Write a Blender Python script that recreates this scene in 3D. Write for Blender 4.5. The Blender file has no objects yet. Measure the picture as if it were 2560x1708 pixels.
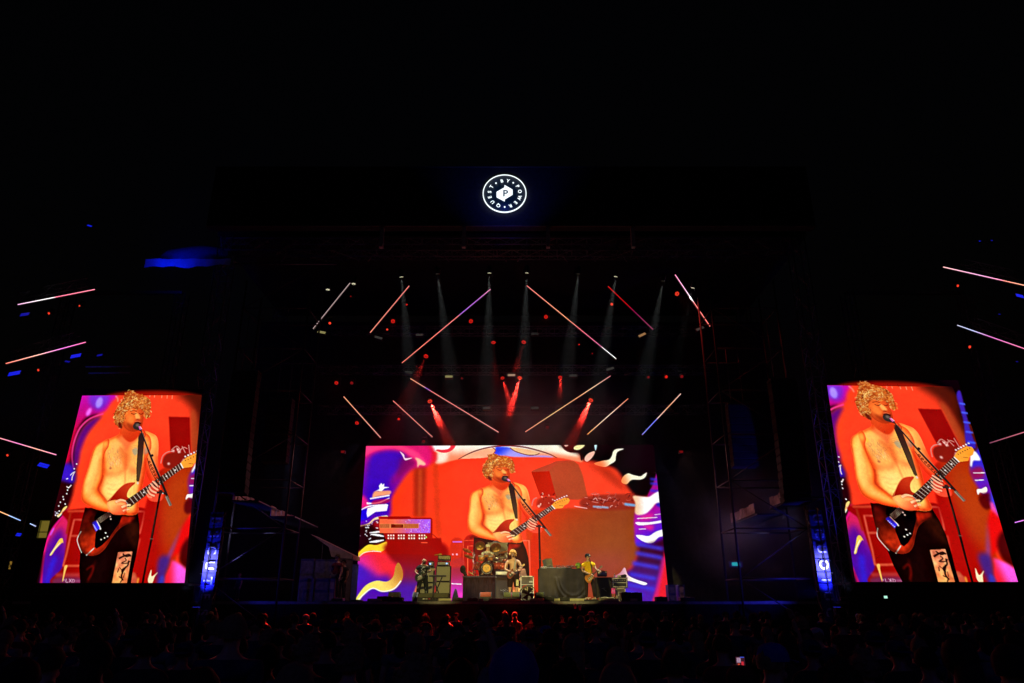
import bpy, bmesh, math, random
import numpy as np
from mathutils import Vector, Matrix, Euler

# ---------------------------------------------------------------- camera, night sky, haze, exposure
scene = bpy.context.scene
col = scene.collection
PI = math.pi
CAM_H, FPX, PITCH = 2.0, 1780.0, math.radians(20.37)
cam_data = bpy.data.cameras.new("camera"); cam = bpy.data.objects.new("camera", cam_data); col.objects.link(cam)
cam_data.sensor_width = 36.0; cam_data.lens = FPX/2560*36.0; cam_data.clip_start = 0.1; cam_data.clip_end = 1500
cam.location = (0, 0, CAM_H); cam.rotation_euler = (math.radians(90)+PITCH, 0, 0)
scene.camera = cam
world = bpy.data.worlds.new("World"); scene.world = world; world.use_nodes = True
wn = world.node_tree; bg = wn.nodes['Background']
sky = wn.nodes.new('ShaderNodeTexSky'); sky.sky_type = 'NISHITA'; sky.sun_disc = False
sky.sun_elevation = math.radians(-4.2); sky.sun_rotation = math.radians(200)
wn.links.new(sky.outputs[0], bg.inputs[0]); bg.inputs[1].default_value = 0.05
scene.view_settings.view_transform = 'Standard'; scene.view_settings.look = 'None'
scene.view_settings.exposure = 0; scene.view_settings.gamma = 1
scene.render.engine = 'CYCLES'
cy = scene.cycles
cy.max_bounces = 5; cy.diffuse_bounces = 2; cy.glossy_bounces = 2; cy.transmission_bounces = 2; cy.volume_bounces = 1
cy.transparent_max_bounces = 6; cy.use_denoising = True; cy.caustics_reflective = False; cy.caustics_refractive = False
cy.sample_clamp_indirect = 2.0
SMOKE = 0.0013

def P(px, py, D):
    """the place at depth D (metres from the camera) seen at that point of the 2560x1708 photograph"""
    cx, cyy = (px-1280)/FPX, (854-py)/FPX
    d = math.cos(PITCH)-cyy*math.sin(PITCH)
    t = D/d
    return Vector((cx*t, D, CAM_H+t*(math.sin(PITCH)+cyy*math.cos(PITCH))))

# ---------------------------------------------------------------- helpers
def tag(o, label=None, cat=None, group=None, kind=None):
    if label: o['label'] = label
    if cat: o['category'] = cat
    if group: o['group'] = group
    if kind: o['kind'] = kind
    return o
def empty(name, loc=(0, 0, 0), rz=0, label=None, cat=None, group=None):
    o = bpy.data.objects.new(name, None); col.objects.link(o); o.location = loc; o.rotation_euler = (0, 0, rz)
    o.empty_display_size = .2
    return tag(o, label, cat, group)
def copy_tree(o, parent=None):
    c = o.copy(); col.objects.link(c); c.parent = parent
    for ch in list(o.children): copy_tree(ch, c)
    return c

class MB:
    def __init__(s): s.v = []; s.f = []; s.sm = []
    def add(s, vs, fs, smooth=False):
        n = len(s.v); s.v += [tuple(p) for p in vs]; s.f += [tuple(i+n for i in f) for f in fs]; s.sm += [smooth]*len(fs); return s
    def box(s, x0, x1, y0, y1, z0, z1, M=None):
        vs = [Vector((x, y, z)) for z in (z0, z1) for y in (y0, y1) for x in (x0, x1)]
        if M: vs = [M @ v for v in vs]
        return s.add(vs, [(0, 2, 3, 1), (4, 5, 7, 6), (0, 1, 5, 4), (2, 6, 7, 3), (0, 4, 6, 2), (1, 3, 7, 5)])
    def bbox(s, x0, x1, y0, y1, z0, z1, b=.01, M=None):
        """box with its edges chamfered"""
        vs = []; idx = {}
        for i, x in enumerate((x0, x1)):
            for j, y in enumerate((y0, y1)):
                for k, z in enumerate((z0, z1)):
                    sx, sy, sz = (b, -b)[i], (b, -b)[j], (b, -b)[k]
                    for a, p in enumerate(((x, y+sy, z+sz), (x+sx, y, z+sz), (x+sx, y+sy, z))):
                        idx[(i, j, k, a)] = len(vs); vs.append(Vector(p))
        if M: vs = [M @ v for v in vs]
        I = idx; fs = []
        for i in (0, 1): fs.append((I[i, 0, 0, 0], I[i, 1, 0, 0], I[i, 1, 1, 0], I[i, 0, 1, 0]))
        for j in (0, 1): fs.append((I[0, j, 0, 1], I[1, j, 0, 1], I[1, j, 1, 1], I[0, j, 1, 1]))
        for k in (0, 1): fs.append((I[0, 0, k, 2], I[1, 0, k, 2], I[1, 1, k, 2], I[0, 1, k, 2]))
        for j in (0, 1):
            for k in (0, 1): fs.append((I[0, j, k, 1], I[1, j, k, 1], I[1, j, k, 2], I[0, j, k, 2]))
        for i in (0, 1):
            for k in (0, 1): fs.append((I[i, 0, k, 0], I[i, 1, k, 0], I[i, 1, k, 2], I[i, 0, k, 2]))
        for i in (0, 1):
            for j in (0, 1): fs.append((I[i, j, 0, 0], I[i, j, 1, 0], I[i, j, 1, 1], I[i, j, 0, 1]))
        for i in (0, 1):
            for j in (0, 1):
                for k in (0, 1): fs.append((I[i, j, k, 0], I[i, j, k, 1], I[i, j, k, 2]))
        return s.add(vs, fs)
    def tube(s, pts, r, n=8, cap=True, smooth=True):
        pts = [Vector(p) for p in pts]; m = len(pts); rs = r if isinstance(r, (list, tuple)) else [r]*m
        vs = []; prev = None
        for i, p in enumerate(pts):
            d = (pts[min(i+1, m-1)]-pts[max(i-1, 0)]).normalized()
            if prev is None:
                a = d.orthogonal().normalized()
            else:
                a = prev-d*prev.dot(d)
                a = a.normalized() if a.length > 1e-6 else d.orthogonal().normalized()
            prev = a; b = d.cross(a)
            for k in range(n):
                t = 2*PI*k/n; vs.append(p+(a*math.cos(t)+b*math.sin(t))*rs[i])
        fs = [(i*n+k, i*n+(k+1) % n, (i+1)*n+(k+1) % n, (i+1)*n+k) for i in range(m-1) for k in range(n)]
        s.add(vs, fs, smooth)
        if cap: s.add(vs[:n], [tuple(range(n))[::-1]]); s.add(vs[-n:], [tuple(range(n))])
        return s
    def lathe(s, prof, c=(0, 0, 0), axis='Z', n=20, M=None, smooth=True):
        """profile [(r, h)...] spun about the axis through c"""
        vs = []
        for r, h in prof:
            for k in range(n):
                t = 2*PI*k/n; x, y = r*math.cos(t), r*math.sin(t)
                v = {'Z': (x, y, h), 'Y': (x, h, y), 'X': (h, x, y)}[axis]
                v = Vector(v)
                if M: v = M @ v
                vs.append(v+Vector(c))
        fs = [(i*n+k, i*n+(k+1) % n, (i+1)*n+(k+1) % n, (i+1)*n+k) for i in range(len(prof)-1) for k in range(n)]
        return s.add(vs, fs, smooth)
    def ball(s, c, r, n=10, m=7, M=None):
        if not isinstance(r, (tuple, list)): r = (r, r, r)
        prof = [(math.sin(PI*i/m), math.cos(PI*i/m)) for i in range(m+1)]
        vs = []
        for a, h in prof:
            for k in range(n):
                t = 2*PI*k/n; v = Vector((a*math.cos(t)*r[0], a*math.sin(t)*r[1], h*r[2]))
                if M: v = M @ v
                vs.append(v+Vector(c))
        return s.add(vs, [(i*n+k, i*n+(k+1) % n, (i+1)*n+(k+1) % n, (i+1)*n+k) for i in range(m) for k in range(n)], True)
    def prism(s, pts, y0, y1, M=None):
        """outline in x,z given thickness from y0 to y1"""
        n = len(pts); vs = [Vector((x, y0, z)) for x, z in pts]+[Vector((x, y1, z)) for x, z in pts]
        if M: vs = [M @ v for v in vs]
        return s.add(vs, [tuple(range(n)), tuple(range(2*n-1, n-1, -1))]+[(i, i+n, (i+1) % n+n, (i+1) % n) for i in range(n)])
    def mesh(s, name):
        me = bpy.data.meshes.new(name); me.from_pydata([tuple(v) for v in s.v], [], s.f)
        me.polygons.foreach_set('use_smooth', s.sm)
        me.validate()
        bm = bmesh.new(); bm.from_mesh(me); bmesh.ops.remove_doubles(bm, verts=bm.verts, dist=1e-5); bmesh.ops.recalc_face_normals(bm, faces=bm.faces); bm.to_mesh(me); bm.free()
        return me
    def build(s, name, m, parent=None, loc=None, rot=None):
        me = s.mesh(name); me.materials.append(m)
        o = bpy.data.objects.new(name, me); col.objects.link(o); o.parent = parent
        if loc is not None: o.location = loc
        if rot is not None: o.rotation_euler = rot
        return o

_m = {}
def mat(name, c, rough=.6, metal=0., var=.25, scale=6., bump=0., spec=.5):
    if name in _m: return _m[name]
    m = bpy.data.materials.new(name); m.use_nodes = True; nt = m.node_tree; b = nt.nodes['Principled BSDF']
    b.inputs['Roughness'].default_value = rough; b.inputs['Metallic'].default_value = metal
    b.inputs['Specular IOR Level'].default_value = spec if rough < .65 else .08
    tc = nt.nodes.new('ShaderNodeTexCoord'); no = nt.nodes.new('ShaderNodeTexNoise'); no.inputs['Scale'].default_value = scale
    no.inputs['Detail'].default_value = 5
    nt.links.new(tc.outputs['Object'], no.inputs['Vector'])
    cr = nt.nodes.new('ShaderNodeValToRGB'); e = cr.color_ramp.elements
    e[0].position = .3; e[1].position = .7
    e[0].color = tuple(x*(1-var) for x in c)+(1,); e[1].color = tuple(min(1, x*(1+var)) for x in c)+(1,)
    nt.links.new(no.outputs['Fac'], cr.inputs['Fac']); nt.links.new(cr.outputs['Color'], b.inputs['Base Color'])
    if bump:
        bp = nt.nodes.new('ShaderNodeBump'); bp.inputs['Strength'].default_value = bump
        nt.links.new(no.outputs['Fac'], bp.inputs['Height']); nt.links.new(bp.outputs['Normal'], b.inputs['Normal'])
    _m[name] = m; return m
def emit(name, c, s):
    if name in _m: return _m[name]
    m = bpy.data.materials.new(name); m.use_nodes = True; b = m.node_tree.nodes['Principled BSDF']
    b.inputs['Base Color'].default_value = (.01, .01, .01, 1)
    b.inputs['Emission Color'].default_value = tuple(c)+(1,); b.inputs['Emission Strength'].default_value = s
    m.cycles.emission_sampling = 'NONE' if s < 3 else 'AUTO'
    _m[name] = m; return m
def attr_emit(name, s, sampling='NONE'):
    if name in _m: return _m[name]
    m = bpy.data.materials.new(name); m.use_nodes = True; nt = m.node_tree; b = nt.nodes['Principled BSDF']
    b.inputs['Base Color'].default_value = (.004, .004, .005, 1); b.inputs['Roughness'].default_value = .9; b.inputs['Specular IOR Level'].default_value = .1
    a = nt.nodes.new('ShaderNodeVertexColor'); a.layer_name = 'Picture'
    nt.links.new(a.outputs['Color'], b.inputs['Emission Color']); b.inputs['Emission Strength'].default_value = s
    m.cycles.emission_sampling = sampling
    _m[name] = m; return m
def set_cols(me, cols):
    at = me.color_attributes.new('Picture', 'FLOAT_COLOR', 'POINT')
    a = np.ones((len(me.vertices), 4), np.float32); a[:, :3] = cols; at.data.foreach_set('color', a.ravel())

BLACK = mat('black_paint', (.018, .018, .02), .45, var=.3)
MATTE = mat('matte_black_cloth', (.022, .021, .02), .9, var=.35, scale=4, bump=.3)
STEEL = mat('dark_steel', (.12, .12, .125), .45, .8, var=.2)
ALU = mat('aluminium_truss', (.22, .22, .23), .42, .8, var=.2)
CHROME = mat('chrome', (.75, .75, .76), .18, 1., var=.05)
GRILLE = mat('speaker_grille', (.05, .05, .048), .75, var=.4, scale=30, bump=.4)
RUBBER = mat('rubber', (.015, .015, .015), .8)
WHITEP = mat('white_plastic', (.7, .7, .68), .4, var=.05)

def sock(c): return tuple((x/255/12.92 if x/255 < .04045 else ((x/255+.055)/1.055)**2.4) for x in c)
def spot(parent, name, loc, aim, power, c, size, blend=.3, radius=.06):
    l = bpy.data.lights.new(name, 'SPOT'); l.energy = power; l.color = c; l.spot_size = math.radians(size); l.spot_blend = blend; l.shadow_soft_size = radius
    o = bpy.data.objects.new(name, l); col.objects.link(o)
    q = (Vector(aim)-Vector(loc)).to_track_quat('-Z', 'Y')
    if parent:
        o.parent = parent; o.location = Vector(loc)-Vector(parent.location)
    else: o.location = loc
    o.rotation_mode = 'QUATERNION'; o.rotation_quaternion = q
    return o
def text_mesh(txt, size):
    c = bpy.data.curves.new('lettering', 'FONT'); c.body = txt; c.size = size; c.align_x = 'CENTER'; c.align_y = 'CENTER'; c.extrude = .004; c.offset = size*.022
    o = bpy.data.objects.new('lettering', c); col.objects.link(o)
    dg = bpy.context.evaluated_depsgraph_get(); dg.update()
    me = bpy.data.meshes.new_from_object(o.evaluated_get(dg))
    vs = [v.co.copy() for v in me.vertices]; fs = [tuple(p.vertices) for p in me.polygons]
    bpy.data.objects.remove(o); bpy.data.curves.remove(c); bpy.data.meshes.remove(me)
    return vs, fs
# ---------------------------------------------------------------- LED-wall pictures, drawn in code
def homog(src, dst):
    A = []; b = []
    for (x, y), (u, v) in zip(src, dst):
        A.append([x, y, 1, 0, 0, 0, -u*x, -u*y]); b.append(u)
        A.append([0, 0, 0, x, y, 1, -v*x, -v*y]); b.append(v)
    h = np.linalg.lstsq(np.array(A, float), np.array(b, float), rcond=None)[0]
    return np.array([[h[0], h[1], h[2]], [h[3], h[4], h[5]], [h[6], h[7], 1.0]])

def affine(src, dst):
    A = np.array([[x, y, 1] for x, y in src], float)
    m = np.linalg.lstsq(A, np.array(dst, float), rcond=None)[0]
    return np.array([m[:, 0], m[:, 1], [0, 0, 1.0]])

def apply_h(H, pts):
    p = np.asarray(pts, float).reshape(-1, 2)
    q = np.c_[p, np.ones(len(p))] @ H.T
    return q[:, :2] / q[:, 2:3]

def smooth_curve(pts, closed=True, n=6):
    p = np.asarray(pts, float); m = len(p); out = []
    rng = range(m) if closed else range(m-1)
    for i in rng:
        if closed:
            p0, p1, p2, p3 = p[(i-1) % m], p[i], p[(i+1) % m], p[(i+2) % m]
        else:
            p0, p1, p2, p3 = p[max(i-1, 0)], p[i], p[i+1], p[min(i+2, m-1)]
        for k in range(n):
            t = k/n
            out.append(0.5*((2*p1)+(-p0+p2)*t+(2*p0-5*p1+4*p2-p3)*t*t+(-p0+3*p1-3*p2+p3)*t**3))
    if not closed: out.append(p[-1])
    return np.array(out)

def box_blur(m, r):
    r = int(round(r))
    if r < 1: return m
    for _ in range(2):
        for ax in (0, 1):
            pad = [(0, 0), (0, 0)]; pad[ax] = (r+1, r)
            c = np.cumsum(np.pad(m, pad, mode='edge'), axis=ax)
            if ax == 0: m = (c[2*r+1:] - c[:-2*r-1])/(2*r+1)
            else: m = (c[:, 2*r+1:] - c[:, :-2*r-1])/(2*r+1)
    return m

class Art:
    def __init__(s, W, H, M):
        s.W, s.H = W, H; s.M = M; s.c = np.zeros((H, W, 3)); s.rng = random.Random(3)
        a = apply_h(M, [(600, 600), (700, 600), (600, 700)])
        s.k = (np.linalg.norm(a[1]-a[0])+np.linalg.norm(a[2]-a[0]))/200
        yy, xx = np.mgrid[0:H, 0:W]
        s.xy = apply_h(np.linalg.inv(M), np.c_[xx.ravel()+.5, yy.ravel()+.5]).reshape(H, W, 2)
    def mask(s, pts, smooth=True, blur=0, clip=None):
        if smooth and len(pts) > 2: pts = smooth_curve(pts)
        q = apply_h(s.M, pts); W, H = s.W, s.H
        m = np.zeros((H, W))
        SS = 2
        y0 = max(0, int(np.floor(q[:, 1].min()))); y1 = min(H-1, int(np.ceil(q[:, 1].max())))
        if y1 < y0: return m
        xa, ya = q[:, 0], q[:, 1]; xb, yb = np.roll(xa, -1), np.roll(ya, -1)
        edges = np.arange(W+1, dtype=float)
        for r in range(y0, y1+1):
            for k in range(SS):
                y = r+(k+.5)/SS
                hit = (ya <= y) != (yb <= y)
                if not hit.any(): continue
                xs = np.sort(xa[hit]+(y-ya[hit])*(xb[hit]-xa[hit])/(yb[hit]-ya[hit]))
                for i in range(0, len(xs)-1, 2):
                    l, rr = max(0., xs[i]), min(float(W), xs[i+1])
                    if rr <= l: continue
                    i0, i1 = int(l), min(W-1, int(rr))
                    seg = np.minimum(edges[i0+1:i1+2], rr)-np.maximum(edges[i0:i1+1], l)
                    m[r, i0:i1+1] += np.clip(seg, 0, 1)/SS
        if blur: m = box_blur(m, blur*s.k)
        if clip is not None: m = m*clip
        return m
    def put(s, m, col, a=1.0):
        if isinstance(col, tuple) and len(col) == 2:            # (x0,y0,c0),(x1,y1,c1): linear gradient
            (x0, y0, c0), (x1, y1, c1) = col
            d = np.array([x1-x0, y1-y0], float)
            t = np.clip(((s.xy-np.array([x0, y0]))@d)/(d@d), 0, 1)[..., None]
            t = t*t*(3-2*t)
            colr = (np.array(c0)*(1-t)+np.array(c1)*t)/255.
        else: colr = np.array(col)/255.
        m = (m*a)[..., None]
        s.c = s.c*(1-m)+colr*m
    def poly(s, pts, col, a=1., blur=0, smooth=True, clip=None):
        m = s.mask(pts, smooth, blur, clip); s.put(m, col, a); return m
    def ell(s, x, y, rx, ry, col, a=1., blur=0, rot=0, clip=None):
        c, d = math.cos(rot), math.sin(rot)
        pts = [(x+rx*math.cos(t)*c-ry*math.sin(t)*d, y+rx*math.cos(t)*d+ry*math.sin(t)*c) for t in np.linspace(0, 2*math.pi, 25)[:-1]]
        return s.poly(pts, col, a, blur, False, clip)
    def line(s, pts, w, col, a=1., blur=0, smooth=True, clip=None):
        p = smooth_curve(pts, False, 5) if smooth and len(pts) > 2 else np.asarray(pts, float)
        d = np.gradient(p, axis=0); n = np.c_[-d[:, 1], d[:, 0]]
        n /= np.linalg.norm(n, axis=1)[:, None]+1e-9
        ww = np.full(len(p), float(w)) if not isinstance(w, (list, tuple)) else np.interp(np.linspace(0, 1, len(p)), np.linspace(0, 1, len(w)), w)
        ww = np.maximum(ww, .6/s.k)
        q = np.r_[p+n*ww[:, None]/2, (p-n*ww[:, None]/2)[::-1]]
        return s.poly(q, col, a, blur, False, clip)
    def form(s, m, r, col, a, dx=0., dy=0., p=1.4):
        """rounds a shape off: its rim, further on the side away from the lamp, takes the darker tone"""
        b = box_blur(m, r*s.k); sx, sy = int(round(dx*s.k)), int(round(dy*s.k)); b = np.roll(np.roll(b, sx, 1), sy, 0)
        e = np.clip(1.-(b-.42)/.58, 0, 1)**p; s.put(box_blur(e*m, 1)*m, col, a)
    def mottle(s, m, amp, scales):
        r = np.random.RandomState(9); f = np.zeros((s.H, s.W))
        for k in scales:
            g = r.rand(s.H//k+3, s.W//k+3)-.5; y = np.arange(s.H)/k; x = np.arange(s.W)/k; y0 = y.astype(int); x0 = x.astype(int); fy = (y-y0)[:, None]; fx = (x-x0)[None]
            f += (g[y0][:, x0]*(1-fy)*(1-fx)+g[y0+1][:, x0]*fy*(1-fx)+g[y0][:, x0+1]*(1-fy)*fx+g[y0+1][:, x0+1]*fy*fx)
        w = (1+amp*2*f)[..., None]; w = np.concatenate([np.ones_like(w)*.4+.6*w, w, w], 2)
        s.c = np.clip(s.c*(1+(w-1)*m[..., None]), 0, 1.2)
    def fleck(s, x, y, w, h, n, col, sz=6):
        for _ in range(n):
            cx, cy = x+s.rng.uniform(-w, w), y+s.rng.uniform(-h, h); r = s.rng.uniform(.4, 1)*sz
            s.ell(cx, cy, r*s.rng.uniform(.6, 2), r*.6, col, rot=s.rng.uniform(-.8, .8))

def retarget(art, T):
    """the same canvas, taking coordinates of another drawing through T"""
    b = Art.__new__(Art); b.W, b.H = art.W, art.H; b.M = art.M @ T; b.c = art.c; b.rng = random.Random(5)
    a = apply_h(b.M, [(600, 600), (700, 600), (600, 700)])
    b.k = (np.linalg.norm(a[1]-a[0])+np.linalg.norm(a[2]-a[0]))/200
    yy, xx = np.mgrid[0:b.H, 0:b.W]
    b.xy = apply_h(np.linalg.inv(b.M), np.c_[xx.ravel()+.5, yy.ravel()+.5]).reshape(b.H, b.W, 2)
    return b

def paint_performer(A, far=False):
    P, L, E = A.poly, A.line, A.ell
    R = random.Random(11)
    # trousers
    tr = P([(462, 930), (560, 955), (700, 985), (858, 965), (870, 1060), (868, 1160), (845, 1300), (822, 1400), (806, 1504), (425, 1504), (417, 1380), (425, 1270), (440, 1100), (445, 1000)], (20, 2, 2), smooth=False)
    P([(760, 1060), (850, 1020), (866, 1150), (840, 1250), (800, 1180)], (60, 14, 4), a=.7, blur=16, clip=tr)
    L([(470, 1400), (520, 1370), (515, 1420), (480, 1480)], 14, (120, 10, 5), a=.7, blur=5, clip=tr)
    L([(540, 1330), (480, 1500)], 10, (90, 6, 4), a=.6, blur=6, clip=tr)
    pr = P([(710, 1268), (817, 1262), (775, 1502), (663, 1502)], ((740, 1270, (238, 150, 105)), (700, 1500, (255, 150, 80))), smooth=False)
    for q, w in (([(715, 1316), (745, 1300), (790, 1285), (805, 1300)], 14), ([(745, 1278), (770, 1300), (800, 1292)], 12), ([(760, 1310), (770, 1330), (735, 1350), (775, 1350), (800, 1335)], 8),
                 ([(790, 1330), (780, 1370), (740, 1400), (745, 1430)], 12), ([(715, 1390), (705, 1420)], 7), ([(770, 1375), (745, 1415), (735, 1450), (745, 1480)], 13), ([(720, 1380), (735, 1400)], 5), ([(715, 1450), (740, 1470), (725, 1495)], 8), ([(760, 1420), (750, 1460)], 5)):
        L(q, w, (30, 5, 5), a=.9, clip=pr)
    # left arm (image right), lit red
    la = P([(900, 362), (960, 372), (1000, 400), (1013, 460), (1010, 560), (1016, 680), (1032, 780), (1052, 840), (1030, 880), (960, 885), (925, 850), (925, 800), (955, 760), (925, 690), (905, 600), (900, 480)],
           ((900, 420, (255, 165, 75)), (1000, 760, (240, 55, 25))))
    P([(905, 520), (940, 560), (975, 700), (960, 780), (925, 700)], (225, 50, 18), a=.8, blur=16, clip=la)
    L([(985, 385), (1010, 440), (1010, 540)], 12, (255, 205, 120), a=.8, blur=6, clip=la)
    # torso
    t = P([(735, 335), (715, 380), (650, 412), (600, 440), (590, 520), (592, 640), (578, 740), (560, 800), (610, 900), (700, 960), (790, 990), (858, 972), (864, 890), (890, 780), (915, 660), (930, 560), (960, 480), (950, 400), (900, 362), (860, 345), (800, 360)],
          ((640, 520, (255, 150, 58)), (720, 900, (255, 196, 92))))
    P([(735, 330), (700, 400), (740, 460), (765, 515), (800, 470), (850, 420), (880, 350), (800, 340)], (228, 62, 20), a=.95, blur=9, clip=t)     # throat in shade
    P([(600, 560), (590, 700), (560, 800), (600, 790), (612, 690)], (235, 95, 35), a=.8, blur=12, clip=t)
    P([(600, 640), (660, 668), (735, 650), (770, 610), (760, 560), (775, 640), (720, 690), (640, 700), (600, 690)], (238, 98, 32), a=.9, blur=12, clip=t)
    P([(800, 615), (850, 640), (900, 600), (930, 560), (915, 660), (850, 680), (800, 660)], (235, 90, 34), a=.8, blur=12, clip=t)
    P([(880, 640), (925, 560), (905, 760), (870, 900), (862, 980), (840, 960), (860, 800)], (230, 80, 35), a=.75, blur=14, clip=t)
    L([(770, 520), (765, 640), (760, 720), (750, 800)], 8, (240, 120, 50), a=.55, blur=7, clip=t)
    for x in (795, 815, 838): L([(x, 650), (x-8, 760), (x-14, 840)], 5, (235, 110, 45), a=.5, blur=4, clip=t)
    P([(600, 440), (700, 400), (735, 470), (700, 540), (610, 540)], (255, 190, 95), a=.5, blur=26, clip=t)
    P([(640, 720), (740, 700), (760, 800), (740, 900), (640, 870), (590, 780)], (255, 222, 125), a=.75, blur=30, clip=t)
    E_ = lambda q, w, a_=.8: L(q, w, (224, 66, 20), a=a_, blur=w*.45, clip=t)
    E_([(600, 440), (590, 520), (592, 640), (578, 740), (560, 800), (610, 900)], 20)
    E_([(720, 480), (765, 530), (768, 600), (764, 660)], 12, .55); E_([(764, 660), (760, 760), (745, 860), (750, 960)], 9, .5)
    E_([(866, 960), (870, 860), (905, 720), (930, 600)], 26, .85)
    E_([(650, 412), (700, 400), (740, 440)], 16, .5); E_([(870, 430), (930, 430), (960, 400)], 14, .45)
    for k in range(4): E_([(620+k*3, 745+k*38), (670, 760+k*38), (735, 752+k*36)], 8, .28)
    P([(655, 735), (720, 722), (735, 760), (660, 772)], (255, 222, 130), a=.5, blur=14, clip=t); P([(790, 700), (840, 700), (830, 800), (790, 830)], (255, 205, 110), a=.5, blur=16, clip=t)
    A.form(t, 30, (228, 70, 22), .85, -8, -8); A.form(t, 10, (190, 40, 12), .7, -2, -2)
    # tattoos
    for i in range(70):
        x = R.uniform(622, 742); y = R.uniform(465, 605)
        if abs(x-680)/64+abs(y-530)/95 > 1.25: continue
        L([(x, y), (x+R.uniform(-12, 12), y+R.uniform(10, 26)), (x+R.uniform(-18, 18), y+R.uniform(22, 38))], 3.2, (168, 92, 58), a=.42, clip=t)
    for i in range(60):
        x = R.uniform(795, 945); y = R.uniform(455, 598)
        if abs(x-865)/75+abs(y-525)/85 > 1.2: continue
        L([(x, y), (x+R.uniform(-14, 14), y+R.uniform(8, 22)), (x+R.uniform(-20, 20), y+R.uniform(16, 30))], 3.2, (165, 88, 62), a=.4, clip=t)
    for i in range(34):
        x = R.uniform(640, 740); y = R.uniform(540, 610)
        L([(x, y), (x+4, y+R.uniform(12, 30))], 3.5, (255, 205, 150), a=.35, clip=t)
    P([(815, 500), (850, 480), (858, 520), (835, 540)], (120, 125, 120), a=.8, blur=5, clip=t)
    P([(900, 490), (930, 480), (935, 520), (905, 530)], (110, 130, 140), a=.7, blur=5, clip=t)
    for y in (465, 478, 490): L([(800, y+10), (850, y-2), (950, y-12)], 3.5, (180, 80, 45), a=.7, clip=t)
    E(640, 480, 14, 20, (240, 170, 30), a=.6, blur=5, clip=t)
    E(652, 636, 10, 9, (165, 60, 30), blur=2)
    # right arm
    a = P([(640, 415), (585, 440), (545, 465), (515, 520), (497, 590), (480, 650), (455, 720), (437, 800), (433, 860), (450, 892), (500, 925), (570, 955), (640, 972), (700, 988), (752, 988), (778, 970), (740, 930), (700, 890), (635, 890), (600, 850), (556, 800), (575, 760), (598, 690), (600, 600), (612, 520), (640, 470)],
          ((480, 560, (255, 182, 80)), (600, 860, (255, 140, 48))))
    L([(600, 470), (610, 540), (600, 640), (585, 740), (560, 800)], 22, (232, 95, 30), a=.8, blur=12, clip=a)
    L([(445, 780), (438, 850), (470, 905), (560, 950), (660, 978)], 24, (225, 92, 30), a=.75, blur=12, clip=a)
    L([(530, 540), (505, 640), (475, 740), (470, 820)], 40, (255, 214, 118), a=.75, blur=20, clip=a)
    L([(500, 850), (560, 880), (620, 915), (690, 935)], 26, (255, 205, 110), a=.7, blur=12, clip=a)
    P([(515, 790), (545, 790), (590, 850), (560, 850)], (235, 110, 40), a=.6, blur=8, clip=a)
    L([(700, 988), (640, 972), (560, 950), (470, 905), (437, 850), (437, 780), (470, 670), (500, 580), (545, 466), (640, 414)], 10, (232, 76, 22), a=.75, blur=5, clip=a)
    L([(575, 560), (560, 660), (535, 740), (520, 800)], 12, (236, 108, 36), a=.6, blur=8, clip=a); L([(560, 870), (640, 925), (700, 960)], 9, (238, 110, 40), a=.6, blur=6, clip=a)
    L([(598, 690), (578, 750), (558, 800), (600, 850), (636, 888), (700, 888)], 7, (120, 20, 8), a=.6, blur=3)
    A.form(a, 22, (226, 72, 20), .9, -5, -6); A.form(a, 7, (196, 40, 12), .75, -1, -2)
    A.form(la, 18, (205, 36, 14), .8, 5, -4)
    for m_ in (t, a, la):
        A.mottle(m_, .028, (5, 12, 30)); A.c = np.clip(A.c*(1+(np.array([1.12, 1.0, .86])-1)*(m_[..., None]*.35)), 0, 1)
        hi = np.clip((box_blur(m_, 26*A.k)-.8)/.2, 0, 1)*m_; A.put(box_blur(hi, 8*A.k)*m_, (255, 212, 128), .3)
    A.form(t, 30, (216, 52, 14), .55, -8, -8, 2.); A.form(a, 16, (214, 50, 14), .55, -4, -5, 2.)
    P([(720, 470), (765, 520), (800, 470), (795, 600), (768, 640), (738, 600)], (222, 70, 22), a=.5, blur=14, clip=t)
    # guitar body
    g = P([(492, 935), (452, 980), (432, 1050), (412, 1150), (420, 1220), (450, 1270), (495, 1292), (555, 1285), (610, 1240), (660, 1165), (705, 1105), (760, 1065), (820, 1045), (845, 1005), (838, 988), (790, 996), (740, 985), (640, 968), (560, 950)],
          ((480, 960, (30, 3, 3)), (500, 1260, (178, 34, 9))))
    P([(455, 1140), (520, 1120), (540, 1160), (530, 1250), (480, 1260), (440, 1210)], (190, 42, 12), a=.5, blur=16, clip=g)
    P([(432, 1030), (470, 960), (520, 960), (500, 1060), (440, 1100)], (120, 12, 6), a=.7, blur=12, clip=g)
    L([(560, 1290), (640, 1215), (700, 1120), (770, 1065)], 14, (225, 60, 15), a=.8, blur=5, clip=g)
    P([(560, 958), (640, 966), (742, 990), (725, 1040), (690, 1090), (640, 1165), (590, 1215), (548, 1242), (533, 1225), (540, 1130), (560, 1080), (530, 1010)], (10, 2, 3), smooth=False)
    P([(740, 1000), (780, 1000), (835, 1000), (820, 1035), (760, 1060), (715, 1090)], (170, 26, 8), a=.9, blur=5, clip=g)
    for k in range(5): L([(552+k*5, 1022+k*6), (640+k*5, 962+k*6)], 2.2, (210, 170, 140), a=.85)
    P([(514, 1046), (542, 1028), (574, 1086), (542, 1112)], (60, 8, 10) if far else (50, 34, 215), smooth=False)
    if not far: [E(524+k*6, 1060+k*10, 4, 3.4, (230, 225, 255)) for k in range(5)]
    L([(548, 1028), (578, 1088)], 7, (225, 190, 190))
    for (x, y) in ((616, 1122), (608, 1160), (582, 1172), (630, 1150), (576, 1092), (650, 1000), (655, 1018)): E(x, y, 6, 5, (230, 205, 190))
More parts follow.
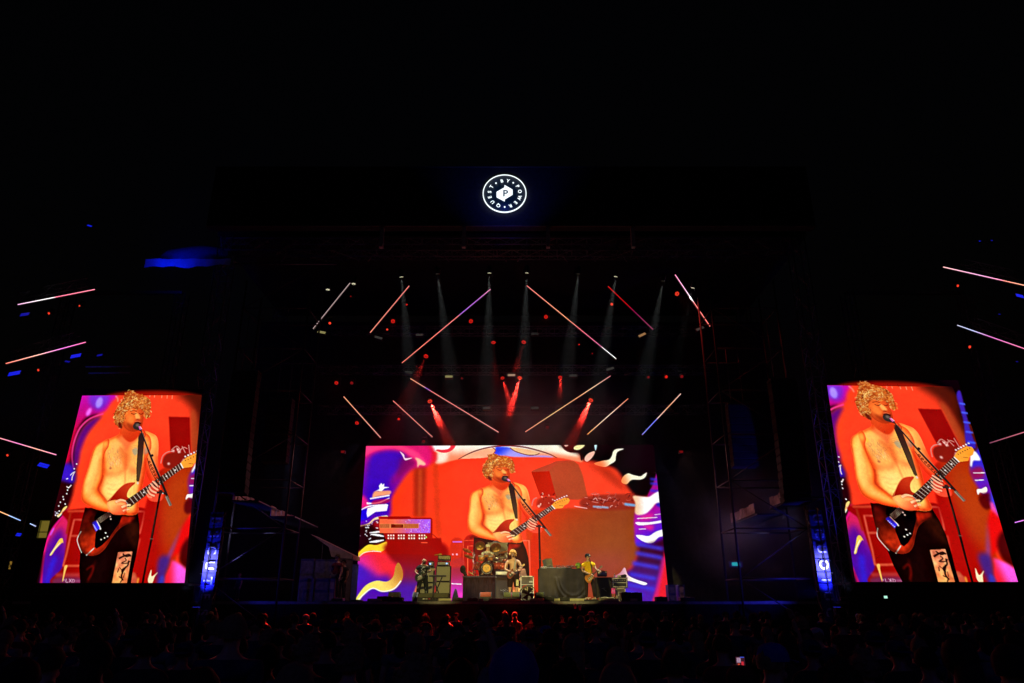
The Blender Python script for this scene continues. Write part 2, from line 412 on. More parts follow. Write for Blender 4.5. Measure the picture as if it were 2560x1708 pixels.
    L([(432, 1110), (403, 1168), (414, 1220), (436, 1272)], 5, (215, 205, 190)); L([(470, 1292), (530, 1236)], 6, (190, 180, 160))
    A.form(g, 16, (40, 3, 2), .8, 0, -3)
    # upper horn
    hn = P([(632, 888), (680, 830), (720, 785), (765, 752), (828, 740), (836, 752), (800, 785), (780, 820), (778, 850), (796, 868), (770, 905), (700, 880)], ((780, 745, (205, 60, 25)), (680, 880, (165, 28, 10))))
    L([(640, 882), (700, 806), (765, 752), (830, 742)], 4, (255, 150, 80), a=.7)
    # neck
    nk = P([(762, 882), (1178, 596), (1197, 634), (806, 926), (770, 930)], (52, 16, 10), smooth=False)
    for k in range(19):
        f = 1-(1-k/19.)**1.0; f = k/19.
        sp = f**0.86
        x0, y0 = 765+(1178-765)*sp, 882+(596-882)*sp; x1, y1 = 800+(1197-800)*sp, 926+(634-926)*sp
        L([(x0, y0), (x1, y1)], 4, (232, 205, 185), a=.9)
    for sp in (.3, .45, .58, .72, .88):
        E(782+(1187-782)*sp, 904+(615-904)*sp, 6, 5, (250, 235, 225))
    for o in (0.15, .4, .65, .9):
        L([(762+40*o, 882+44*o), (1178+19*o, 596+38*o)], 1.6, (190, 120, 95), a=.6)
    hs = P([(1178, 598), (1205, 570), (1228, 552), (1300, 520), (1335, 524), (1340, 548), (1318, 580), (1285, 598), (1264, 626), (1200, 634)], (252, 150, 48), smooth=False)
    L([(1178, 598), (1198, 636)], 8, (250, 235, 215))
    for k in range(6):
        E(1215+k*22, 548-k*10, 7, 6, (235, 205, 200)); E(1216+k*20, 578-k*9, 4, 4, (90, 40, 20))
    L([(1240, 600), (1275, 604)], 4, (130, 60, 20), a=.8)
    # strumming hand
    h = P([(625, 900), (680, 876), (735, 878), (770, 892), (775, 930), (770, 960), (730, 985), (660, 975)], ((660, 890, (255, 180, 95)), (740, 975, (240, 95, 50))))
    for q, w in (([(690, 890), (730, 876), (768, 884)], 20), ([(735, 930), (770, 916), (806, 912)], 19), ([(745, 958), (775, 946), (796, 946)], 16)):
        L(q, [w, w, w*.6], (150, 35, 20), a=.6, blur=3); L(q, [w*.8, w*.85, w*.5], (255, 190, 135))
    L([(700, 905), (740, 905), (765, 900)], [20, 18, 9], (255, 160, 90))
    # fretting hand
    P([(960, 770), (1010, 790), (1040, 830), (1030, 880), (970, 885), (935, 850)], (232, 70, 45), a=.95)
    for q in ([(930, 800), (950, 830), (985, 845)], [(940, 775), (962, 805), (1000, 822)], [(952, 750), (980, 780), (1010, 800)], [(968, 732), (1000, 762), (1020, 780)]):
        L(q, [12, 17, 17], (120, 20, 12), a=.7, blur=3); L(q, [10, 14, 13], (255, 160, 125))
    L([(925, 828), (940, 850), (965, 855)], [10, 14, 12], (255, 120, 85))
    A.form(h, 10, (214, 60, 26), .7, -2, -3)
    # strap
    P([(864, 368), (900, 372), (908, 400), (893, 590), (868, 735), (850, 738), (847, 640), (855, 520)], ((870, 380, (62, 30, 24)), (860, 700, (92, 58, 34))), smooth=False)
    L([(866, 380), (855, 560), (848, 730)], 3, (35, 12, 10)); E(857, 748, 8, 9, (225, 190, 160))
    L([(905, 365), (900, 345), (915, 380), (908, 405)], 5, (200, 35, 20))
    # neck and face
    P([(738, 300), (734, 350), (745, 400), (800, 440), (860, 400), (880, 345), (860, 300)], ((750, 330, (225, 70, 24)), (830, 420, (215, 52, 16))), blur=3)
    f = P([(748, 190), (738, 260), (745, 310), (772, 345), (815, 362), (862, 352), (890, 318), (902, 262), (905, 205), (870, 170), (800, 160)], ((770, 230, (236, 105, 38)), (880, 320, (208, 62, 20))))
    P([(840, 215), (868, 235), (875, 262), (850, 268), (838, 250)], (255, 165, 80), a=.9, blur=5, clip=f)
    P([(780, 240), (825, 245), (830, 285), (790, 300)], (246, 125, 48), a=.8, blur=9, clip=f)
    L([(808, 222), (828, 230), (848, 222)], 5, (105, 25, 8)); L([(868, 224), (884, 230), (897, 222)], 5, (105, 25, 8))
    L([(800, 208), (828, 202), (850, 210)], 6, (150, 45, 12), a=.8)
    A.form(f, 24, (176, 40, 12), .85, 6, -4)
    P([(770, 290), (800, 335), (850, 352), (885, 335), (880, 300), (840, 318), (800, 300)], (150, 42, 12), a=.45, blur=8, clip=f)
    E(857, 270, 13, 6, (150, 35, 12), a=.8, blur=2)
    E(858, 298, 26, 14, (70, 8, 6), blur=2); L([(838, 286), (858, 282), (880, 290)], 4, (235, 105, 60))
    P([(775, 300), (800, 340), (850, 356), (880, 340), (868, 320), (820, 318)], (150, 40, 12), a=.6, blur=6, clip=f)
    A.mottle(f, .028, (5, 12, 30))
    A.mottle(g, .16, (5, 14)); A.mottle(tr, .3, (6, 20))
    # hair
    hair = P([(735, 335), (712, 325), (690, 300), (680, 262), (684, 215), (705, 180), (730, 140), (752, 110), (765, 70), (800, 58), (830, 62), (858, 78), (890, 85), (935, 108), (958, 150), (952, 200), (945, 245), (915, 262), (905, 215), (880, 190), (850, 196), (820, 185), (790, 200), (765, 225), (755, 262), (748, 300)],
             ((720, 120, (170, 66, 18)), (940, 260, (206, 92, 28))))
    pts = []
    while len(pts) < 520:
        x, y = R.uniform(675, 965), R.uniform(55, 338)
        q = apply_h(A.M, [(x, y)])[0].astype(int)
        if 0 <= q[0] < A.W and 0 <= q[1] < A.H and hair[q[1], q[0]] > .4: pts.append((x, y))
    for (x, y) in pts:
        r = R.uniform(5, 13); a0 = R.uniform(0, 6.28); sg = R.choice((-1, 1))
        q = [(x+r*math.cos(a0+sg*k*.8), y+r*.9*math.sin(a0+sg*k*.8)) for k in range(4)]
        L(q, [1, 3.6, 1], R.choice(((255, 208, 120), (255, 176, 70), (250, 140, 46), (225, 110, 34), (150, 56, 14), (255, 222, 150), (255, 196, 100), (170, 66, 18), (110, 34, 8))), a=.8)
    for k in range(9):
        L([(735+k*9, 200-k*7), (752+k*9, 165-k*6), (790+k*8, 150-k*5)], [2, 5, 2], R.choice(((255, 190, 90), (100, 28, 8), (255, 215, 130))), a=.9)
    hb = box_blur(hair, 2)[..., None]*.6; A.c = A.c*(1-hb)+np.stack([box_blur(A.c[..., i], 1) for i in range(3)], 2)*hb
    A.form(hair, 26, (140, 36, 8), .35, 4, -4)
    for (x, y) in pts[::3]:
        r = R.uniform(5, 12); a0 = R.uniform(0, 6.28); sg = R.choice((-1, 1))
        L([(x+r*math.cos(a0+sg*k*.8), y+r*.9*math.sin(a0+sg*k*.8)) for k in range(4)], [1, 4, 1], R.choice(((255, 196, 100), (250, 160, 60), (255, 218, 134), (236, 120, 40), (130, 44, 10), (190, 70, 18))), a=.7, blur=1.2)
    P([(712, 290), (735, 300), (738, 335), (716, 326)], (95, 14, 6), a=.85, blur=3)
    # microphone and stand
    L([(1026, 826), (1000, 960), (960, 1170), (920, 1360), (893, 1504)], [16, 15, 17, 15, 17], (28, 8, 6)); L([(1000, 940), (956, 1180)], 2.5, (110, 60, 45), a=.8); L([(948, 1165), (974, 1168)], 6, (120, 60, 50))
    L([(884, 356), (960, 560), (1020, 700), (1085, 860)], [10, 15, 19, 16], (45, 24, 20)); L([(890, 362), (962, 545), (1030, 700)], 3, (190, 130, 105), a=.75)
    L([(1072, 846), (1105, 918)], 22, (118, 92, 76)); L([(1068, 850), (1098, 918)], 5, (185, 150, 125), a=.8)
    L([(1000, 818), (1050, 822), (1075, 835)], 15, (40, 22, 20)); E(1030, 812, 14, 14, (60, 30, 26)); E(1046, 826, 5, 5, (220, 190, 180))
    for k in range(7): E(945+k*11, 590+k*24, 9, 10, (50, 20, 14)); E(945+k*11, 590+k*24, 5, 5, (215, 80, 30))
    L([(930, 560), (950, 640), (1000, 740), (1020, 800)], 4, (60, 20, 14)); E(966, 540, 10, 10, (55, 28, 26))
    L([(850, 330), (888, 352)], [34, 16], (70, 40, 36)); E(848, 320, 27, 26, (62, 40, 34)); E(856, 312, 14, 12, (120, 88, 74), blur=4)
    L([(868, 320), (878, 345)], 12, (215, 90, 150)); L([(876, 322), (888, 342)], 5, (255, 190, 220))

def paint_side_background(A):
    P, L, E = A.poly, A.line, A.ell
    full = [(60, 92), (1400, 85), (1400, 1560), (40, 1560)]
    fm = A.mask(full, False)
    A.glow = P([(640, 110), (720, 66), (1000, 52), (1230, 70), (1345, 120)], (205, 22, 6), a=.75, blur=14)
    A.put(fm, (26, 0, 6))
    # red wall
    P([(600, 60), (1420, 60), (1420, 640), (1240, 1500), (300, 1500), (330, 920), (385, 740), (395, 560), (400, 440), (470, 310), (560, 225)], ((600, 400, (255, 62, 30)), (1000, 900, (250, 48, 24))), blur=16, clip=fm)
    P([(1150, 60), (1420, 60), (1420, 620), (1300, 560), (1290, 400), (1290, 250), (1240, 150)], (70, 14, 4), a=.95, blur=34, clip=fm)
    P([(1255, 220), (1300, 240), (1320, 520), (1262, 520)], (170, 62, 26), a=.8, blur=12, clip=fm)
    # purple corner and arc, top left
    P([(300, 60), (690, 60), (650, 150), (600, 215), (480, 250), (420, 320), (380, 430), (340, 600), (260, 600)], ((480, 100, (190, 10, 160)), (400, 420, (205, 5, 60))), blur=12, clip=fm)
    P([(500, 80), (640, 80), (620, 160), (560, 200), (500, 160)], (112, 44, 205), a=.9, blur=16, clip=fm)
    E(568, 142, 24, 42, (168, 130, 255), blur=7, rot=.35, clip=fm); E(490, 212, 16, 34, (235, 100, 240), blur=6, rot=.5, clip=fm)
    L([(690, 92), (706, 110), (708, 135)], 8, (255, 150, 130), a=.9, blur=2, clip=fm)
    P([(590, 240), (500, 280), (430, 360), (390, 460), (375, 560), (380, 640), (410, 600), (430, 500), (480, 380), (550, 290)], (92, 6, 120), a=.95, blur=12, clip=fm)
    L([(600, 225), (500, 262), (430, 325), (392, 400), (370, 480), (364, 560), (374, 640)], [9, 12, 10, 8, 6], (255, 56, 150), blur=4, clip=fm)
    P([(290, 620), (350, 600), (385, 660), (380, 740), (330, 750), (275, 720)], (60, 20, 190), blur=14, clip=fm)
    P([(230, 760), (330, 750), (370, 800), (330, 920), (220, 1010), (180, 1000)], (44, 0, 8), blur=12, clip=fm)
    L([(350, 690), (368, 672), (388, 662)], 5, (235, 220, 225)); L([(380, 668), (366, 700), (362, 728)], 6, (240, 190, 200)); L([(322, 772), (338, 782), (358, 762)], 7, (225, 190, 190))
    L([(320, 718), (334, 712)], 6, (245, 240, 245))
    for (x, y) in ((398, 604), (380, 640), (330, 800), (324, 828), (300, 870), (276, 892), (312, 905), (264, 920), (338, 782), (268, 958), (240, 990), (250, 975), (296, 850)): E(x, y, 5, 5, (235, 225, 235))
    P([(250, 990), (262, 1005), (280, 985), (322, 935), (325, 920), (300, 935), (275, 975)], (255, 190, 110), smooth=True); L([(255, 1002), (275, 990), (300, 955)], 5, (255, 240, 220))
    A.fleck(248, 978, 12, 14, 10, (200, 200, 240), 4)
    # lower left pink arc with blue inside
    P([(330, 940), (270, 1030), (215, 1110), (170, 1220), (140, 1360), (120, 1520), (320, 1520), (300, 1400), (330, 1200), (340, 1050)], ((240, 1050, (215, 30, 90)), (220, 1400, (66, 14, 170))), blur=8, clip=fm)
    P([(240, 1120), (290, 1100), (290, 1300), (230, 1500), (150, 1500), (180, 1250)], (82, 8, 150), a=.9, blur=20, clip=fm)
    L([(240, 1300), (200, 1400), (175, 1510)], 40, (48, 30, 210), a=.85, blur=14, clip=fm)
    L([(300, 990), (235, 1070), (190, 1150), (160, 1250), (140, 1370), (128, 1510)], [8, 16, 18, 14, 16, 20], (235, 20, 130), blur=5, clip=fm); L([(228, 1085), (200, 1140)], 10, (190, 90, 255), a=.9, blur=4, clip=fm)
    P([(80, 1180), (150, 1250), (118, 1510), (60, 1510)], (30, 0, 10), a=.9, blur=10, clip=fm)
    # road case behind the player
    P([(330, 950), (960, 950), (900, 1250), (880, 1510), (230, 1510), (290, 1380), (320, 1200), (335, 1050)], (148, 4, 4), a=.93, blur=5, clip=fm)
    P([(330, 955), (1420, 955), (1420, 970), (330, 975)], (200, 50, 25), a=.0)
    L([(330, 960), (440, 958), (500, 960)], 16, (205, 60, 34), blur=2, clip=fm); L([(352, 970), (322, 1130)], 14, (165, 36, 18), blur=2, clip=fm)
    L([(440, 1024), (380, 1022), (352, 1140), (325, 1270), (296, 1372)], 11, (226, 92, 68), blur=2, smooth=False, clip=fm)
    L([(350, 1145), (430, 1145)], 11, (215, 84, 60), blur=2, clip=fm); L([(296, 1370), (420, 1370)], 13, (226, 96, 60), blur=2, clip=fm)
    L([(860, 960), (912, 962), (892, 1060), (872, 1130)], 12, (222, 84, 62), blur=2, smooth=False, clip=fm); L([(880, 1165), (850, 1290), (812, 1440)], 15, (226, 98, 72), blur=3, clip=fm)
    L([(240, 1440), (420, 1440)], 22, (200, 90, 90), a=.6, blur=6, clip=fm); P([(240, 1460), (440, 1460), (430, 1505), (230, 1505)], (110, 40, 90), a=.8, blur=6, clip=fm)
    for q in ([(320, 1468), (316, 1492), (334, 1494)], [(342, 1468), (360, 1494)], [(360, 1468), (340, 1494)], [(368, 1470), (366, 1494), (380, 1490), (384, 1478), (368, 1470)]): L(q, 4, (220, 160, 190), smooth=False)
    L([(305, 1470), (300, 1484)], 4, (220, 160, 190)); L([(390, 1484), (430, 1484)], 6, (190, 120, 150), blur=2)
    P([(196, 1288), (212, 1286), (240, 1245), (290, 1195), (298, 1212), (292, 1165), (268, 1172), (235, 1225)], (252, 182, 84)); L([(200, 1286), (235, 1240), (275, 1195)], 4, (255, 240, 220))
    P([(290, 1488), (300, 1470), (318, 1400), (330, 1368), (308, 1372), (300, 1420)], (252, 178, 90))
    # right of the player
    P([(925, 880), (1040, 640), (1330, 640), (1300, 800), (1260, 950), (1160, 1250), (1080, 1510), (800, 1510), (880, 1150)], ((960, 900, (172, 10, 6)), (1150, 900, (176, 46, 10))), blur=6, clip=fm)
    P([(1050, 800), (1220, 700), (1240, 900), (1150, 1150), (1040, 1200)], (186, 62, 14), a=.6, blur=40, clip=fm)
    P([(1090, 248), (1248, 252), (1256, 520), (1104, 516)], (150, 8, 5), smooth=False, blur=2)
    P([(1075, 530), (1250, 520), (1250, 622), (1060, 632)], (132, 22, 12), a=.95, blur=4, clip=fm)
    for q in ([(1110, 500), (1150, 470), (1180, 500)], [(1160, 520), (1200, 480), (1230, 490)], [(1190, 470), (1215, 520)], [(1030, 600), (1045, 545), (1080, 515), (1120, 508)], [(1240, 460), (1250, 540)], [(1150, 480), (1165, 522)]): L(q, 6, (206, 130, 118), a=.9, blur=1.5)
    for (x, y) in ((1125, 505), (1170, 512), (1090, 602), (1196, 590), (1205, 575), (1160, 495)): E(x, y, 10, 9, (235, 180, 170), blur=2)
    # flames and colour bands at the right edge
    P([(1262, 660), (1420, 520), (1400, 900), (1280, 960), (1240, 800)], ((1290, 640, (60, 40, 205)), (1290, 880, (120, 20, 170))), blur=10, clip=fm)
    P([(1250, 690), (1330, 670), (1320, 740), (1240, 760)], (170, 10, 40), a=.7, blur=10, clip=fm)
    P([(1262, 660), (1285, 610), (1310, 560), (1345, 560), (1350, 620), (1300, 625), (1270, 665)], (245, 240, 238), blur=2); L([(1258, 714), (1340, 712)], 6, (225, 205, 235)); L([(1245, 768), (1308, 764)], 7, (225, 205, 235))
    P([(1218, 872), (1228, 835), (1260, 830), (1300, 815), (1294, 845), (1265, 862), (1240, 855)], (242, 228, 220))
    P([(1220, 880), (1300, 860), (1310, 900), (1280, 960), (1230, 980), (1205, 950)], (90, 4, 10), a=.9, blur=8, clip=fm)
    P([(1290, 900), (1330, 850), (1310, 1000), (1290, 1100), (1270, 1060)], (70, 60, 230), blur=9, clip=fm); P([(1268, 950), (1295, 930), (1285, 1040), (1252, 1090)], (240, 70, 170), blur=8, clip=fm)
    P([(1255, 990), (1285, 1030), (1290, 1120), (1230, 1230), (1130, 1300), (1080, 1380), (1150, 1200), (1190, 1080)], (226, 12, 12), blur=9, clip=fm)
    P([(1190, 1070), (1210, 1020), (1150, 1180), (1110, 1290), (1060, 1340)], (140, 60, 170), a=.7, blur=10, clip=fm)
    P([(1200, 1200), (1300, 1130), (1290, 1350), (1230, 1400), (1170, 1330)], (74, 2, 6), a=.95, blur=10, clip=fm)
    P([(1000, 1510), (1010, 1330), (1060, 1290), (1100, 1320), (1080, 1400), (1040, 1510)], (66, 30, 130), a=.9, blur=14, clip=fm)
    P([(1060, 1510), (1100, 1370), (1115, 1330), (1160, 1350), (1220, 1400), (1230, 1510)], ((1080, 1450, (240, 30, 60)), (1170, 1450, (240, 84, 215))), blur=6, clip=fm)
    P([(935, 1470), (950, 1420), (960, 1400), (962, 1450), (1008, 1418), (985, 1450), (965, 1500), (940, 1500)], (245, 210, 170)); P([(1010, 1500), (1040, 1440), (1060, 1470), (1050, 1505)], (60, 60, 190), a=.7, blur=6, clip=fm)
    E(825, 1440, 20, 22, (190, 80, 50), a=.9, blur=5); P([(800, 1502), (810, 1450), (850, 1450), (846, 1502)], (200, 90, 60), a=.8, blur=5); L([(855, 1500), (862, 1460)], 12, (240, 160, 50), blur=3)
    for k, x in enumerate((950, 985, 1040, 1080, 1118)): L([(x, 88), (x-3, 100+4*k)], 6, (255, 140, 100), a=.8, blur=1)
    P([(250, 92), (300, 92), (250, 620), (150, 700)], (20, 0, 4), a=0)

def paint_centre_background(A):
    P, L, E = A.poly, A.line, A.ell
    R = random.Random(4)
    A.put(np.ones((A.H, A.W)), ((500, 600, (252, 54, 22)), (1500, 700, (252, 64, 34))))
    # curtain folds
    P([(490, 230), (575, 230), (570, 595), (488, 595)], (158, 30, 6), a=.85, blur=12, smooth=False); L([(535, 260), (530, 595)], 20, (215, 74, 30), a=.8, blur=8)
    L([(640, 200), (650, 500), (665, 740)], 34, (205, 50, 16), a=.7, blur=14)
    # brown cloth-covered desk and monitor on the right
    P([(1270, 560), (1330, 545), (1700, 530), (2045, 525), (2060, 780), (2010, 930), (1900, 1040), (1860, 1250), (1330, 1250), (1280, 800)], ((1330, 700, (206, 52, 10)), (1950, 800, (148, 62, 26))), blur=5)
    P([(1500, 640), (1900, 600), (2010, 800), (1900, 980), (1600, 980)], (146, 70, 28), a=.5, blur=70)
    P([(1600, 880), (1980, 860), (1950, 1000), (1850, 1120), (1600, 1120)], (158, 62, 56), a=.6, blur=50)
    P([(1310, 280), (1440, 225), (1500, 204), (1610, 206), (1500, 270), (1436, 276)], (188, 62, 36)); P([(1434, 274), (1500, 215), (1612, 206), (1640, 230), (1668, 300), (1704, 455), (1640, 475), (1478, 470)], (178, 66, 34), smooth=False, blur=2)
    P([(1310, 282), (1436, 275), (1482, 448), (1370, 448)], (192, 26, 4), smooth=False, blur=1)
    # clutter on the desk
    P([(1690, 455), (2040, 440), (2050, 535), (1690, 540)], (148, 40, 24), a=.9, blur=6); P([(1360, 470), (1460, 455), (1500, 530), (1360, 530)], (150, 30, 14), a=.8, blur=6)
    for i in range(46):
        x = R.uniform(1680, 2040); y = R.uniform(430, 525); q = [(x, y), (x+R.uniform(-25, 25), y+R.uniform(-22, 22)), (x+R.uniform(-50, 50), y+R.uniform(-16, 20))]
        L(q, 4.5, R.choice(((210, 120, 110), (110, 14, 8), (190, 80, 66), (230, 170, 165), (90, 20, 16))), a=.85)
    for i in range(16):
        x = R.uniform(1370, 1490); y = R.uniform(430, 500); L([(x, y), (x+R.uniform(-15, 15), y+R.uniform(-20, 20))], 8, R.choice(((215, 130, 110), (120, 16, 10), (235, 170, 150))), a=.9)
    L([(1312, 520), (1325, 475), (1350, 460)], 8, (220, 110, 96)); E(1362, 520, 9, 9, (235, 150, 130))
    L([(1740, 522), (1850, 530)], 12, (150, 180, 215), a=.9, blur=3); L([(1960, 505), (2040, 515)], 18, (120, 170, 220), a=.9, blur=4); L([(1610, 520), (1700, 535)], 6, (230, 150, 140))
    # the big pale face arc along the top
    P([(560, 90), (1560, 88), (1640, 150), (1665, 212), (1500, 182), (1250, 176), (1000, 178), (820, 190), (646, 222), (655, 150)], ((1000, 100, (255, 240, 222)), (1000, 190, (255, 132, 92))), blur=4)
    P([(650, 150), (720, 140), (720, 200), (646, 218)], (250, 235, 215), a=.9, blur=12); P([(1300, 95), (1540, 95), (1640, 170), (1500, 150)], (255, 246, 220), a=.8, blur=10)
    P([(1062, 108), (1100, 105), (1165, 112), (1230, 150), (1300, 165), (1420, 168), (1460, 178), (1330, 176), (1000, 178), (1030, 168), (1056, 140)], ((1100, 110, (30, 60, 225)), (1150, 178, (170, 150, 245))), blur=2)
    P([(812, 186), (900, 150), (990, 120), (1040, 118), (1058, 132), (1040, 160), (1010, 180)], (252, 170, 130)); P([(1162, 110), (1240, 116), (1320, 132), (1366, 152), (1300, 162), (1230, 150), (1190, 132)], (252, 190, 140))
    L([(800, 192), (880, 150), (960, 122), (1050, 104), (1150, 98), (1260, 108), (1360, 132), (1440, 158), (1490, 184)], [5, 9, 9, 10, 10, 8, 5], (130, 6, 30), blur=1)
    L([(1040, 112), (1060, 130), (1040, 160)], 6, (140, 10, 30)); L([(1160, 112), (1200, 138), (1280, 162), (1340, 162), (1368, 150)], 6, (120, 6, 26))
    P([(980, 186), (1100, 168), (1180, 176), (1250, 190)], (246, 66, 26), a=.9, blur=3)
    # pupils
    m = A.ell(700, 82, 84, 66, (238, 58, 74)); P([(602, 92), (735, 92), (732, 118), (690, 126), (650, 124), (632, 140), (606, 108)], (250, 250, 255))
    P([(480, 92), (600, 92), (640, 145), (650, 200), (600, 225), (545, 180)], (232, 26, 50), a=.95, blur=10)
    # black corner upper right
    P([(1545, 70), (1570, 130), (1650, 160), (1662, 195), (1740, 206), (1830, 232), (1900, 262), (1955, 330), (1985, 390), (2040, 445), (2120, 452), (2165, 380), (2215, 230), (2215, 60)], (14, 0, 5), blur=12)
    P([(1700, 215), (1850, 255), (1940, 340), (1975, 420), (1880, 360), (1780, 280)], (130, 26, 6), a=.55, blur=26)
    E(1602, 82, 84, 66, (48, 0, 8)); P([(1538, 90), (1572, 90), (1552, 104)], (250, 180, 160)); P([(1608, 122), (1618, 100), (1680, 88), (1672, 108), (1640, 126)], (255, 214, 150)); P([(1752, 88), (1768, 90), (1760, 130), (1754, 118)], (170, 200, 235))
    P([(1684, 200), (1686, 176), (1712, 150), (1752, 138), (1740, 172), (1706, 206)], (250, 170, 150)); L([(1656, 150), (1662, 200)], 12, (40, 0, 6))
    P([(1748, 224), (1800, 205), (1850, 196), (1872, 172), (1882, 140), (1905, 122), (1955, 120), (1912, 140), (1900, 172), (1895, 204), (1862, 226), (1820, 246)], ((1780, 220, (255, 110, 62)), (1860, 180, (255, 226, 190))), blur=1)
    P([(1940, 352), (1950, 316), (1985, 292), (2020, 302), (2070, 312), (2095, 298), (2116, 286), (2104, 318), (2070, 334), (2010, 336), (1975, 366)], ((1945, 350, (255, 130, 70)), (2020, 320, (255, 222, 190))), blur=1)
    # right edge colour bands
    P([(2200, 250), (2160, 370), (2125, 460), (2240, 460), (2215, 330)], (158, 16, 140), blur=3)
    for y in (330, 360, 410): L([(2140, y), (2215, y+8)], 16, (56, 44, 210), a=.9, blur=5)
    P([(2036, 560), (2100, 560), (2240, 480), (2260, 760), (2060, 800), (2030, 700)], ((2110, 560, (172, 20, 160)), (2210, 690, (100, 30, 215))), blur=5)
    P([(2180, 500), (2230, 480), (2230, 530), (2190, 520)], (40, 40, 190), a=.9, blur=6); P([(2080, 590), (2160, 570), (2140, 610), (2080, 615)], (226, 40, 150), a=.9, blur=8); P([(2090, 660), (2160, 650), (2150, 690)], (226, 40, 150), a=.9, blur=8)
    P([(2020, 450), (2080, 452), (2130, 455), (2170, 430), (2212, 418), (2220, 486), (2180, 500), (2150, 535), (2110, 570), (2060, 582), (2034, 565), (2036, 500)], ((2030, 500, (236, 190, 150)), (2120, 500, (248, 246, 252))), blur=2)
    P([(2040, 632), (2130, 632), (2228, 618), (2230, 632), (2130, 648), (2060, 652)], (244, 238, 250)); L([(2048, 606), (2190, 598)], 5, (235, 200, 230)); L([(2060, 680), (2110, 678)], 5, (235, 200, 230)); L([(2170, 580), (2215, 574)], 4, (235, 200, 230))
    P([(2040, 724), (2080, 722), (2130, 728), (2180, 698), (2236, 684), (2242, 724), (2200, 736), (2165, 770), (2130, 778), (2080, 760)], (248, 246, 246), blur=1)
    P([(2060, 790), (2120, 785), (2200, 760), (2250, 730), (2255, 800), (2180, 1190), (1960, 1190), (1960, 1000), (2010, 950), (2050, 860)], ((2100, 800, (60, 0, 40)), (2050, 1150, (84, 26, 170))), blur=12)
    for (x, y) in ((2140, 800), (2135, 862), (2112, 932), (2090, 1008), (2080, 1082), (2000, 1120)): L([(x-95, y-16), (x+90, y+18)], 26, (66, 52, 214), a=.95, blur=8)
    P([(2252, 770), (2290, 900), (2290, 1210), (2160, 1210), (2190, 1080), (2225, 940)], (232, 26, 48), blur=6); L([(2235, 880), (2200, 1050), (2175, 1190)], 22, (200, 30, 150), a=.8, blur=8)
    P([(1880, 1020), (1930, 985), (1962, 948), (1985, 1000), (2040, 1030), (2116, 1056), (2096, 1070), (2030, 1050), (1980, 1040), (1930, 1060)], ((1890, 1020, (190, 110, 130)), (2050, 1040, (252, 236, 235))), blur=1)
    # left: purple and blue, white ink, flames
    P([(100, 80), (560, 80), (600, 230), (480, 260), (400, 350), (330, 470), (310, 600), (100, 640)], ((300, 120, (226, 20, 110)), (200, 420, (92, 4, 170))), blur=14)
    P([(190, 170), (300, 130), (400, 140), (440, 180), (400, 260), (330, 330), (310, 420), (300, 560), (170, 540), (160, 300)], (56, 8, 186), a=.95, blur=20)
    P([(400, 180), (480, 190), (500, 230), (400, 310), (350, 380), (380, 260)], (116, 4, 90), a=.8, blur=18)
    P([(150, 98), (250, 96), (400, 96), (520, 150), (580, 235), (500, 190), (400, 130), (300, 118), (200, 140), (150, 170)], (255, 56, 128), blur=9)
    P([(120, 440), (160, 470), (190, 540), (160, 560), (118, 520)], (235, 30, 130), a=.95, blur=9); P([(118, 545), (200, 540), (180, 600), (115, 620)], (30, 10, 215), a=.95, blur=7)
    P([(392, 138), (420, 160), (430, 185), (480, 182), (440, 198), (424, 196), (410, 168)], (250, 190, 220)); P([(498, 182), (530, 190), (570, 222), (560, 236), (530, 232), (515, 250), (512, 210)], (250, 170, 150), blur=2)
    P([(262, 358), (272, 372), (284, 360), (280, 384), (318, 388), (284, 396), (262, 418), (240, 412), (214, 420), (250, 400), (246, 378)], (244, 240, 250), smooth=False)
    P([(212, 420), (250, 414), (325, 412), (318, 440), (240, 452), (200, 462)], (250, 160, 110), a=.9, blur=3); L([(184, 468), (240, 458), (320, 444)], 9, (246, 240, 250)); L([(160, 500), (210, 500), (260, 490), (320, 462)], [14, 8, 10, 4], (246, 236, 250)); P([(212, 478), (320, 470), (300, 500), (200, 510)], (200, 16, 60), a=.7, blur=4)
    L([(122, 545), (180, 520), (300, 508)], [5, 9, 6], (250, 244, 252)); P([(165, 535), (230, 515), (310, 508), (300, 552), (220, 560), (165, 598), (160, 570)], (240, 240, 252), smooth=False)
    P([(115, 655), (170, 640), (220, 600), (300, 585), (300, 605), (220, 615), (180, 645), (120, 662)], (252, 205, 170)); P([(112, 668), (180, 650), (240, 620), (310, 640), (300, 760), (180, 800), (104, 830)], (38, 0, 10), blur=8)
    P([(200, 640), (260, 620), (300, 660), (260, 700)], (200, 16, 30), a=.8, blur=12)
    A.fleck(210, 650, 60, 26, 16, (230, 225, 245), 5); A.fleck(150, 720, 40, 30, 8, (220, 225, 245), 6)
    L([(180, 706), (230, 700), (300, 690)], [6, 12, 8], (245, 225, 235)); L([(190, 716), (240, 722), (280, 730)], [5, 16, 6], (240, 225, 240)); L([(180, 770), (230, 765), (280, 756)], [6, 16, 6], (225, 225, 245))
    P([(94, 890), (96, 856), (130, 818), (175, 788), (230, 792), (300, 768), (306, 800), (262, 836), (200, 828), (150, 842), (115, 870)], (246, 196, 44), blur=1); L([(98, 884), (140, 846), (200, 834), (262, 838)], 5, (252, 236, 200))
    P([(90, 900), (170, 850), (300, 850), (420, 860), (420, 980), (330, 1010), (260, 1040), (100, 1040)], ((260, 880, (240, 36, 54)), (130, 960, (226, 40, 150))), blur=10)
    P([(80, 960), (170, 960), (240, 1010), (320, 1010), (360, 1200), (60, 1210)], (84, 14, 170), blur=22); P([(80, 930), (130, 940), (160, 1010), (90, 1080)], (72, 18, 190), a=.9, blur=16)
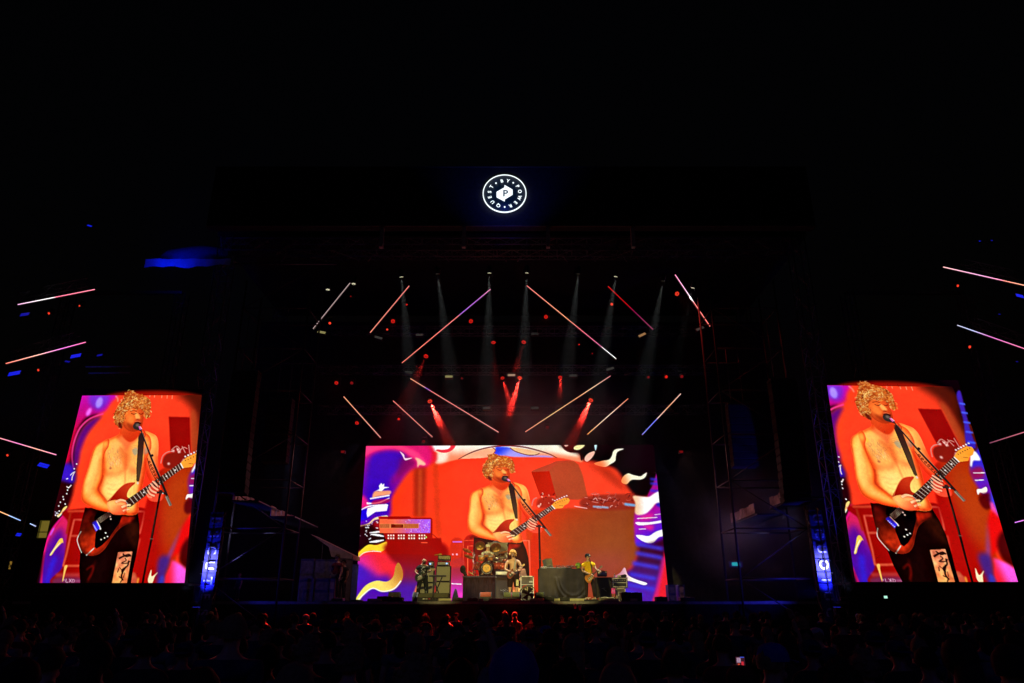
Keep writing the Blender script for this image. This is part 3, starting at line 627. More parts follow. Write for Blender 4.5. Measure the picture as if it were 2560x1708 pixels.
    # guitar amplifier on its cabinet, left
    P([(308, 780), (700, 780), (720, 1000), (640, 1080), (540, 1190), (330, 1190), (410, 980), (320, 880)], ((500, 820, (150, 0, 4)), (480, 1120, (110, 30, 96))), blur=12)
    P([(320, 1080), (540, 1060), (560, 1200), (300, 1210)], (76, 22, 170), a=.9, blur=26)
    P([(300, 742), (612, 742), (680, 742), (690, 860), (310, 850)], (156, 0, 2), smooth=False, blur=3)
    P([(240, 592), (460, 590), (470, 600), (610, 600), (620, 610), (620, 745), (290, 748)], (170, 12, 8), smooth=False, blur=1)
    P([(250, 610), (606, 612), (604, 706), (250, 706)], ((300, 650, (240, 96, 60)), (590, 690, (176, 84, 226))), smooth=False)
    for i in range(110):
        x = R.uniform(430, 602); y = R.uniform(612, 704); L([(x, y), (x+R.uniform(-3, 3), y+R.uniform(5, 10))], 4, R.choice(((210, 140, 240), (140, 50, 190), (235, 190, 250), (220, 90, 130))), a=.8)
    P([(250, 642), (524, 642), (524, 674), (250, 674)], (226, 120, 66), smooth=False)
    for k in range(32):
        x = 256+k*8.4
        if not 322 < x < 420: L([(x, 645), (x, 671)], 3.4, (110, 14, 8))
    P([(330, 646), (416, 646), (416, 670), (330, 670)], (120, 20, 6), smooth=False); L([(360, 658), (404, 658)], 6, (170, 60, 20))
    for k in range(16):
        x = 312+k*18
        if k % 4 != 3:
            E(x, 724, 5.5, 6, (255, 214, 190)); E(x, 744, 5.5, 6, (255, 214, 190))
    E(576, 736, 5, 6, (170, 255, 100))
    L([(540, 774), (585, 774)], 6, (255, 80, 50)); L([(620, 715), (660, 750), (680, 770)], 5, (150, 10, 6))
    # flames lower left, drawn over
    P([(76, 1186), (110, 1125), (160, 1068), (230, 1040), (300, 1046), (345, 1012), (362, 940), (385, 915), (412, 975), (404, 1040), (350, 1102), (270, 1118), (200, 1096), (140, 1140), (100, 1186)], ((380, 930, (190, 110, 40)), (240, 1070, (250, 214, 110))), blur=1)
    L([(90, 1184), (150, 1124), (205, 1092), (270, 1114), (350, 1096), (400, 1040)], 7, (250, 240, 235)); P([(480, 1180), (490, 1120), (512, 1070), (512, 1180)], (250, 130, 70), a=.8, blur=4)
    # cases behind the drummer
    P([(752, 758), (832, 756), (836, 900), (752, 900)], (206, 34, 16), a=.8, blur=3); L([(760, 768), (826, 768)], 8, (206, 96, 190), blur=1)
    P([(838, 760), (960, 756), (1000, 1100), (838, 1100)], (176, 12, 6), a=.9, blur=3); L([(835, 1000), (835, 760), (960, 756)], 9, (222, 60, 32), smooth=False, blur=1); L([(866, 1000), (866, 798), (940, 796)], 8, (232, 82, 50), smooth=False, blur=1)
    P([(750, 900), (835, 880), (836, 960), (752, 960)], (190, 40, 40), a=.9, blur=6); P([(745, 950), (838, 945), (838, 1190), (745, 1190)], ((790, 960, (170, 36, 60)), (790, 1130, (206, 50, 180))), smooth=False, blur=5)
    L([(752, 1060), (822, 1064)], 7, (250, 200, 250), blur=1); E(815, 1140, 26, 22, (250, 60, 190), blur=9); E(790, 856, 7, 7, (240, 150, 170)); E(762, 856, 6, 6, (240, 150, 170))
    L([(1240, 760), (1294, 760), (1300, 900), (1302, 1010)], 11, (244, 100, 70), smooth=False, blur=1); P([(1302, 800), (1350, 700), (1370, 1000), (1366, 1200), (1306, 1200)], (212, 30, 6), a=.7, blur=6)
    L([(884, 745), (905, 732), (935, 738)], 20, (130, 4, 4), blur=3)

SIDE_Z = (60, 960, 500/1508.); RIGHT_Z = (2040, 940, 520/1510.); CENTRE_Z = (860, 1080, 840/2350.)
def zoomM(z): return np.array([[z[2], 0, z[0]], [0, z[2], z[1]], [0, 0, 1.]])
# landmark pairs: left-wall drawing -> right wall, and left-wall drawing -> centre wall
PAIR_R = [((850, 322), (513, 308)), ((1310, 530), (1105, 515)), ((1105, 915), (1075, 905)), ((710, 1268), (838, 1260)), ((817, 1262), (940, 1255)), ((665, 1498), (898, 1492)), ((440, 840), (320, 830)), ((652, 636), (458, 624)), ((515, 1040), (520, 1040)), ((765, 90), (315, 70)), ((130, 1490), (290, 1487)), ((1215, 1490), (1460, 1490)), ((570, 142), (135, 130))]
PAIR_C = [((850, 322), (1118, 328)), ((652, 636), (1018, 543)), ((1325, 535), (1582, 464)), ((1105, 915), (1440, 728)), ((440, 840), (884, 672)), ((858, 745), (1208, 612)), ((1028, 820), (1352, 668)), ((760, 75), (1005, 168)), ((950, 150), (1182, 215)), ((790, 950), (1190, 745)), ((1010, 420), (1275, 400))]
def quadM(q, W, H):
    return homog(q, [(0, 0), (W, 0), (W, H), (0, H)])
def zq(z, pts): return [(z[0]+x*z[2], z[1]+y*z[2]) for x, y in pts]
QUAD_C = zq(CENTRE_Z, [(155, 99), (2165, 90), (2275, 1188), (77, 1188)])
QUAD_L = zq(SIDE_Z, [(451, 40), (1344, 40), (1210, 1500), (92, 1500)])
QUAD_R = zq(RIGHT_Z, [(76, 30), (1030, 30), (1466, 1495), (285, 1495)])
def finish(A, seed):
    r = np.random.RandomState(seed)
    A.mottle(np.ones((A.H, A.W)), .03, (3, 12, 40))
    b = np.stack([box_blur(A.c[..., i], 2) for i in range(3)], 2); A.c = np.clip(A.c+.25*(A.c-b), 0, 1)
    b = np.stack([box_blur(A.c[..., i], 14) for i in range(3)], 2); A.c = np.clip(A.c+.15*(A.c-b), 0, 1)
    c = A.c*(1+0.07*(r.rand(A.H, A.W, 1)-.5))
    c[::2] *= .985
    c = np.clip(c, 0, 1)
    return np.where(c < .04045, c/12.92, ((c+.055)/1.055)**2.4)
def screen_centre():
    W, H = 640, 350
    A = Art(W, H, quadM(QUAD_C, W, H) @ zoomM(CENTRE_Z))
    paint_centre_background(A)
    T = affine([a for a, b in PAIR_C], [b for a, b in PAIR_C])
    B = retarget(A, T); paint_performer(B, True); A.c = B.c
    return finish(A, 1)
def screen_side(right):
    W, H = 300, 390
    T = homog([a for a, b in PAIR_R], [b for a, b in PAIR_R]) if right else np.eye(3)
    z, q = (RIGHT_Z, QUAD_R) if right else (SIDE_Z, QUAD_L)
    A = Art(W, H, quadM(q, W, H) @ zoomM(z) @ T)
    paint_side_background(A)
    if right:
        A2 = retarget(A, np.linalg.inv(T))
        A2.poly([(880, 20), (1100, 20), (1120, 300), (1060, 320), (1040, 200), (1010, 130)], (12, 0, 4), a=.95, blur=24)
        A2.poly([(1020, 150), (1045, 110), (1075, 220), (1120, 400), (1160, 520), (1090, 500), (1070, 330)], (60, 30, 170), a=.95, blur=4)
        for y in (200, 265, 335, 405, 480): A2.line([(1040+(y-200)*.22, y), (1085+(y-200)*.26, y+8)], 12, (70, 90, 235), blur=3)
        A.c = A2.c
    paint_performer(A)
    return finish(A, 2+right)
# ---------------------------------------------------------------- ground, decks, haze
DECK = 2.2
g = MB().add([(-300, -60, 0), (300, -60, 0), (300, 400, 0), (-300, 400, 0)], [(0, 1, 2, 3)]).build('ground', mat('trampled_ground', (.035, .03, .022), .95, var=.5, scale=.7, bump=.4)); tag(g, kind='structure')
hm = bpy.data.materials.new('thin_smoke'); hm.use_nodes = True; nt = hm.node_tree; nt.nodes.remove(nt.nodes['Principled BSDF'])
pv = nt.nodes.new('ShaderNodeVolumePrincipled'); pv.inputs['Density'].default_value = SMOKE; pv.inputs['Color'].default_value = (.85, .87, .9, 1)
nt.links.new(pv.outputs[0], nt.nodes['Material Output'].inputs['Volume'])
hz = MB().box(-34, 34, 29.5, 60, .5, 40).build('stage_smoke', hm); tag(hz, kind='stuff')
def smoke_cloud(lo, hi, dens, scale, seed):
    m = bpy.data.materials.new('drifting_smoke'); m.use_nodes = True; nt = m.node_tree; nt.nodes.remove(nt.nodes['Principled BSDF']); N = nt.nodes.new
    tc = N('ShaderNodeTexCoord'); no = N('ShaderNodeTexNoise'); no.inputs['Scale'].default_value = scale; no.inputs['Detail'].default_value = 3; no.noise_dimensions = '4D'; no.inputs['W'].default_value = seed
    nt.links.new(tc.outputs['Object'], no.inputs['Vector'])
    # fades out towards the faces of the box
    sc = N('ShaderNodeVectorMath'); sc.operation = 'MULTIPLY'; sc.inputs[1].default_value = tuple(2/(b_-a) for a, b_ in zip(lo, hi)); nt.links.new(tc.outputs['Object'], sc.inputs[0])
    ln = N('ShaderNodeVectorMath'); ln.operation = 'LENGTH'; nt.links.new(sc.outputs[0], ln.inputs[0])
    fa = N('ShaderNodeMapRange'); fa.inputs['From Min'].default_value = 1.; fa.inputs['From Max'].default_value = .1; nt.links.new(ln.outputs['Value'], fa.inputs['Value'])
    th = N('ShaderNodeMapRange'); th.inputs['From Min'].default_value = .38; th.inputs['From Max'].default_value = .7; nt.links.new(no.outputs['Fac'], th.inputs['Value'])
    mu = N('ShaderNodeMath'); mu.operation = 'MULTIPLY'; nt.links.new(fa.outputs[0], mu.inputs[0]); nt.links.new(th.outputs[0], mu.inputs[1])
    m2 = N('ShaderNodeMath'); m2.operation = 'MULTIPLY'; m2.inputs[1].default_value = dens; nt.links.new(mu.outputs[0], m2.inputs[0])
    v = N('ShaderNodeVolumePrincipled'); v.inputs['Color'].default_value = (.85, .85, .87, 1); nt.links.new(m2.outputs[0], v.inputs['Density']); nt.links.new(v.outputs[0], nt.nodes['Material Output'].inputs['Volume'])
    c = [(a+b_)/2 for a, b_ in zip(lo, hi)]
    o = MB().box(*sum(((a-k, b_-k) for a, b_, k in zip(lo, hi, c)), ())).build('smoke_cloud', m, None, c); tag(o, kind='stuff'); return o
smoke_cloud((-9, 37.2, 9.), (8, 40.6, 15.5), .45, .35, 1.)
smoke_cloud((8, 33.6, 2.25), (17, 40.5, 9.5), .24, .3, 2.)

XL, XR = -22.0, 22.0
stage = empty('stage', (0, 33.4, 0), 0, 'wide black festival stage deck under the band and the big screen', 'stage')
MB().box(XL, XR, 33.4-33.4, 44-33.4, DECK-.12, DECK).build('deck', mat('stage_deck', (.03, .03, .03), .35, var=.4, scale=3), stage)
fr = MB()
for k in range(22): fr.box(XL+k*2+.02, XL+k*2+1.98, .02, .06, .02, DECK-.16)
fr.build('front_skirt', MATTE, stage)
MB().box(XL, XR, -.03, 0, DECK-.13, DECK-.02).build('edge_trim', mat('edge_trim_grey', (.3, .29, .25), .5), stage)

# ---------------------------------------------------------------- LED walls
def led_wall(name, quad, D, pic, label, strength=1.0):
    H, W, _ = pic.shape
    M = np.linalg.inv(quadM(quad, W-1, H-1))
    vv, uu = np.mgrid[0:H, 0:W]
    s = apply_h(M, np.c_[uu.ravel(), vv.ravel()])
    cx, cz = (s[:, 0]-1280)/FPX, (854-s[:, 1])/FPX
    t = D/(math.cos(PITCH)-cz*math.sin(PITCH))
    co = np.c_[cx*t, np.full(len(t), D), CAM_H+t*(math.sin(PITCH)+cz*math.cos(PITCH))].astype(np.float32)
    org = co[(H-1)*W:].mean(0); co = co-org
    me = bpy.data.meshes.new('lit_face'); n = H*W; q = (H-1)*(W-1)
    a = (np.arange(H-1)[:, None]*W+np.arange(W-1)[None, :]).ravel()
    idx = np.c_[a, a+W, a+W+1, a+1].astype(np.int32)
    me.vertices.add(n); me.vertices.foreach_set('co', co.ravel())
    me.loops.add(q*4); me.loops.foreach_set('vertex_index', idx.ravel())
    me.polygons.add(q); me.polygons.foreach_set('loop_start', np.arange(0, q*4, 4, dtype=np.int32))
    me.update(calc_edges=True)
    set_cols(me, pic.reshape(-1, 3)); me.materials.append(attr_emit('led_pixels', strength))
    root = empty(name, tuple(float(x) for x in org), 0, label, 'LED screen')
    o = bpy.data.objects.new('lit_face', me); col.objects.link(o); o.parent = root
    # cabinet behind the lit face
    c4 = [Vector(co[i]) for i in (0, W-1, n-1, n-W)]
    mb = MB(); y0, y1 = .012, .28
    mb.prism([(v.x, v.z) for v in c4], y0, y1)
    mb.build('cabinet', BLACK, root)
    ct = MB()
    zs = [c4[3].z+(c4[0].z-c4[3].z)*k/6 for k in range(7)]
    for z in zs: ct.box(min(v.x for v in c4)+.4, max(v.x for v in c4)-.4, .285, .36, z-.03 if z > zs[0] else z, (z+.03) if z < zs[-1] else z)
    ct.build('support_rail', STEEL, root)
    return root
SC = 41.0
led_wall('led_screen', QUAD_C, SC, screen_centre(), 'huge landscape LED screen behind the band showing the shirtless singer between painted flames', 1.12)
led_wall('led_screen', QUAD_L, 33.0, screen_side(False), 'tall LED screen left of the stage with violet upper left corner, showing the guitarist', 1.12)
led_wall('led_screen', QUAD_R, 33.0, screen_side(True), 'tall LED screen right of the stage with dark upper right corner, showing the guitarist', 1.12)
# dark backing wall of the stage behind the screen and side masking
b = MB(); p0 = P(800, 900, 41.6)
b.box(-16, 16, 0, .15, 0, 19).build('back_drape', MATTE, None, (0, 42.2, 0)); tag(bpy.data.objects['back_drape'], 'black drape hanging across the back of the stage behind the central screen', 'drape')
# risers under the side screens
for sx, q, w in ((-1, QUAD_L, 'left'), (1, QUAD_R, 'right')):
    a = P(q[3][0], q[3][1], 33.); c = P(q[2][0], q[2][1], 33.)
    t = empty('screen_base', ((a.x+c.x)/2, 33.1, 0), 0, 'black scaffold base carrying the tall %s screen' % ('guitarist' if 0 else w), 'base')
    hw = (c.x-a.x)/2+.25; m = MB()
    for k in range(5):
        x = -hw+k*hw/2; m.tube([(x, .4, 0), (x, .4, a.z-.1)], .03); m.tube([(x, 1.4, 0), (x, 1.4, a.z-.1)], .03)
    for k in range(4):
        x = -hw+k*hw/2; m.tube([(x, .4, .1), (x+hw/2, .4, a.z-.15)], .02)
    m.build('scaffold_frame', STEEL, t)
    m = MB(); m.box(-hw, hw, -.15, 1.5, a.z-.1, a.z-.02); m.build('platform', BLACK, t)
    m = MB(); m.box(-hw, hw, .22, .26, .01, a.z-.11); m.build('skirt', MATTE, t)
    m = MB()
    for z in (a.z-.35, a.z-.22, a.z-.48): m.box(-hw+.2, -hw+2.4, -.2, -.152, z, z+.03)
    m.build('rail', STEEL, t)

# ---------------------------------------------------------------- roof, header and its lit emblem
roof = empty('stage_roof', (0, 33.2, 0), 0, 'dark flat roof of the stage held up on four trussed legs', 'roof')
zr = P(1280, 590, 33.2).z
MB().box(-15.5, 15.5, 0, 11, zr, zr+.5).build('roof_slab', MATTE, roof)
def truss(mb, a, b, w=.5, n=None, r=.032):
    a, b = Vector(a), Vector(b); d = b-a; L = d.length; d.normalize()
    u = d.cross(Vector((0, 1, 0))); u = u.normalized() if u.length > .1 else Vector((1, 0, 0)); v = d.cross(u).normalized()
    n = n or max(2, int(L/(w*1.1)))
    cs = [(u*i+v*j)*w/2 for i, j in ((1, 1), (1, -1), (-1, -1), (-1, 1))]
    for c in cs: mb.tube([a+c, b+c], r, 6)
    for k in range(n):
        p, q = a+d*(L*k/n), a+d*(L*(k+1)/n)
        for i in range(4):
            c1, c2 = cs[i], cs[(i+1) % 4]
            if k % 2: c1, c2 = c2, c1
            mb.tube([p+c1, q+c2], r*.55, 5, False)
        for i in range(4): mb.tube([p+cs[i], p+cs[(i+1) % 4]], r*.5, 5, False)
    return mb
for x in (-15, 15):
    for y in (.3, 9.5):
        truss(MB(), (x, y, 0.02), (x, y, zr), .7).build('leg', ALU, roof)
m = MB(); truss(m, (-15, .3, zr-.5), (15, .3, zr-.5), .7); m.build('front_beam', ALU, roof)
m = MB(); rr = random.Random(2)
for k in range(16):
    x = -12+k*1.6+rr.uniform(-.1, .1); m.tube([(x, 1.2, zr-.02), (x+rr.choice((-.5, .5)), 1.2, zr-.9)], .035, 6)
m.build('brace', ALU, roof)
hd = 31.2
hb = empty('stage_header', (0, hd, 0), 0, 'long black header panel above the stage roof carrying the round emblem', 'header')
A0, A1 = P(1280, 417, hd), P(1280, 566, hd); xl, xr = P(515, 566, hd).x, P(2040, 566, hd).x
MB().box(xl, xr, .02, .5, A1.z, A0.z).build('panel', mat('header_black', (.03, .03, .034), .7), hb)
m = MB(); m.box(xl, xr, -.03, .018, A0.z-.04, A0.z); m.box(xl, xr, -.03, .018, A1.z, A1.z+.05); m.build('frame', mat('frame_grey', (.07, .07, .07), .5), hb)
for px in (955, 1160, 1370, 1582):
    x = P(px, 566, hd).x; MB().box(x-.09, x+.09, .05, .3, A1.z-1.1, A1.z-.02).build('bracket', mat('bracket_grey', (.4, .4, .4), .5), hb)
# emblem
c0 = P(1261.5, 484, hd-.1); em = empty('emblem_sign', tuple(c0), 0, 'round white backlit emblem with the letter P ringed by the words QUEST BY POWER', 'sign')
R = 1.105
lit = emit('sign_white', (.88, .97, 1.), 1.35)
ring = MB(); n = 72
for r0, r1 in ((R-.045, R),):
    vs = []
    for k in range(n):
        t = 2*PI*k/n
        for r, y in ((r0, -.03), (r1, -.03), (r1, .03), (r0, .03)): vs.append((r*math.cos(t), y, r*math.sin(t)))
    ring.add(vs, [(4*k+i, 4*k+(i+1) % 4, 4*((k+1) % n)+(i+1) % 4, 4*((k+1) % n)+i) for k in range(n) for i in range(4)])
ring.build('ring', lit, em)
MB().lathe([(0, -.01), (R-.03, -.01), (R-.03, .05), (0, .05)], axis='Y', n=60).build('disc', emit('sign_field', (.0, .012, .045), .35), em)
lt = MB()
def put_text(mb, ch, x, z, size, rot, y=-.03):
    vs, fs = text_mesh(ch, size); c, s = math.cos(rot), math.sin(rot)
    mb.add([(x+v.x*c-v.y*s, y-v.z, z+v.x*s+v.y*c) for v in vs], fs)
for ch, px, py in (('B', 1125, 478), ('Y', 1268, 475), ('P', 1488, 598), ('O', 1540, 718), ('W', 1530, 862), ('E', 1445, 975), ('R', 1325, 1050), ('Q', 1045, 1045), ('U', 912, 965), ('E', 848, 852), ('S', 843, 730), ('T', 888, 608)):
    p = P(1130+px/9.038, 400+py/9.038, hd-.1)-c0; rot = math.atan2(p.z, p.x)-PI/2
    put_text(lt, ch, p.x*.97, p.z*.97, .25, rot)
for px, py in ((994, 530), (1384, 522), (1190, 1068)):
    p = P(1130+px/9.038, 400+py/9.038, hd-.1)-c0
    lt.lathe([(0, -.035), (.042, -.035), (.042, 0)], (p.x, 0, p.z), 'Y', 12)
lt.build('lettering', lit, em)
def ez(px, py): p = P(1130+px/9.038, 400+py/9.038, hd-.1)-c0; return (p.x, p.z)
MB().prism([ez(*q) for q in ((1186, 572), (1368, 676), (1370, 790), (1194, 896), (1190, 945), (1008, 850), (1006, 730), (1184, 628))], -.03, .0).build('badge', lit, em)
pm = MB(); q = ez(1205, 770); put_text(pm, 'P', q[0], q[1], .52, 0, -.035); pm.build('badge_letter', emit('sign_navy', (.0, .03, .12), .5), em)
spot(em, 'blue_wash', (c0.x, hd-3, c0.z-3.5), (c0.x, hd, c0.z+1.2), 330, (.03, .06, 1), 85, 1.)
# ---------------------------------------------------------------- light bars on their trusses
def Z1(x, y): return (760+x*.45106, 640+y*.45106)
def ZL(x, y): return (x*.3234, 520+y*.3234)
def ZL3(x, y): return (x*.319, 1000+y*.319)
def ZR(x, y): return (1760+x*.3404, 520+y*.3404)
def ZR3(x, y): return (2040+x*.3444, 940+y*.3444)
PK, PU, WH, OR, RD, MG, LV, BL = (255, 130, 125), (190, 110, 220), (255, 250, 250), (255, 165, 120), (200, 12, 24), (190, 20, 90), (240, 170, 220), (120, 130, 255)
BARS = [
 (Z1(255, 150), Z1(50, 404), 34.5, [(0, (200, 170, 170)), (1, (190, 160, 160))], .75, 'thin pale light bar at the far upper left of the diamond pattern'),
 (Z1(583, 166), Z1(367, 425), 36.5, [(0, PK), (1, (255, 150, 125))], 1, 'salmon light bar sloping down to the left, second from the left in the top row'),
 (Z1(1033, 185), Z1(543, 593), 38.5, [(0, (255, 150, 190)), (.15, PU), (.35, (175, 110, 230)), (.37, PK), (1, (255, 130, 110))], 1, 'long light bar forming the upper left arm of the central diamond, violet near its top'),
 (Z1(1235, 165), Z1(1730, 570), 38.5, [(0, PK), (.45, OR), (.6, (255, 120, 130)), (.84, (220, 110, 160)), (.86, WH), (1, WH)], 1, 'long light bar forming the upper right arm of the central diamond, white at its foot'),
 (Z1(1685, 168), Z1(1935, 408), 36.5, [(0, (230, 30, 30)), (.45, RD), (.6, (150, 20, 80)), (1, (170, 70, 110))], .75, 'dark red light bar sloping down right, second from right in the top row'),
 (Z1(2057, 104), Z1(2250, 390), 34.5, [(0, (255, 150, 190)), (.3, (255, 190, 225)), (.5, WH), (.55, PK), (1, (255, 120, 110))], 1.2, 'bright pink and white light bar at the far upper right of the diamond pattern'),
 (Z1(220, 780), Z1(425, 1008), 34.5, [(0, OR), (1, (240, 150, 140))], .9, 'orange pink light bar at the far lower left of the diamond pattern'),
 (Z1(494, 803), Z1(711, 1003), 36.5, [(0, PK), (1, (240, 140, 130))], .85, 'pink light bar sloping down to the right, second from the left in the bottom row'),
 (Z1(590, 680), Z1(1078, 977), 38.5, [(0, OR), (.16, (255, 170, 150)), (.19, (130, 90, 240)), (.24, PK), (1, (255, 160, 150))], .9, 'long light bar forming the lower left arm of the central diamond, partly violet'),
 (Z1(1227, 975), Z1(1699, 665), 38.5, [(0, (255, 140, 120)), (.3, (255, 200, 140)), (.6, OR), (.8, (255, 210, 170)), (1, (220, 120, 130))], .9, 'long light bar forming the lower right arm of the central diamond, orange yellow'),
 (Z1(1571, 989), Z1(1796, 791), 36.5, [(0, (255, 160, 80)), (.5, (255, 225, 200)), (1, (240, 120, 90))], .9, 'cream and orange light bar, second from the right in the bottom row'),
 (Z1(1875, 990), Z1(2088, 764), 34.5, [(0, (150, 150, 255)), (.35, (110, 120, 255)), (.4, (255, 210, 200)), (.7, (255, 170, 120)), (1, (255, 200, 190))], .9, 'light bar at the far lower right of the diamond pattern, blue at its lower end'),
 (ZL(138, 747), ZL(732, 630), 33.5, [(0, LV), (.3, WH), (.46, WH), (.5, (255, 120, 150)), (1, (255, 140, 160))], 1.3, 'topmost light bar left of the stage, white on its left half, pink on the right'),
 (ZL(46, 1203), ZL(662, 1038), 33.5, [(0, (255, 130, 110)), (.4, (255, 190, 170)), (.7, (230, 120, 220)), (1, (255, 120, 170))], 1.3, 'second light bar from the top left of the stage, orange fading to violet pink'),
 (ZL3(-60, 282), ZL3(440, 430), 33.5, [(0, (255, 170, 140)), (.4, (240, 130, 200)), (.7, (255, 180, 150)), (1, (255, 150, 190))], 1.1, 'third light bar from the top on the left, ending above the left screen edge'),
 (ZL3(-60, 850), ZL3(160, 945), 33.5, [(0, (255, 170, 110)), (.55, (255, 190, 130)), (.62, (170, 200, 255)), (1, (150, 180, 240))], 1.1, 'short light bar at the left edge low beside the left screen, orange turning pale blue'),
 (ZL3(236, 970), ZL3(280, 990), 33.5, [(0, (170, 200, 255)), (1, (200, 210, 255))], 1, 'very short pale blue light bar beside the lower left of the left screen'),
 (ZR(1758, 434), ZR(2440, 588), 33.5, [(0, (255, 190, 190)), (.4, LV), (.62, (255, 150, 190)), (.66, (255, 150, 130)), (1, (255, 190, 150))], 1.3, 'topmost light bar right of the stage, sloping down to the right edge'),
 (ZR(1860, 861), ZR(2440, 1064), 33.5, [(0, (190, 190, 220)), (.2, (190, 200, 250)), (.4, (220, 120, 200)), (1, (255, 130, 160))], 1.1, 'second light bar from the top right of the stage, pale blue turning pink'),
 (ZR3(1262, 487), ZR3(1600, 380), 33.5, [(0, (150, 80, 100)), (1, (255, 140, 160))], .7, 'dim pink light bar rising to the right beside the right screen'),
 (ZR3(1445, 1064), ZR3(1600, 1025), 33.5, [(0, (220, 130, 255)), (1, (255, 140, 200))], 1, 'short violet light bar low at the right edge beside the right screen'),
]
for a, b_, D, cs, s, lab in BARS:
    A, B = P(*a, D), P(*b_, D); mid = (A+B)/2; d = (B-A); L = d.length; d.normalize()
    side = 'left of the stage' if mid.x < -12 else 'right of the stage' if mid.x > 12 else ''
    t = empty('light_bar', tuple(mid), 0, lab, 'light bar', 'light bars hanging %s' % (side or 'in nested diamonds above the stage'))
    MB().box(-.045, .045, .03, .11, -L/2, L/2, Matrix((d.cross(Vector((0, 1, 0))), (0, 1, 0), d)).transposed()).build('housing', BLACK, t)
    N = 48; mb = MB(); mb.tube([d*(L*(k/N-.5)) for k in range(N+1)], .02, 6, False)
    me = mb.mesh('tube'); ts = np.array([(Vector(v.co).dot(d)/L+.5) for v in me.vertices])
    xs = [c[0] for c in cs]; C = np.array([sock(c[1]) for c in cs])
    set_cols(me, np.stack([np.interp(ts, xs, C[:, i]) for i in range(3)], 1)*s*1.15)
    me.materials.append(attr_emit('led_bar', 1.1)); o = bpy.data.objects.new('tube', me); col.objects.link(o); o.parent = t
    m = MB()
    for k in (.12, .5, .88):
        p = d*(L*(k-.5)); m.tube([p+Vector((0, .12, 0)), p+Vector((0, .3, .12))], .02, 6)
    m.build('clamp', STEEL, t)

# cross trusses that carry the rig
def truss_thing(a, b, w, lab, r=.03, m_=None):
    a, b = Vector(a), Vector(b); t = empty('lighting_truss', tuple((a+b)/2), 0, lab, 'truss', 'aluminium trusses of the lighting rig')
    mb = MB(); truss(mb, a-(a+b)/2, b-(a+b)/2, w, None, r); mb.build('chords_and_braces', m_ or ALU, t); return t
for (yy, D, x, lab) in ((650, 34.9, 12.5, 'high front lighting truss just under the roof'), (842, 38.9, 11, 'second lighting truss from the top, above the pair of red spots'), (940, 39.2, 11.5, 'lighting truss across the middle of the central diamond'), (1040, 39.4, 11, 'lowest lighting truss, just above the big screen')):
    z = P(1280, yy, D).z+.35; truss_thing((-x, D, z), (x, D, z), .45, lab, .022)

# ---------------------------------------------------------------- moving heads, strobes
def moving_head(pt, aim, lens_mat, r, lab, group, hang=.42):
    t = empty('spotlight', tuple(pt), 0, lab, 'spotlight', group)
    s = max(r, .075)/.12; d = (Vector(aim)-pt).normalized()
    q = d.to_track_quat('Z', 'Y').to_matrix()
    MB().bbox(-.17*s, .17*s, -.13*s+.3*s, .13*s+.3*s, hang*s, hang*s+.12*s, .02*s).build('base', BLACK, t)
    y = MB()
    for sx in (-1, 1): y.box(sx*.2*s-.02*s, sx*.2*s+.02*s, .24*s, .36*s, -.06*s, hang*s)
    y.box(-.22*s, .22*s, .24*s, .36*s, hang*s-.04*s, hang*s-.002); y.build('yoke', BLACK, t)
    h = MB(); h.lathe([(0, -.5*s), (.12*s, -.48*s), (.15*s, -.3*s), (.17*s, -.02*s), (r*1.12, .02*s), (r*1.05, .02*s), (r*1.02, -.03*s)], (0, 0, 0), 'Z', 18, q); h.build('head', BLACK, t)
    l = MB(); l.lathe([(0, .016*s), (r*.6, .012*s), (r, -.008*s)], (0, 0, 0), 'Z', 18, q); ln = l.build('lens', lens_mat, t)
    if r > .08:
        g2 = MB()
        for a in range(3): g2.tube([q @ Vector((math.cos(a*2.1)*r, math.sin(a*2.1)*r, .024*s)), q @ Vector((-math.cos(a*2.1)*r, -math.sin(a*2.1)*r, .024*s))], r*.09, 5)
        g2.build('lens_ribs', BLACK, ln)
    return t
RL = emit('red_lens', (.75, .014, .008), 1.0); RB = emit('red_lens_bright', (1., .05, .02), 1.15); RDm = emit('red_lens_dim', (.22, .005, .005), .8)
WL = emit('white_lens', (1., .95, .62), 1.1)
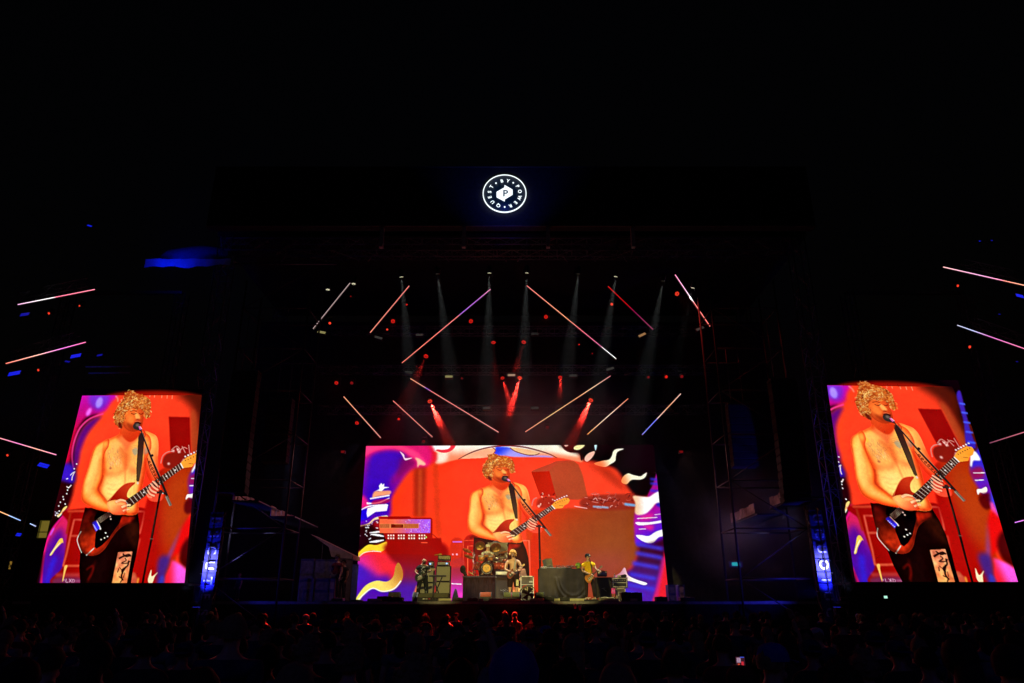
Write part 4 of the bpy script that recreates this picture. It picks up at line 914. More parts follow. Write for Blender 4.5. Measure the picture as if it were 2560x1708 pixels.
REDS = [  # x, y in the rig drawing, radius, material, aim (px,py,D) or None, power, label
 (259, 224, .06, RDm, None, 'small dim red spotlight right beside the far upper left bar'),
 (143, 373, .10, RB, None, 'small bright red spotlight below the far upper left bar'),
 (569, 270, .08, RL, None, 'small red spotlight just right of the second upper left bar'),
 (493, 362, .17, RL, None, 'large red spotlight right of the second upper left bar, upper of two'),
 (461, 408, .08, RB, None, 'small pinkish red spotlight at the foot of the second upper left bar'),
 (925, 362, .18, RL, None, 'large red spotlight inside the upper left arm of the central diamond'),
 (1341, 338, .17, RL, None, 'large red spotlight inside the upper right arm of the central diamond'),
 (1706, 268, .11, RB, None, 'bright red spotlight beside the dark red bar'),
 (2068, 210, .17, RB, None, 'brightest red spotlight, beside the pink and white bar at the upper right'),
 (1050, 480, .19, RL, (1075, 900, 36, 60), 'left one of the pair of red spotlights in the middle of the diamond'),
 (1218, 478, .19, RL, (1140, 750, 36, 350), 'right one of the pair of red spotlights in the middle of the diamond'),
 (676, 556, .19, RL, (520, 900, 34, 900), 'red spotlight with a short beam at the lower end of the upper left arm'),
 (624, 613, .06, RDm, None, 'tiny red spotlight inside the beam left of the diamond'),
 (1100, 677, .16, RL, (1150, 850, 37, 260), 'red spotlight left of the white strobe in the diamond, left of two'),
 (1196, 676, .19, RB, (1130, 900, 37, 1300), 'red spotlight with a beam just right of the white strobe in the diamond'),
 (1420, 674, .17, RL, (1420, 800, 37, 200), 'red spotlight low in the right half of the diamond'),
 (1525, 491, .06, RL, None, 'tiny red spotlight in the right part of the diamond'),
 (1598, 541, .06, RDm, None, 'tiny dim red spotlight near the right corner of the diamond'),
 (179, 704, .14, RL, None, 'red spotlight at the far left, above the lowest left bar'),
 (264, 704, .12, RDm, None, 'very dim red spotlight right of the one at the far left'),
 (293, 926, .14, RL, None, 'red spotlight left of the far lower left bar'),
 (698, 806, .19, RB, (840, 1120, 35, 5200), 'red spotlight throwing a strong beam down on the left edge of the big screen'),
 (1590, 800, .19, RB, (1440, 1120, 35, 4600), 'red spotlight throwing a strong beam down left from beside the lower right arm'),
 (1141, 876, .13, RL, None, 'red spotlight at the bottom tip of the central diamond'),
 (1349, 950, .13, RDm, None, 'dim red spotlight right of the bottom tip of the diamond'),
 (525, 904, .10, RL, None, 'flat pinkish red spotlight between the two lower left bars'),
 (1909, 672, .10, RDm, None, 'dim red spotlight left in the row of three at the right'),
 (2008, 670, .12, RL, None, 'red spotlight in the middle of the row of three at the right'),
 (2094, 668, .12, RDm, None, 'dim red spotlight right in the row of three at the right'),
 (875, 678, .08, RDm, None, 'dim narrow red spotlight right of the yellow strobe'),
 (663, 1028, .13, RDm, None, 'dim red spotlight hanging just above the left part of the big screen')]
for x, y, r, m_, beam, lab in REDS:
    D = 39 if 560 < x < 1620 else (37 if 330 < x < 1960 else 35); r *= .66
    p = P(*Z1(x, y), D)
    aim = P(*Z1(beam[0], beam[1]), beam[2]) if beam else p+Vector((random.Random(x).uniform(-.4, .4), -2.2, -1.4))
    t = moving_head(p, aim, m_, r, lab, 'red spotlights of the rig')
    if beam:
        d = (aim-p).normalized(); spot(t, 'red_beam', p+d*.06, aim, beam[3]*40, (1., .03, .02), 9.5, .35)
TOPS = [(132, 187, None), (275, 155, None), (540, 117, (-4.0, 2600)), (740, 100, (-1.6, 2600)), (1028, 95, (-1.4, 3000)), (1235, 95, (.2, 3000)), (1520, 100, (1.5, 2600)), (1728, 115, (2.7, 2600)), (1990, 140, (4.5, 2400)), (2155, 178, (5.5, 2400))]
TL = ['white lamp at the far left end of the high front truss', 'white lamp touching the top of the far upper left bar', 'white lamp above the second upper left bar with a faint beam', 'dark lamp left of the centre whose grey beam falls toward the bassist', 'white lamp high above the top of the upper left arm of the diamond', 'white lamp high above the top of the upper right arm of the diamond',
      'dark lamp right of the centre whose grey beam falls inward', 'white lamp above the dark red bar', 'dark lamp between the dark red bar and the pink and white bar', 'white lamp right of the pink and white bar at the far right']
KEY = (1., .86, .42)
for (x, y, a), lab in zip(TOPS, TL):
    p = P(*Z1(x, y), 34.5); aim = Vector((a[0] if a else p.x*.6, 36.2, 3.2)) if a else p+Vector((0, -1, -6))
    t = moving_head(p, aim, WL if x not in (740, 1520, 1990) else emit('grey_lens', (.3, .3, .2), .1), .10, lab, 'white lamps on the high front truss')
    if a:
        d = (aim-p).normalized(); spot(t, 'key_beam', p+d*.08, aim, a[1]*7, (.93, 1., .95), 12.5, 1.)
def strobe(p, w, h, rot, m_, lab, group, slats=2):
    t = empty('strobe_panel', tuple(p), 0, lab, 'strobe light', group)
    M = Euler((math.radians(-25), rot, 0)).to_matrix()
    MB().bbox(-w/2-.03, w/2+.03, .02, .16, -h/2-.03, h/2+.03, .01, M).build('housing', BLACK, t)
    f = MB()
    for k in range(slats):
        z0 = -h/2+h*k/slats; f.box(-w/2, w/2, 0, .015, z0+.012, z0+h/slats-.012, M)
    f.build('lit_face', m_, t)
# lamps of the same rig that point out over the crowd
for x, y in ((493, 362), (1341, 338), (2068, 210), (179, 704)):
    p = P(*Z1(x, y), 36); h_ = [o for o in col.objects if o.get('category') == 'spotlight' and abs(o.location.x-P(*Z1(x, y), o.location.y).x) < .2 and abs(o.location.z-P(*Z1(x, y), o.location.y).z) < .2][0]
    q = Vector(h_.location)+Vector((0, -.25, -.12)); spot(h_, 'red_wash', q, (q.x*.3, 14, 0) if x != 2068 else (17, 31, 3), 130 if x != 2068 else 160, (1., .05, .04), 75, 1.)
SY = emit('strobe_yellow', (.30, .27, .10), .9); SW = emit('strobe_cream', (.5, .3, .2), .9); SG = emit('strobe_grey', (.05, .045, .04), .8); SO = emit('strobe_orange', (.4, .2, .08), .9)  # faint glow put into the faces of switched-off strobes
for x, y, m_, rot, lab in ((803, 668, SY, 0, 'yellowish strobe panel in the left half of the central diamond'), (1150, 660, SW, 0, 'cream strobe panel at the centre of the diamond between two red spots'), (1493, 662, SG, 0, 'dark strobe panel in the right half of the central diamond'),
    (97, 422, SY, .2, 'yellow green strobe panel under the far upper left bar'), (413, 452, SG, .3, 'dim strobe panel under the second upper left bar'), (1874, 437, SO, -.45, 'orange strobe panel under the dark red bar'), (1697, 625, SG, -.3, 'dim strobe panel under the right corner of the diamond'),
    (2195, 402, SG, -.4, 'dark strobe panel under the pink and white bar'), (580, 645, SG, .1, 'dark strobe panel at the left corner of the diamond'), (1012, 842, SG, 0, 'dark strobe panel left of the bottom tip of the diamond'), (1280, 430, SG, 0, 'dark strobe panel right of the pair of red spots'), (1280, 842, SG, 0, 'dark strobe panel right of the bottom tip of the diamond'), (640, 436, SG, 0, 'dark strobe panel left of the upper left arm')):
    D = 39 if 560 < x < 1620 else (37 if 330 < x < 1960 else 35)
    strobe(P(*Z1(x, y), D), .42, .16, rot, m_, lab, 'strobe panels of the rig')
BB = emit('strobe_blue', (.01, .02, 1.), .75)
BD = emit('strobe_blue_dim', (.01, .01, .5), .6)
for pp, w, h, rot, m_, lab in ((ZL(190, 822), .42, .22, -.15, BD, 'blue panel under the topmost bar on the left'), (ZL(585, 1143), .48, .24, -.2, BB, 'blue panel under the right end of the second bar on the left'), (ZL(110, 1278), .56, .26, -.2, BB, 'blue panel below the left end of the second bar on the left'),
    (ZL3(340, 512), .5, .22, .25, BB, 'two striped blue panel beside the left screen'), (ZL3(145, 1055), .22, .16, .1, BB, 'small blue panel low on the left near the yellow window'), (ZL(692, 137), .26, .1, .3, BB, 'small blue lamp alone high up on the left'), (ZL(520, 1187), .24, .1, .2, BD, 'small dim blue lamp below the second bar on the left'), (ZL(770, 1137), .26, .12, -.2, BD, 'dim blue lamp right of the second bar on the left'),
    (ZR(2320, 645), .36, .24, .3, BB, 'blue panel at the right edge under the topmost bar'), (ZR(2170, 780), .1, .06, 0, BD, 'tiny blue lamp right of the stage under the topmost bar'), (ZR(2026, 243), .08, .06, 0, BB, 'tiny blue lamp high up on the right'), (ZR(2114, 238), .1, .07, 0, BD, 'tiny blue lamp high up at the far right'), (ZR(2300, 1128), .1, .06, 0, BD, 'tiny blue lamp at the right edge above the right screen')):
    strobe(P(*pp, 33.6), w, h, rot, m_, lab, 'blue lamps beside the stage')
for pp, r, lab in ((ZL(378, 815), .04, 'tiny orange red lamp under the topmost bar on the left'), (ZL(614, 757), .03, 'faintest red lamp under the right end of the topmost bar on the left'), (ZL(296, 1254), .04, 'tiny red lamp under the second bar on the left'), (ZR(1864, 572), .045, 'tiny red lamp under the topmost bar on the right'), (ZR(1952, 1021), .05, 'tiny red lamp under the second bar on the right'), (ZL3(58, 434), .04, 'tiny dim red lamp under the third bar on the left')):
    p = P(*pp, 33.8); moving_head(p, p+Vector((.1, -2, -1)), RB, r*1.4, lab, 'tiny red lamps beside the stage')
# ---------------------------------------------------------------- band gear on the deck
def Z4(x, y): return (860+x*.35745, 1080+y*.35745)        # coordinates of the centre drawing
OLIVE = mat('amp_grille_cloth', (.42, .40, .24), .85, var=.12, scale=60, bump=.2)
TOLEX = mat('amp_black_covering', (.02, .02, .02), .7, var=.3, scale=40, bump=.3)
SILVER = mat('amp_silver_face', (.55, .53, .42), .35, .3, var=.15, scale=12)
CREAM = mat('cream_piping', (.75, .70, .52), .5, var=.08)
CASE = mat('case_panel', (.10, .08, .05), .5, var=.35, scale=5)
BLUELED = emit('blue_led', (.2, .4, 1.), 4.)
def X(px, D, py=1480): return P(px, py, D).x
def Zt(py, D, px=1280): return P(px, py, D).z
def stack_box(name, px0, px1, top, bot, D, depth, lab, cat, front, shell=None, frame=.035, rows=1, trim=None, group=None, feet=False):
    """a cabinet with shell, inset front and corner pieces, measured off the photograph at its depth"""
    x0, x1 = X(px0, D), X(px1, D); z1 = Zt(top, D); z0 = DECK if bot is None else max(DECK, Zt(bot, D))
    t = empty(name, ((x0+x1)/2, D, z0), 0, lab, cat, group); w, h = (x1-x0)/2, z1-z0; f = frame
    sh = MB()
    sh.box(-w, -w+f, 0, depth, 0, h); sh.box(w-f, w, 0, depth, 0, h)
    sh.box(-w+f, w-f, 0, depth, h-f, h); sh.box(-w+f, w-f, 0, depth, 0, f); sh.box(-w+f, w-f, depth-.02, depth, f, h-f)
    sh.build('shell', shell or TOLEX, t)
    for k in range(rows):
        a = f+(h-2*f)*k/rows; b = f+(h-2*f)*(k+1)/rows
        m = MB(); m.box(-w+f, w-f, .02, .05, a+(.012 if k else 0), b); m.build('front_cloth', front, t)
        if k: m = MB(); m.box(-w, w, -.006, .05, a-.014, a+.011); m.build('divider', trim or CREAM, t)
    if trim:
        m = MB(); e = f*.45
        m.box(-w+f, w-f, -.004, .018, h-f-e, h-f); m.box(-w+f, w-f, -.004, .018, f, f+e); m.box(-w+f, -w+f+e, -.004, .018, f+e, h-f-e); m.box(w-f-e, w-f, -.004, .018, f+e, h-f-e)
        m.build('piping', trim, t)
    m = MB()
    for sx in (-1, 1):
        for z in (0, h): m.box(sx*(w-.03)-.035, sx*(w-.03)+.035, -.008, -.001, max(0, z-.05), min(h, z+.05))
    m.build('corner_guard', STEEL, t)
    return t, w, h
def amp_head(px0, px1, top, bot, D, lab, face=SILVER, led=None, knobs=8, rack=False):
    x0, x1 = X(px0, D), X(px1, D); z1, z0 = Zt(top, D), Zt(bot, D); t = empty('amplifier_head', ((x0+x1)/2, D, z0), 0, lab, 'amplifier'); w, h = (x1-x0)/2, z1-z0
    m = MB(); m.bbox(-w, w, 0, .32, 0, h, .015); m.build('shell', TOLEX, t)
    m = MB(); m.box(-w+.03, w-.03, -.012, -.001, h*.2, h*.85); m.build('face_plate', face, t)
    m = MB()
    for k in range(knobs):
        x = -w*.8+1.5*w*k/max(1, knobs-1); m.lathe([(0, -.035), (.014, -.035), (.017, -.0125), (0, -.0125)], (x, 0, h*.34), 'Y', 10)
    m.build('knobs', BLACK, t)
    m = MB(); m.tube([(-.09, .16, h-.002), (-.08, .16, h+.035), (.08, .16, h+.035), (.09, .16, h-.002)], .012, 6); m.build('handle', RUBBER, t)
    if led is not None:
        m = MB(); m.box(led*w-.03, led*w+.03, -.02, -.0125, h*.42, h*.66); m.build('pilot_lamp', BLUELED, t)
    m = MB()
    for sx in (-1, 1):
        m.box(sx*(w+.004)-.004, sx*(w+.004)+.004, .02, .06, .01, h-.01)
    m.build('side_rail', CHROME if rack else STEEL, t)
    return t
# bassist's backline: two stacks of two pale cabinets
DB = 38.2
def z1_(x, y): return (1010+x/8.713, 1340+y/8.713)
def bx(name, x0, x1, y0, y1, *a, **k):
    p, q = z1_(x0, y0), z1_(x1, y1); return stack_box(name, p[0], q[0], p[1], q[1], *a, **k)
t, w, h = bx('speaker_cabinet', 683, 1004, 995, 1262, DB, .42, 'lower olive fronted bass cabinet of the right stack behind the keyboard stand', 'speaker', OLIVE, group='pale bass cabinets behind the bassist')
t, w, h = bx('speaker_cabinet', 683, 1004, 652, 993, DB, .42, 'upper olive fronted bass cabinet of the right stack, under the amplifier with the blue light', 'speaker', OLIVE, group='pale bass cabinets behind the bassist')
t, w, h = bx('speaker_cabinet', 298, 640, 1018, 1262, DB, .42, 'lower olive fronted bass cabinet of the left stack behind the legs of the bassist', 'speaker', OLIVE, group='pale bass cabinets behind the bassist')
t, w, h = bx('speaker_cabinet', 298, 640, 676, 1016, DB, .42, 'upper olive fronted bass cabinet of the left stack behind the torso of the bassist', 'speaker', OLIVE, group='pale bass cabinets behind the bassist')
for o in [o for o in col.objects if o.get('group', '').startswith('pale bass')]:
    pass
# carts that bring both stacks down to the deck
for a, b_, lab in ((683, 1004, 'low wheeled dolly under the right stack of pale bass cabinets'), (298, 640, 'low wheeled dolly under the left stack of pale bass cabinets')):
    x0, x1 = X(z1_(a, 0)[0], DB), X(z1_(b_, 0)[0], DB); zt = Zt(z1_(0, 1262)[1], DB)
    t = empty('dolly', ((x0+x1)/2, DB, DECK), 0, lab, 'dolly'); w = (x1-x0)/2; h = zt-DECK
    MB().box(-w, w, .01, .42, min(.1, h*.5), h-.002).build('platform', TOLEX, t)
    for sx in (-1, 1):
        for y in (.08, .34): MB().lathe([(0, -.02), (.045, -.02), (.045, .02), (0, .02)], (sx*(w-.08), y, .046), 'X', 12).build('wheel', RUBBER, t)
p = z1_(703, 560); q = z1_(972, 650); amp_head(p[0], q[0], p[1], q[1], DB+.02, 'silver bass amplifier with a blue light on the right stack of pale cabinets', led=.55)
p = z1_(716, 422); q = z1_(992, 528); amp_head(p[0], q[0], p[1], q[1], DB+.02, 'racked gold faced amplifier topmost on the right stack of pale cabinets', mat('gold_face', (.62, .55, .24), .35, .4), rack=True, knobs=5)
# the gap between both heads is closed by rack posts
t = empty('rack_shelf', ((X(p[0], DB)+X(q[0], DB))/2, DB, Zt(z1_(0, 558)[1], DB)), 0, 'open rack shelf between the two amplifiers on the right stack', 'rack')
w = (X(q[0], DB)-X(p[0], DB))/2; hh = Zt(z1_(0, 530)[1], DB)-Zt(z1_(0, 558)[1], DB)
m = MB(); m.box(-w, w, 0, .3, hh-.02, hh-.002); [m.box(s*(w-.015)-.015, s*(w-.015)+.015, .02+d, .05+d, .002, hh-.02) for s in (-1, 1) for d in (0, .22)]; m.build('shelf_frame', STEEL, t)
p = z1_(498, 552); q = z1_(628, 674); amp_head(p[0], q[0], p[1], q[1], DB+.02, 'bass amplifier with a blue light beside the head of the bassist, on the left stack', led=-.2)
p = z1_(760, 400); c = P(*p, DB+.1)
t = empty('cloth', (c.x, DB+.12, Zt(z1_(0, 422)[1], DB)), 0, 'yellow cloth lying on the gold faced amplifier', 'cloth')
m = MB(); m.ball((-.05, 0, .03), (.19, .1, .035)); m.ball((.06, .02, .055), (.1, .08, .045)); m.ball((-.14, 0, .02), (.1, .06, .022)); m.build('folds', mat('yellow_cloth', (.6, .5, .06), .8, scale=15, bump=.4), t)
# keyboard stand
DK = 35.9
p0, p1 = P(*z1_(540, 890), DK), P(*z1_(915, 890), DK)
t = empty('keyboard_stand', ((p0.x+p1.x)/2, DK, DECK), 0, 'black keyboard on a cross legged stand beside the bassist', 'keyboard stand'); w = (p1.x-p0.x)/2; h = p0.z-DECK
MB().bbox(-w, w, -.02, .26, h, h+.07, .01).build('keyboard', BLACK, t)
m = MB(); m.box(-w+.05, w-.05, -.024, .1, h+.0705, h+.078); m.build('keys', mat('keys', (.3, .3, .27), .4), t)
for sx, y in ((-1, .05), (1, .13)):
    m = MB(); m.box(-.03, .03, -.02, .02, 0, 1., Matrix.LocRotScale(Vector((sx*w*.55, y, 0)), Euler((0, -sx*math.atan2(w*1.1, h), 0)), Vector((1, 1, math.hypot(h, w*1.1)))))
    m.build('leg', BLACK, t)
x0 = (P(*z1_(650, 1000), DK)-p0).x-w
m = MB(); m.box(x0-.05, x0+.05, .0, .1, .01, h-.002); m.box(x0-.2, x0+.2, -.03, .13, 0, .03); m.build('column', BLACK, t)

# wedges and monitor boxes along the front edge
def wedge(px0, px1, top, bot, D, lab, m_=None, depth=.5, slope=.22):
    x0, x1 = X(px0, D), X(px1, D); zt = Zt(top, D); t = empty('stage_monitor', ((x0+x1)/2, D, DECK), 0, lab, 'stage monitor', 'monitors along the front of the stage'); w, h = (x1-x0)/2, zt-DECK
    prof = [(0, 0), (depth, 0), (depth, h*.55), (slope*1.1, h), (0, h*.45)]
    vs = [(-w, y, z) for y, z in prof]+[(w, y, z) for y, z in prof]; n = 5
    MB().add(vs, [tuple(range(n)), tuple(range(2*n-1, n-1, -1))]+[(i, i+n, (i+1) % n+n, (i+1) % n) for i in range(n)]).build('cabinet', BLACK, t)
    e = .03
    a, b_ = Vector((0, depth, h*.55)), Vector((0, slope*1.1, h))
    a2, b2 = Vector((0, 0, h*.45)), Vector((0, slope*1.1, h))
    nn = Vector((0, -(b2-a2).z, (b2-a2).y)).normalized()*.012
    p_, q_ = a2.lerp(b2, .06)+nn, a2.lerp(b2, .94)+nn
    MB().add([(-w+e, p_.y, p_.z), (w-e, p_.y, p_.z), (w-e, q_.y, q_.z), (-w+e, q_.y, q_.z), (-w+e, p_.y+.012, p_.z-.012), (w-e, p_.y+.012, p_.z-.012), (w-e, q_.y+.012, q_.z-.012), (-w+e, q_.y+.012, q_.z-.012)], [(0, 1, 2, 3), (4, 7, 6, 5), (0, 4, 5, 1), (2, 6, 7, 3), (0, 3, 7, 4), (1, 5, 6, 2)]).build('grille', m_ or GRILLE, t)
    m = MB()
    for s in (-1, 1): m.box(s*(w+.004)-.004, s*(w+.004)+.004, depth*.4, depth*.6, h*.3, h*.45)
    m.build('side_handle', STEEL, t)
    return t
z4 = lambda x, y: (860+x*.35745, 1080+y*.35745)
def z2_(x, y): return (1130+x/8.709, 1340+y/8.709)
def z3_(x, y): return (1320+x/7.833, 1360+y/7.833)
def z5_(x, y): return (900+x/9.038, 1400+y/9.038)
OG = mat('monitor_olive', (.15, .15, .085), .8, var=.25, scale=30, bump=.3); OG2 = mat('monitor_green', (.19, .22, .09), .8, var=.25, scale=30, bump=.3); RG = mat('monitor_rust', (.5, .12, .06), .8, var=.2, scale=20, bump=.2)
for zf, x0, x1, y0, D, lab, m_ in ((z1_, 296, 632, 1250, 34.4, 'left of the two olive monitors at the feet of the bassist', OG), (z1_, 636, 972, 1250, 34.4, 'right of the two olive monitors, in front of the keyboard stand', OG), (z1_, 184, 292, 1222, 35., 'small dark monitor behind the olive pair at its left end', None),
      (z2_, 600, 860, 1222, 34.6, 'reddish brown monitor in front of the drum riser', RG), (z2_, 1112, 1296, 1222, 34.6, 'left green monitor in front of the singer', OG2), (z2_, 1300, 1480, 1222, 34.6, 'right green monitor in front of the singer, half behind the fan', OG2),
      (z3_, 160, 322, 945, 34.5, 'green monitor just right of the fan', OG2), (z5_, 630, 905, 722, 35.2, 'dark brown monitor in front of the yellow painted flame', mat('monitor_brown', (.06, .045, .04), .8, bump=.3))):
    a, b_ = zf(x0, y0), zf(x1, y0); wedge(a[0], b_[0], a[1], None, D, lab, m_)
def plain_box(px0, px1, top, D, lab, depth=.6, z0=DECK, name='speaker_box', cat='speaker box', m_=None, group='black boxes along the front edge of the stage'):
    x0, x1 = X(px0, D), X(px1, D); zt = Zt(top, D); t = empty(name, ((x0+x1)/2, D, z0), 0, lab, cat, group); w, h = (x1-x0)/2, zt-z0
    MB().bbox(-w, w, 0, depth, 0, h, .02).build('cabinet', m_ or BLACK, t)
    m = MB(); m.box(-w+.04, w-.04, -.02, -.002, .05, h-.05); m.build('grille', GRILLE, t)
    m = MB(); m.box(-.07, .07, depth*.4, depth*.6, h+.0005, h+.015); m.build('handle', STEEL, t)
    return t
FS = 33.45
# front-fill boxes hang just before the deck on their own shelf on the ground
for a, b_, y0, lab in ((z5_(388, 0)[0], z5_(720, 0)[0], z5_(0, 822)[1], 'black speaker box at the left front of the stage before the purple painted corner'), (z5_(724, 0)[0], z5_(970, 0)[0], z5_(0, 845)[1], 'lower black speaker box with a small white light at its right end'),
    (z2_(335, 0)[0], z2_(560, 0)[0], z2_(0, 1352)[1], 'black speaker box in front of the left half of the drum riser'), (z2_(20, 0)[0], z2_(250, 0)[0], z2_(0, 1345)[1], 'black speaker box right of the olive monitors'),
    (z3_(318, 0)[0], z3_(530, 0)[0], z3_(0, 1030)[1], 'dark olive speaker box before the cloth covered desk, left of two'), (z3_(628, 0)[0], z3_(822, 0)[0], z3_(0, 1045)[1], 'dark olive speaker box before the cloth covered desk, right of two'),
    (z3_(1830, 0)[0], z3_(2020, 0)[0], z3_(0, 945)[1], 'black wedge topped box right of the guitar rack, nearer one'), (z3_(2030, 0)[0], z3_(2235, 0)[0], z3_(0, 950)[1], 'black wedge topped box right of the guitar rack, farther one'),
    (1640, 1668, 1492, 'small black box with a pale label at the right corner of the big screen'), (1700, 1735, 1493, 'black box at the far right of the stage front')):
    plain_box(a, b_, y0, FS+.02, lab, .5)
for a, b_, y0, lab in ((878, 905, 1500, 'lowest black box at the far left of the stage front'), (830, 858, 1496, 'black box left of the big screen at the stage edge')):
    plain_box(a, b_, y0, FS+.02, lab, .5)
# pedals and footlights along the edge: lit strips
YL = mat('edge_strip_yellow', (.62, .6, .3), .4, var=.15, scale=3)
for a, b_, lab in ((918, 953, 'dull lit edge strip left of the olive monitors'), (1096, 1128, 'short yellow edge strip under the olive monitors'), (1196, 1208, 'tiny yellow edge strip left of the long one'), (1222, 1302, 'longest yellow edge strip, in front of the drum riser'), (1325, 1360, 'yellow edge strip under the fan'), (1386, 1400, 'short yellow edge strip between the two dark olive boxes'), (1426, 1460, 'yellow edge strip before the cloth covered desk'), (1498, 1546, 'yellow edge strip under the guitarist in the yellow shirt'), (1577, 1594, 'short yellow edge strip at the far right')):
    x0, x1 = X(a, 33.2), X(b_, 33.2); t = empty('edge_strip', ((x0+x1)/2, 33.36, DECK+.001), 0, lab, 'edge strip', 'yellow strips along the stage edge')
    m = MB(); m.box(-(x1-x0)/2, (x1-x0)/2, 0, .14, 0, .10); m.build('strip', YL, t)
    m = MB(); m.box(-(x1-x0)/2, (x1-x0)/2, -.012, -.001, .02, .03); m.build('groove', BLACK, t)
PED = mat('pedal_red', (.4, .03, .02), .4); PEG = mat('pedal_pale', (.6, .6, .5), .4)
def pedalboard(px, D, w, lab, seed):
    t = empty('pedalboard', (X(px, D), D, DECK), 0, lab, 'pedalboard', 'pedalboards at the stage front'); r = random.Random(seed)
    MB().bbox(-w/2, w/2, 0, .35, 0, .07, .01).build('board', BLACK, t)
    for k in range(int(w/.12)):
        x = -w/2+.07+k*.12; MB().bbox(x-.04, x+.04, .05, .17, .0705, .12, .008).build('pedal', r.choice((PED, PEG, SILVER, BLACK, PED)), t)
pedalboard(1250, 34.0, .7, 'pedalboard with pale pedals in the middle of the stage front', 1)
pedalboard(1345, 33.9, .8, 'pedalboard with red pedals right of the fan', 2)
pedalboard(1480, 34.0, .8, 'black pedalboard at the feet of the guitarist in the yellow shirt', 3)
pedalboard(1075, 33.8, .7, 'pedalboard in front of the olive monitors', 4)
t = empty('stage_sign', (X(1466, 34.4), 34.5, DECK), 0, 'small white slanted card before the cloth covered desk', 'card')
MB().add([(-.25, 0, 0), (.2, 0, 0), (.2, .12, .17), (-.05, .12, .13), (-.25, .02, 0), (.2, .02, 0), (.2, .14, .17), (-.05, .14, .13)], [(0, 1, 2, 3), (7, 6, 5, 4), (0, 4, 5, 1), (1, 5, 6, 2), (2, 6, 7, 3), (3, 7, 4, 0)]).build('card_face', mat('white_card', (.75, .78, .75), .5), t)

# ---------------------------------------------------------------- drum riser and kit
DR = 37.0
x0, x1 = X(z2_(222, 0)[0], DR), X(z2_(1260, 0)[0], DR); zr_ = Zt(z2_(0, 872)[1], DR)
ris = empty('drum_riser', ((x0+x1)/2, DR, DECK), 0, 'black skirted riser under the drum kit', 'riser'); w = (x1-x0)/2; RZ = zr_
MB().box(-w, w, 0, 2.7, zr_-DECK-.06, zr_-DECK).build('platform', mat('riser_top', (.04, .03, .03), .8), ris)
m = MB(); N = 60                                                     # pleated skirt
vs = []
for k in range(N+1):
    x = -w+.02+2*(w-.02)*k/N; y = .03+.018*math.sin(k*1.9)+.01*math.sin(k*.7)
    vs += [(x, y, .01), (x, y, zr_-DECK-.065)]
m.add(vs, [(2*k, 2*k+2, 2*k+3, 2*k+1) for k in range(N)], True); m.build('skirt', mat('riser_skirt', (.02, .009, .008), .95, var=.3, bump=.2), ris)
DD = 38.0
def dp(x, y, D=DD): return P(*z2_(x, y), D)
kit = empty('drum_kit', (dp(755, 860).x, DD, RZ), 0, 'drum kit with a sun face on its bass drum, standing on the riser', 'drum kit')
ko = Vector(kit.location)
SHELL = mat('drum_shell_red', (.35, .05, .02), .18, .2, var=.5, scale=5); SHO = mat('drum_shell_orange', (.55, .2, .03), .2, .2, var=.4, scale=5); HEADW = mat('drum_head', (.6, .58, .5), .5, var=.05)
BRASS = mat('cymbal_brass', (.34, .2, .05), .35, .9, var=.3, scale=10)
c = dp(755, 705)-ko; R0 = .29
m = MB(); m.lathe([(R0-.02, .0), (R0, .0), (R0, .42), (R0-.02, .42)], (c.x, .0, c.z), 'Y', 40); m.build('bass_drum', SHELL, kit)
m = MB(); m.lathe([(R0-.02, -.03), (R0+.018, -.03), (R0+.018, .01), (R0-.02, .01), (R0-.02, -.03)], (c.x, 0, c.z), 'Y', 40); m.build('hoop', BLACK, kit)
bh = MB().lathe([(0, -.012), (R0-.022, -.012), (R0-.022, -.004), (0, -.004)], (c.x, 0, c.z), 'Y', 40).build('bass_drum_head', mat('black_head', (.012, .012, .03), .5), kit)
m = MB(); m.lathe([(R0-.034, -.016), (R0-.027, -.016), (R0-.027, -.0125), (R0-.034, -.0125), (R0-.034, -.016)], (c.x, 0, c.z), 'Y', 40); m.build('white_ring', mat('ring_white', (.6, .65, .7), .5), bh)
SUN = mat('sun_yellow', (.85, .42, .03), .5, var=.1); SUND = mat('sun_ink', (.1, .03, .02), .5)
ray = []
for k in range(32):
    t_ = 2*PI*k/32+.08*(k % 2); rr_ = .225 if k % 2 == 0 else .17
    ray.append((c.x+rr_*math.cos(t_), c.z+rr_*math.sin(t_)))
MB().prism(ray, -.018, -.0128).build('sun_rays', SUN, bh)
MB().lathe([(0, -.024), (.15, -.024), (.152, -.0185), (0, -.0185)], (c.x, 0, c.z), 'Y', 32).build('sun_disc', mat('sun_gold', (.8, .5, .12), .5, var=.15, scale=20), bh)
m = MB()
for s in (-1, 1):
    for q in ([(.02, .035), (.05, .052), (.09, .045), (.105, .03)], [(.03, .012), (.06, .022), (.09, .012)], [(.035, .006), (.06, -.002), (.088, .008)]):
        m.tube([(c.x+s*a, -.027, c.z+b_) for a, b_ in q], .005, 5)
m.tube([(c.x-.012, -.027, c.z+.05), (c.x-.016, -.027, c.z-.02), (c.x+.0, -.027, c.z-.028), (c.x+.016, -.027, c.z-.02)], .005, 5)
m.tube([(c.x-.045, -.027, c.z-.055), (c.x-.015, -.027, c.z-.046), (c.x, -.027, c.z-.05), (c.x+.015, -.027, c.z-.046), (c.x+.045, -.027, c.z-.055)], .006, 5)
m.tube([(c.x-.03, -.027, c.z-.075), (c.x, -.027, c.z-.085), (c.x+.03, -.027, c.z-.075)], .005, 5)
m.build('sun_face', SUND, bh)
m = MB()
for s in (-1, 1): m.tube([(c.x+s*.24, .05, c.z-.12), (c.x+s*.36, -.06, .012)], .012, 6)
m.build('spur', CHROME, kit)
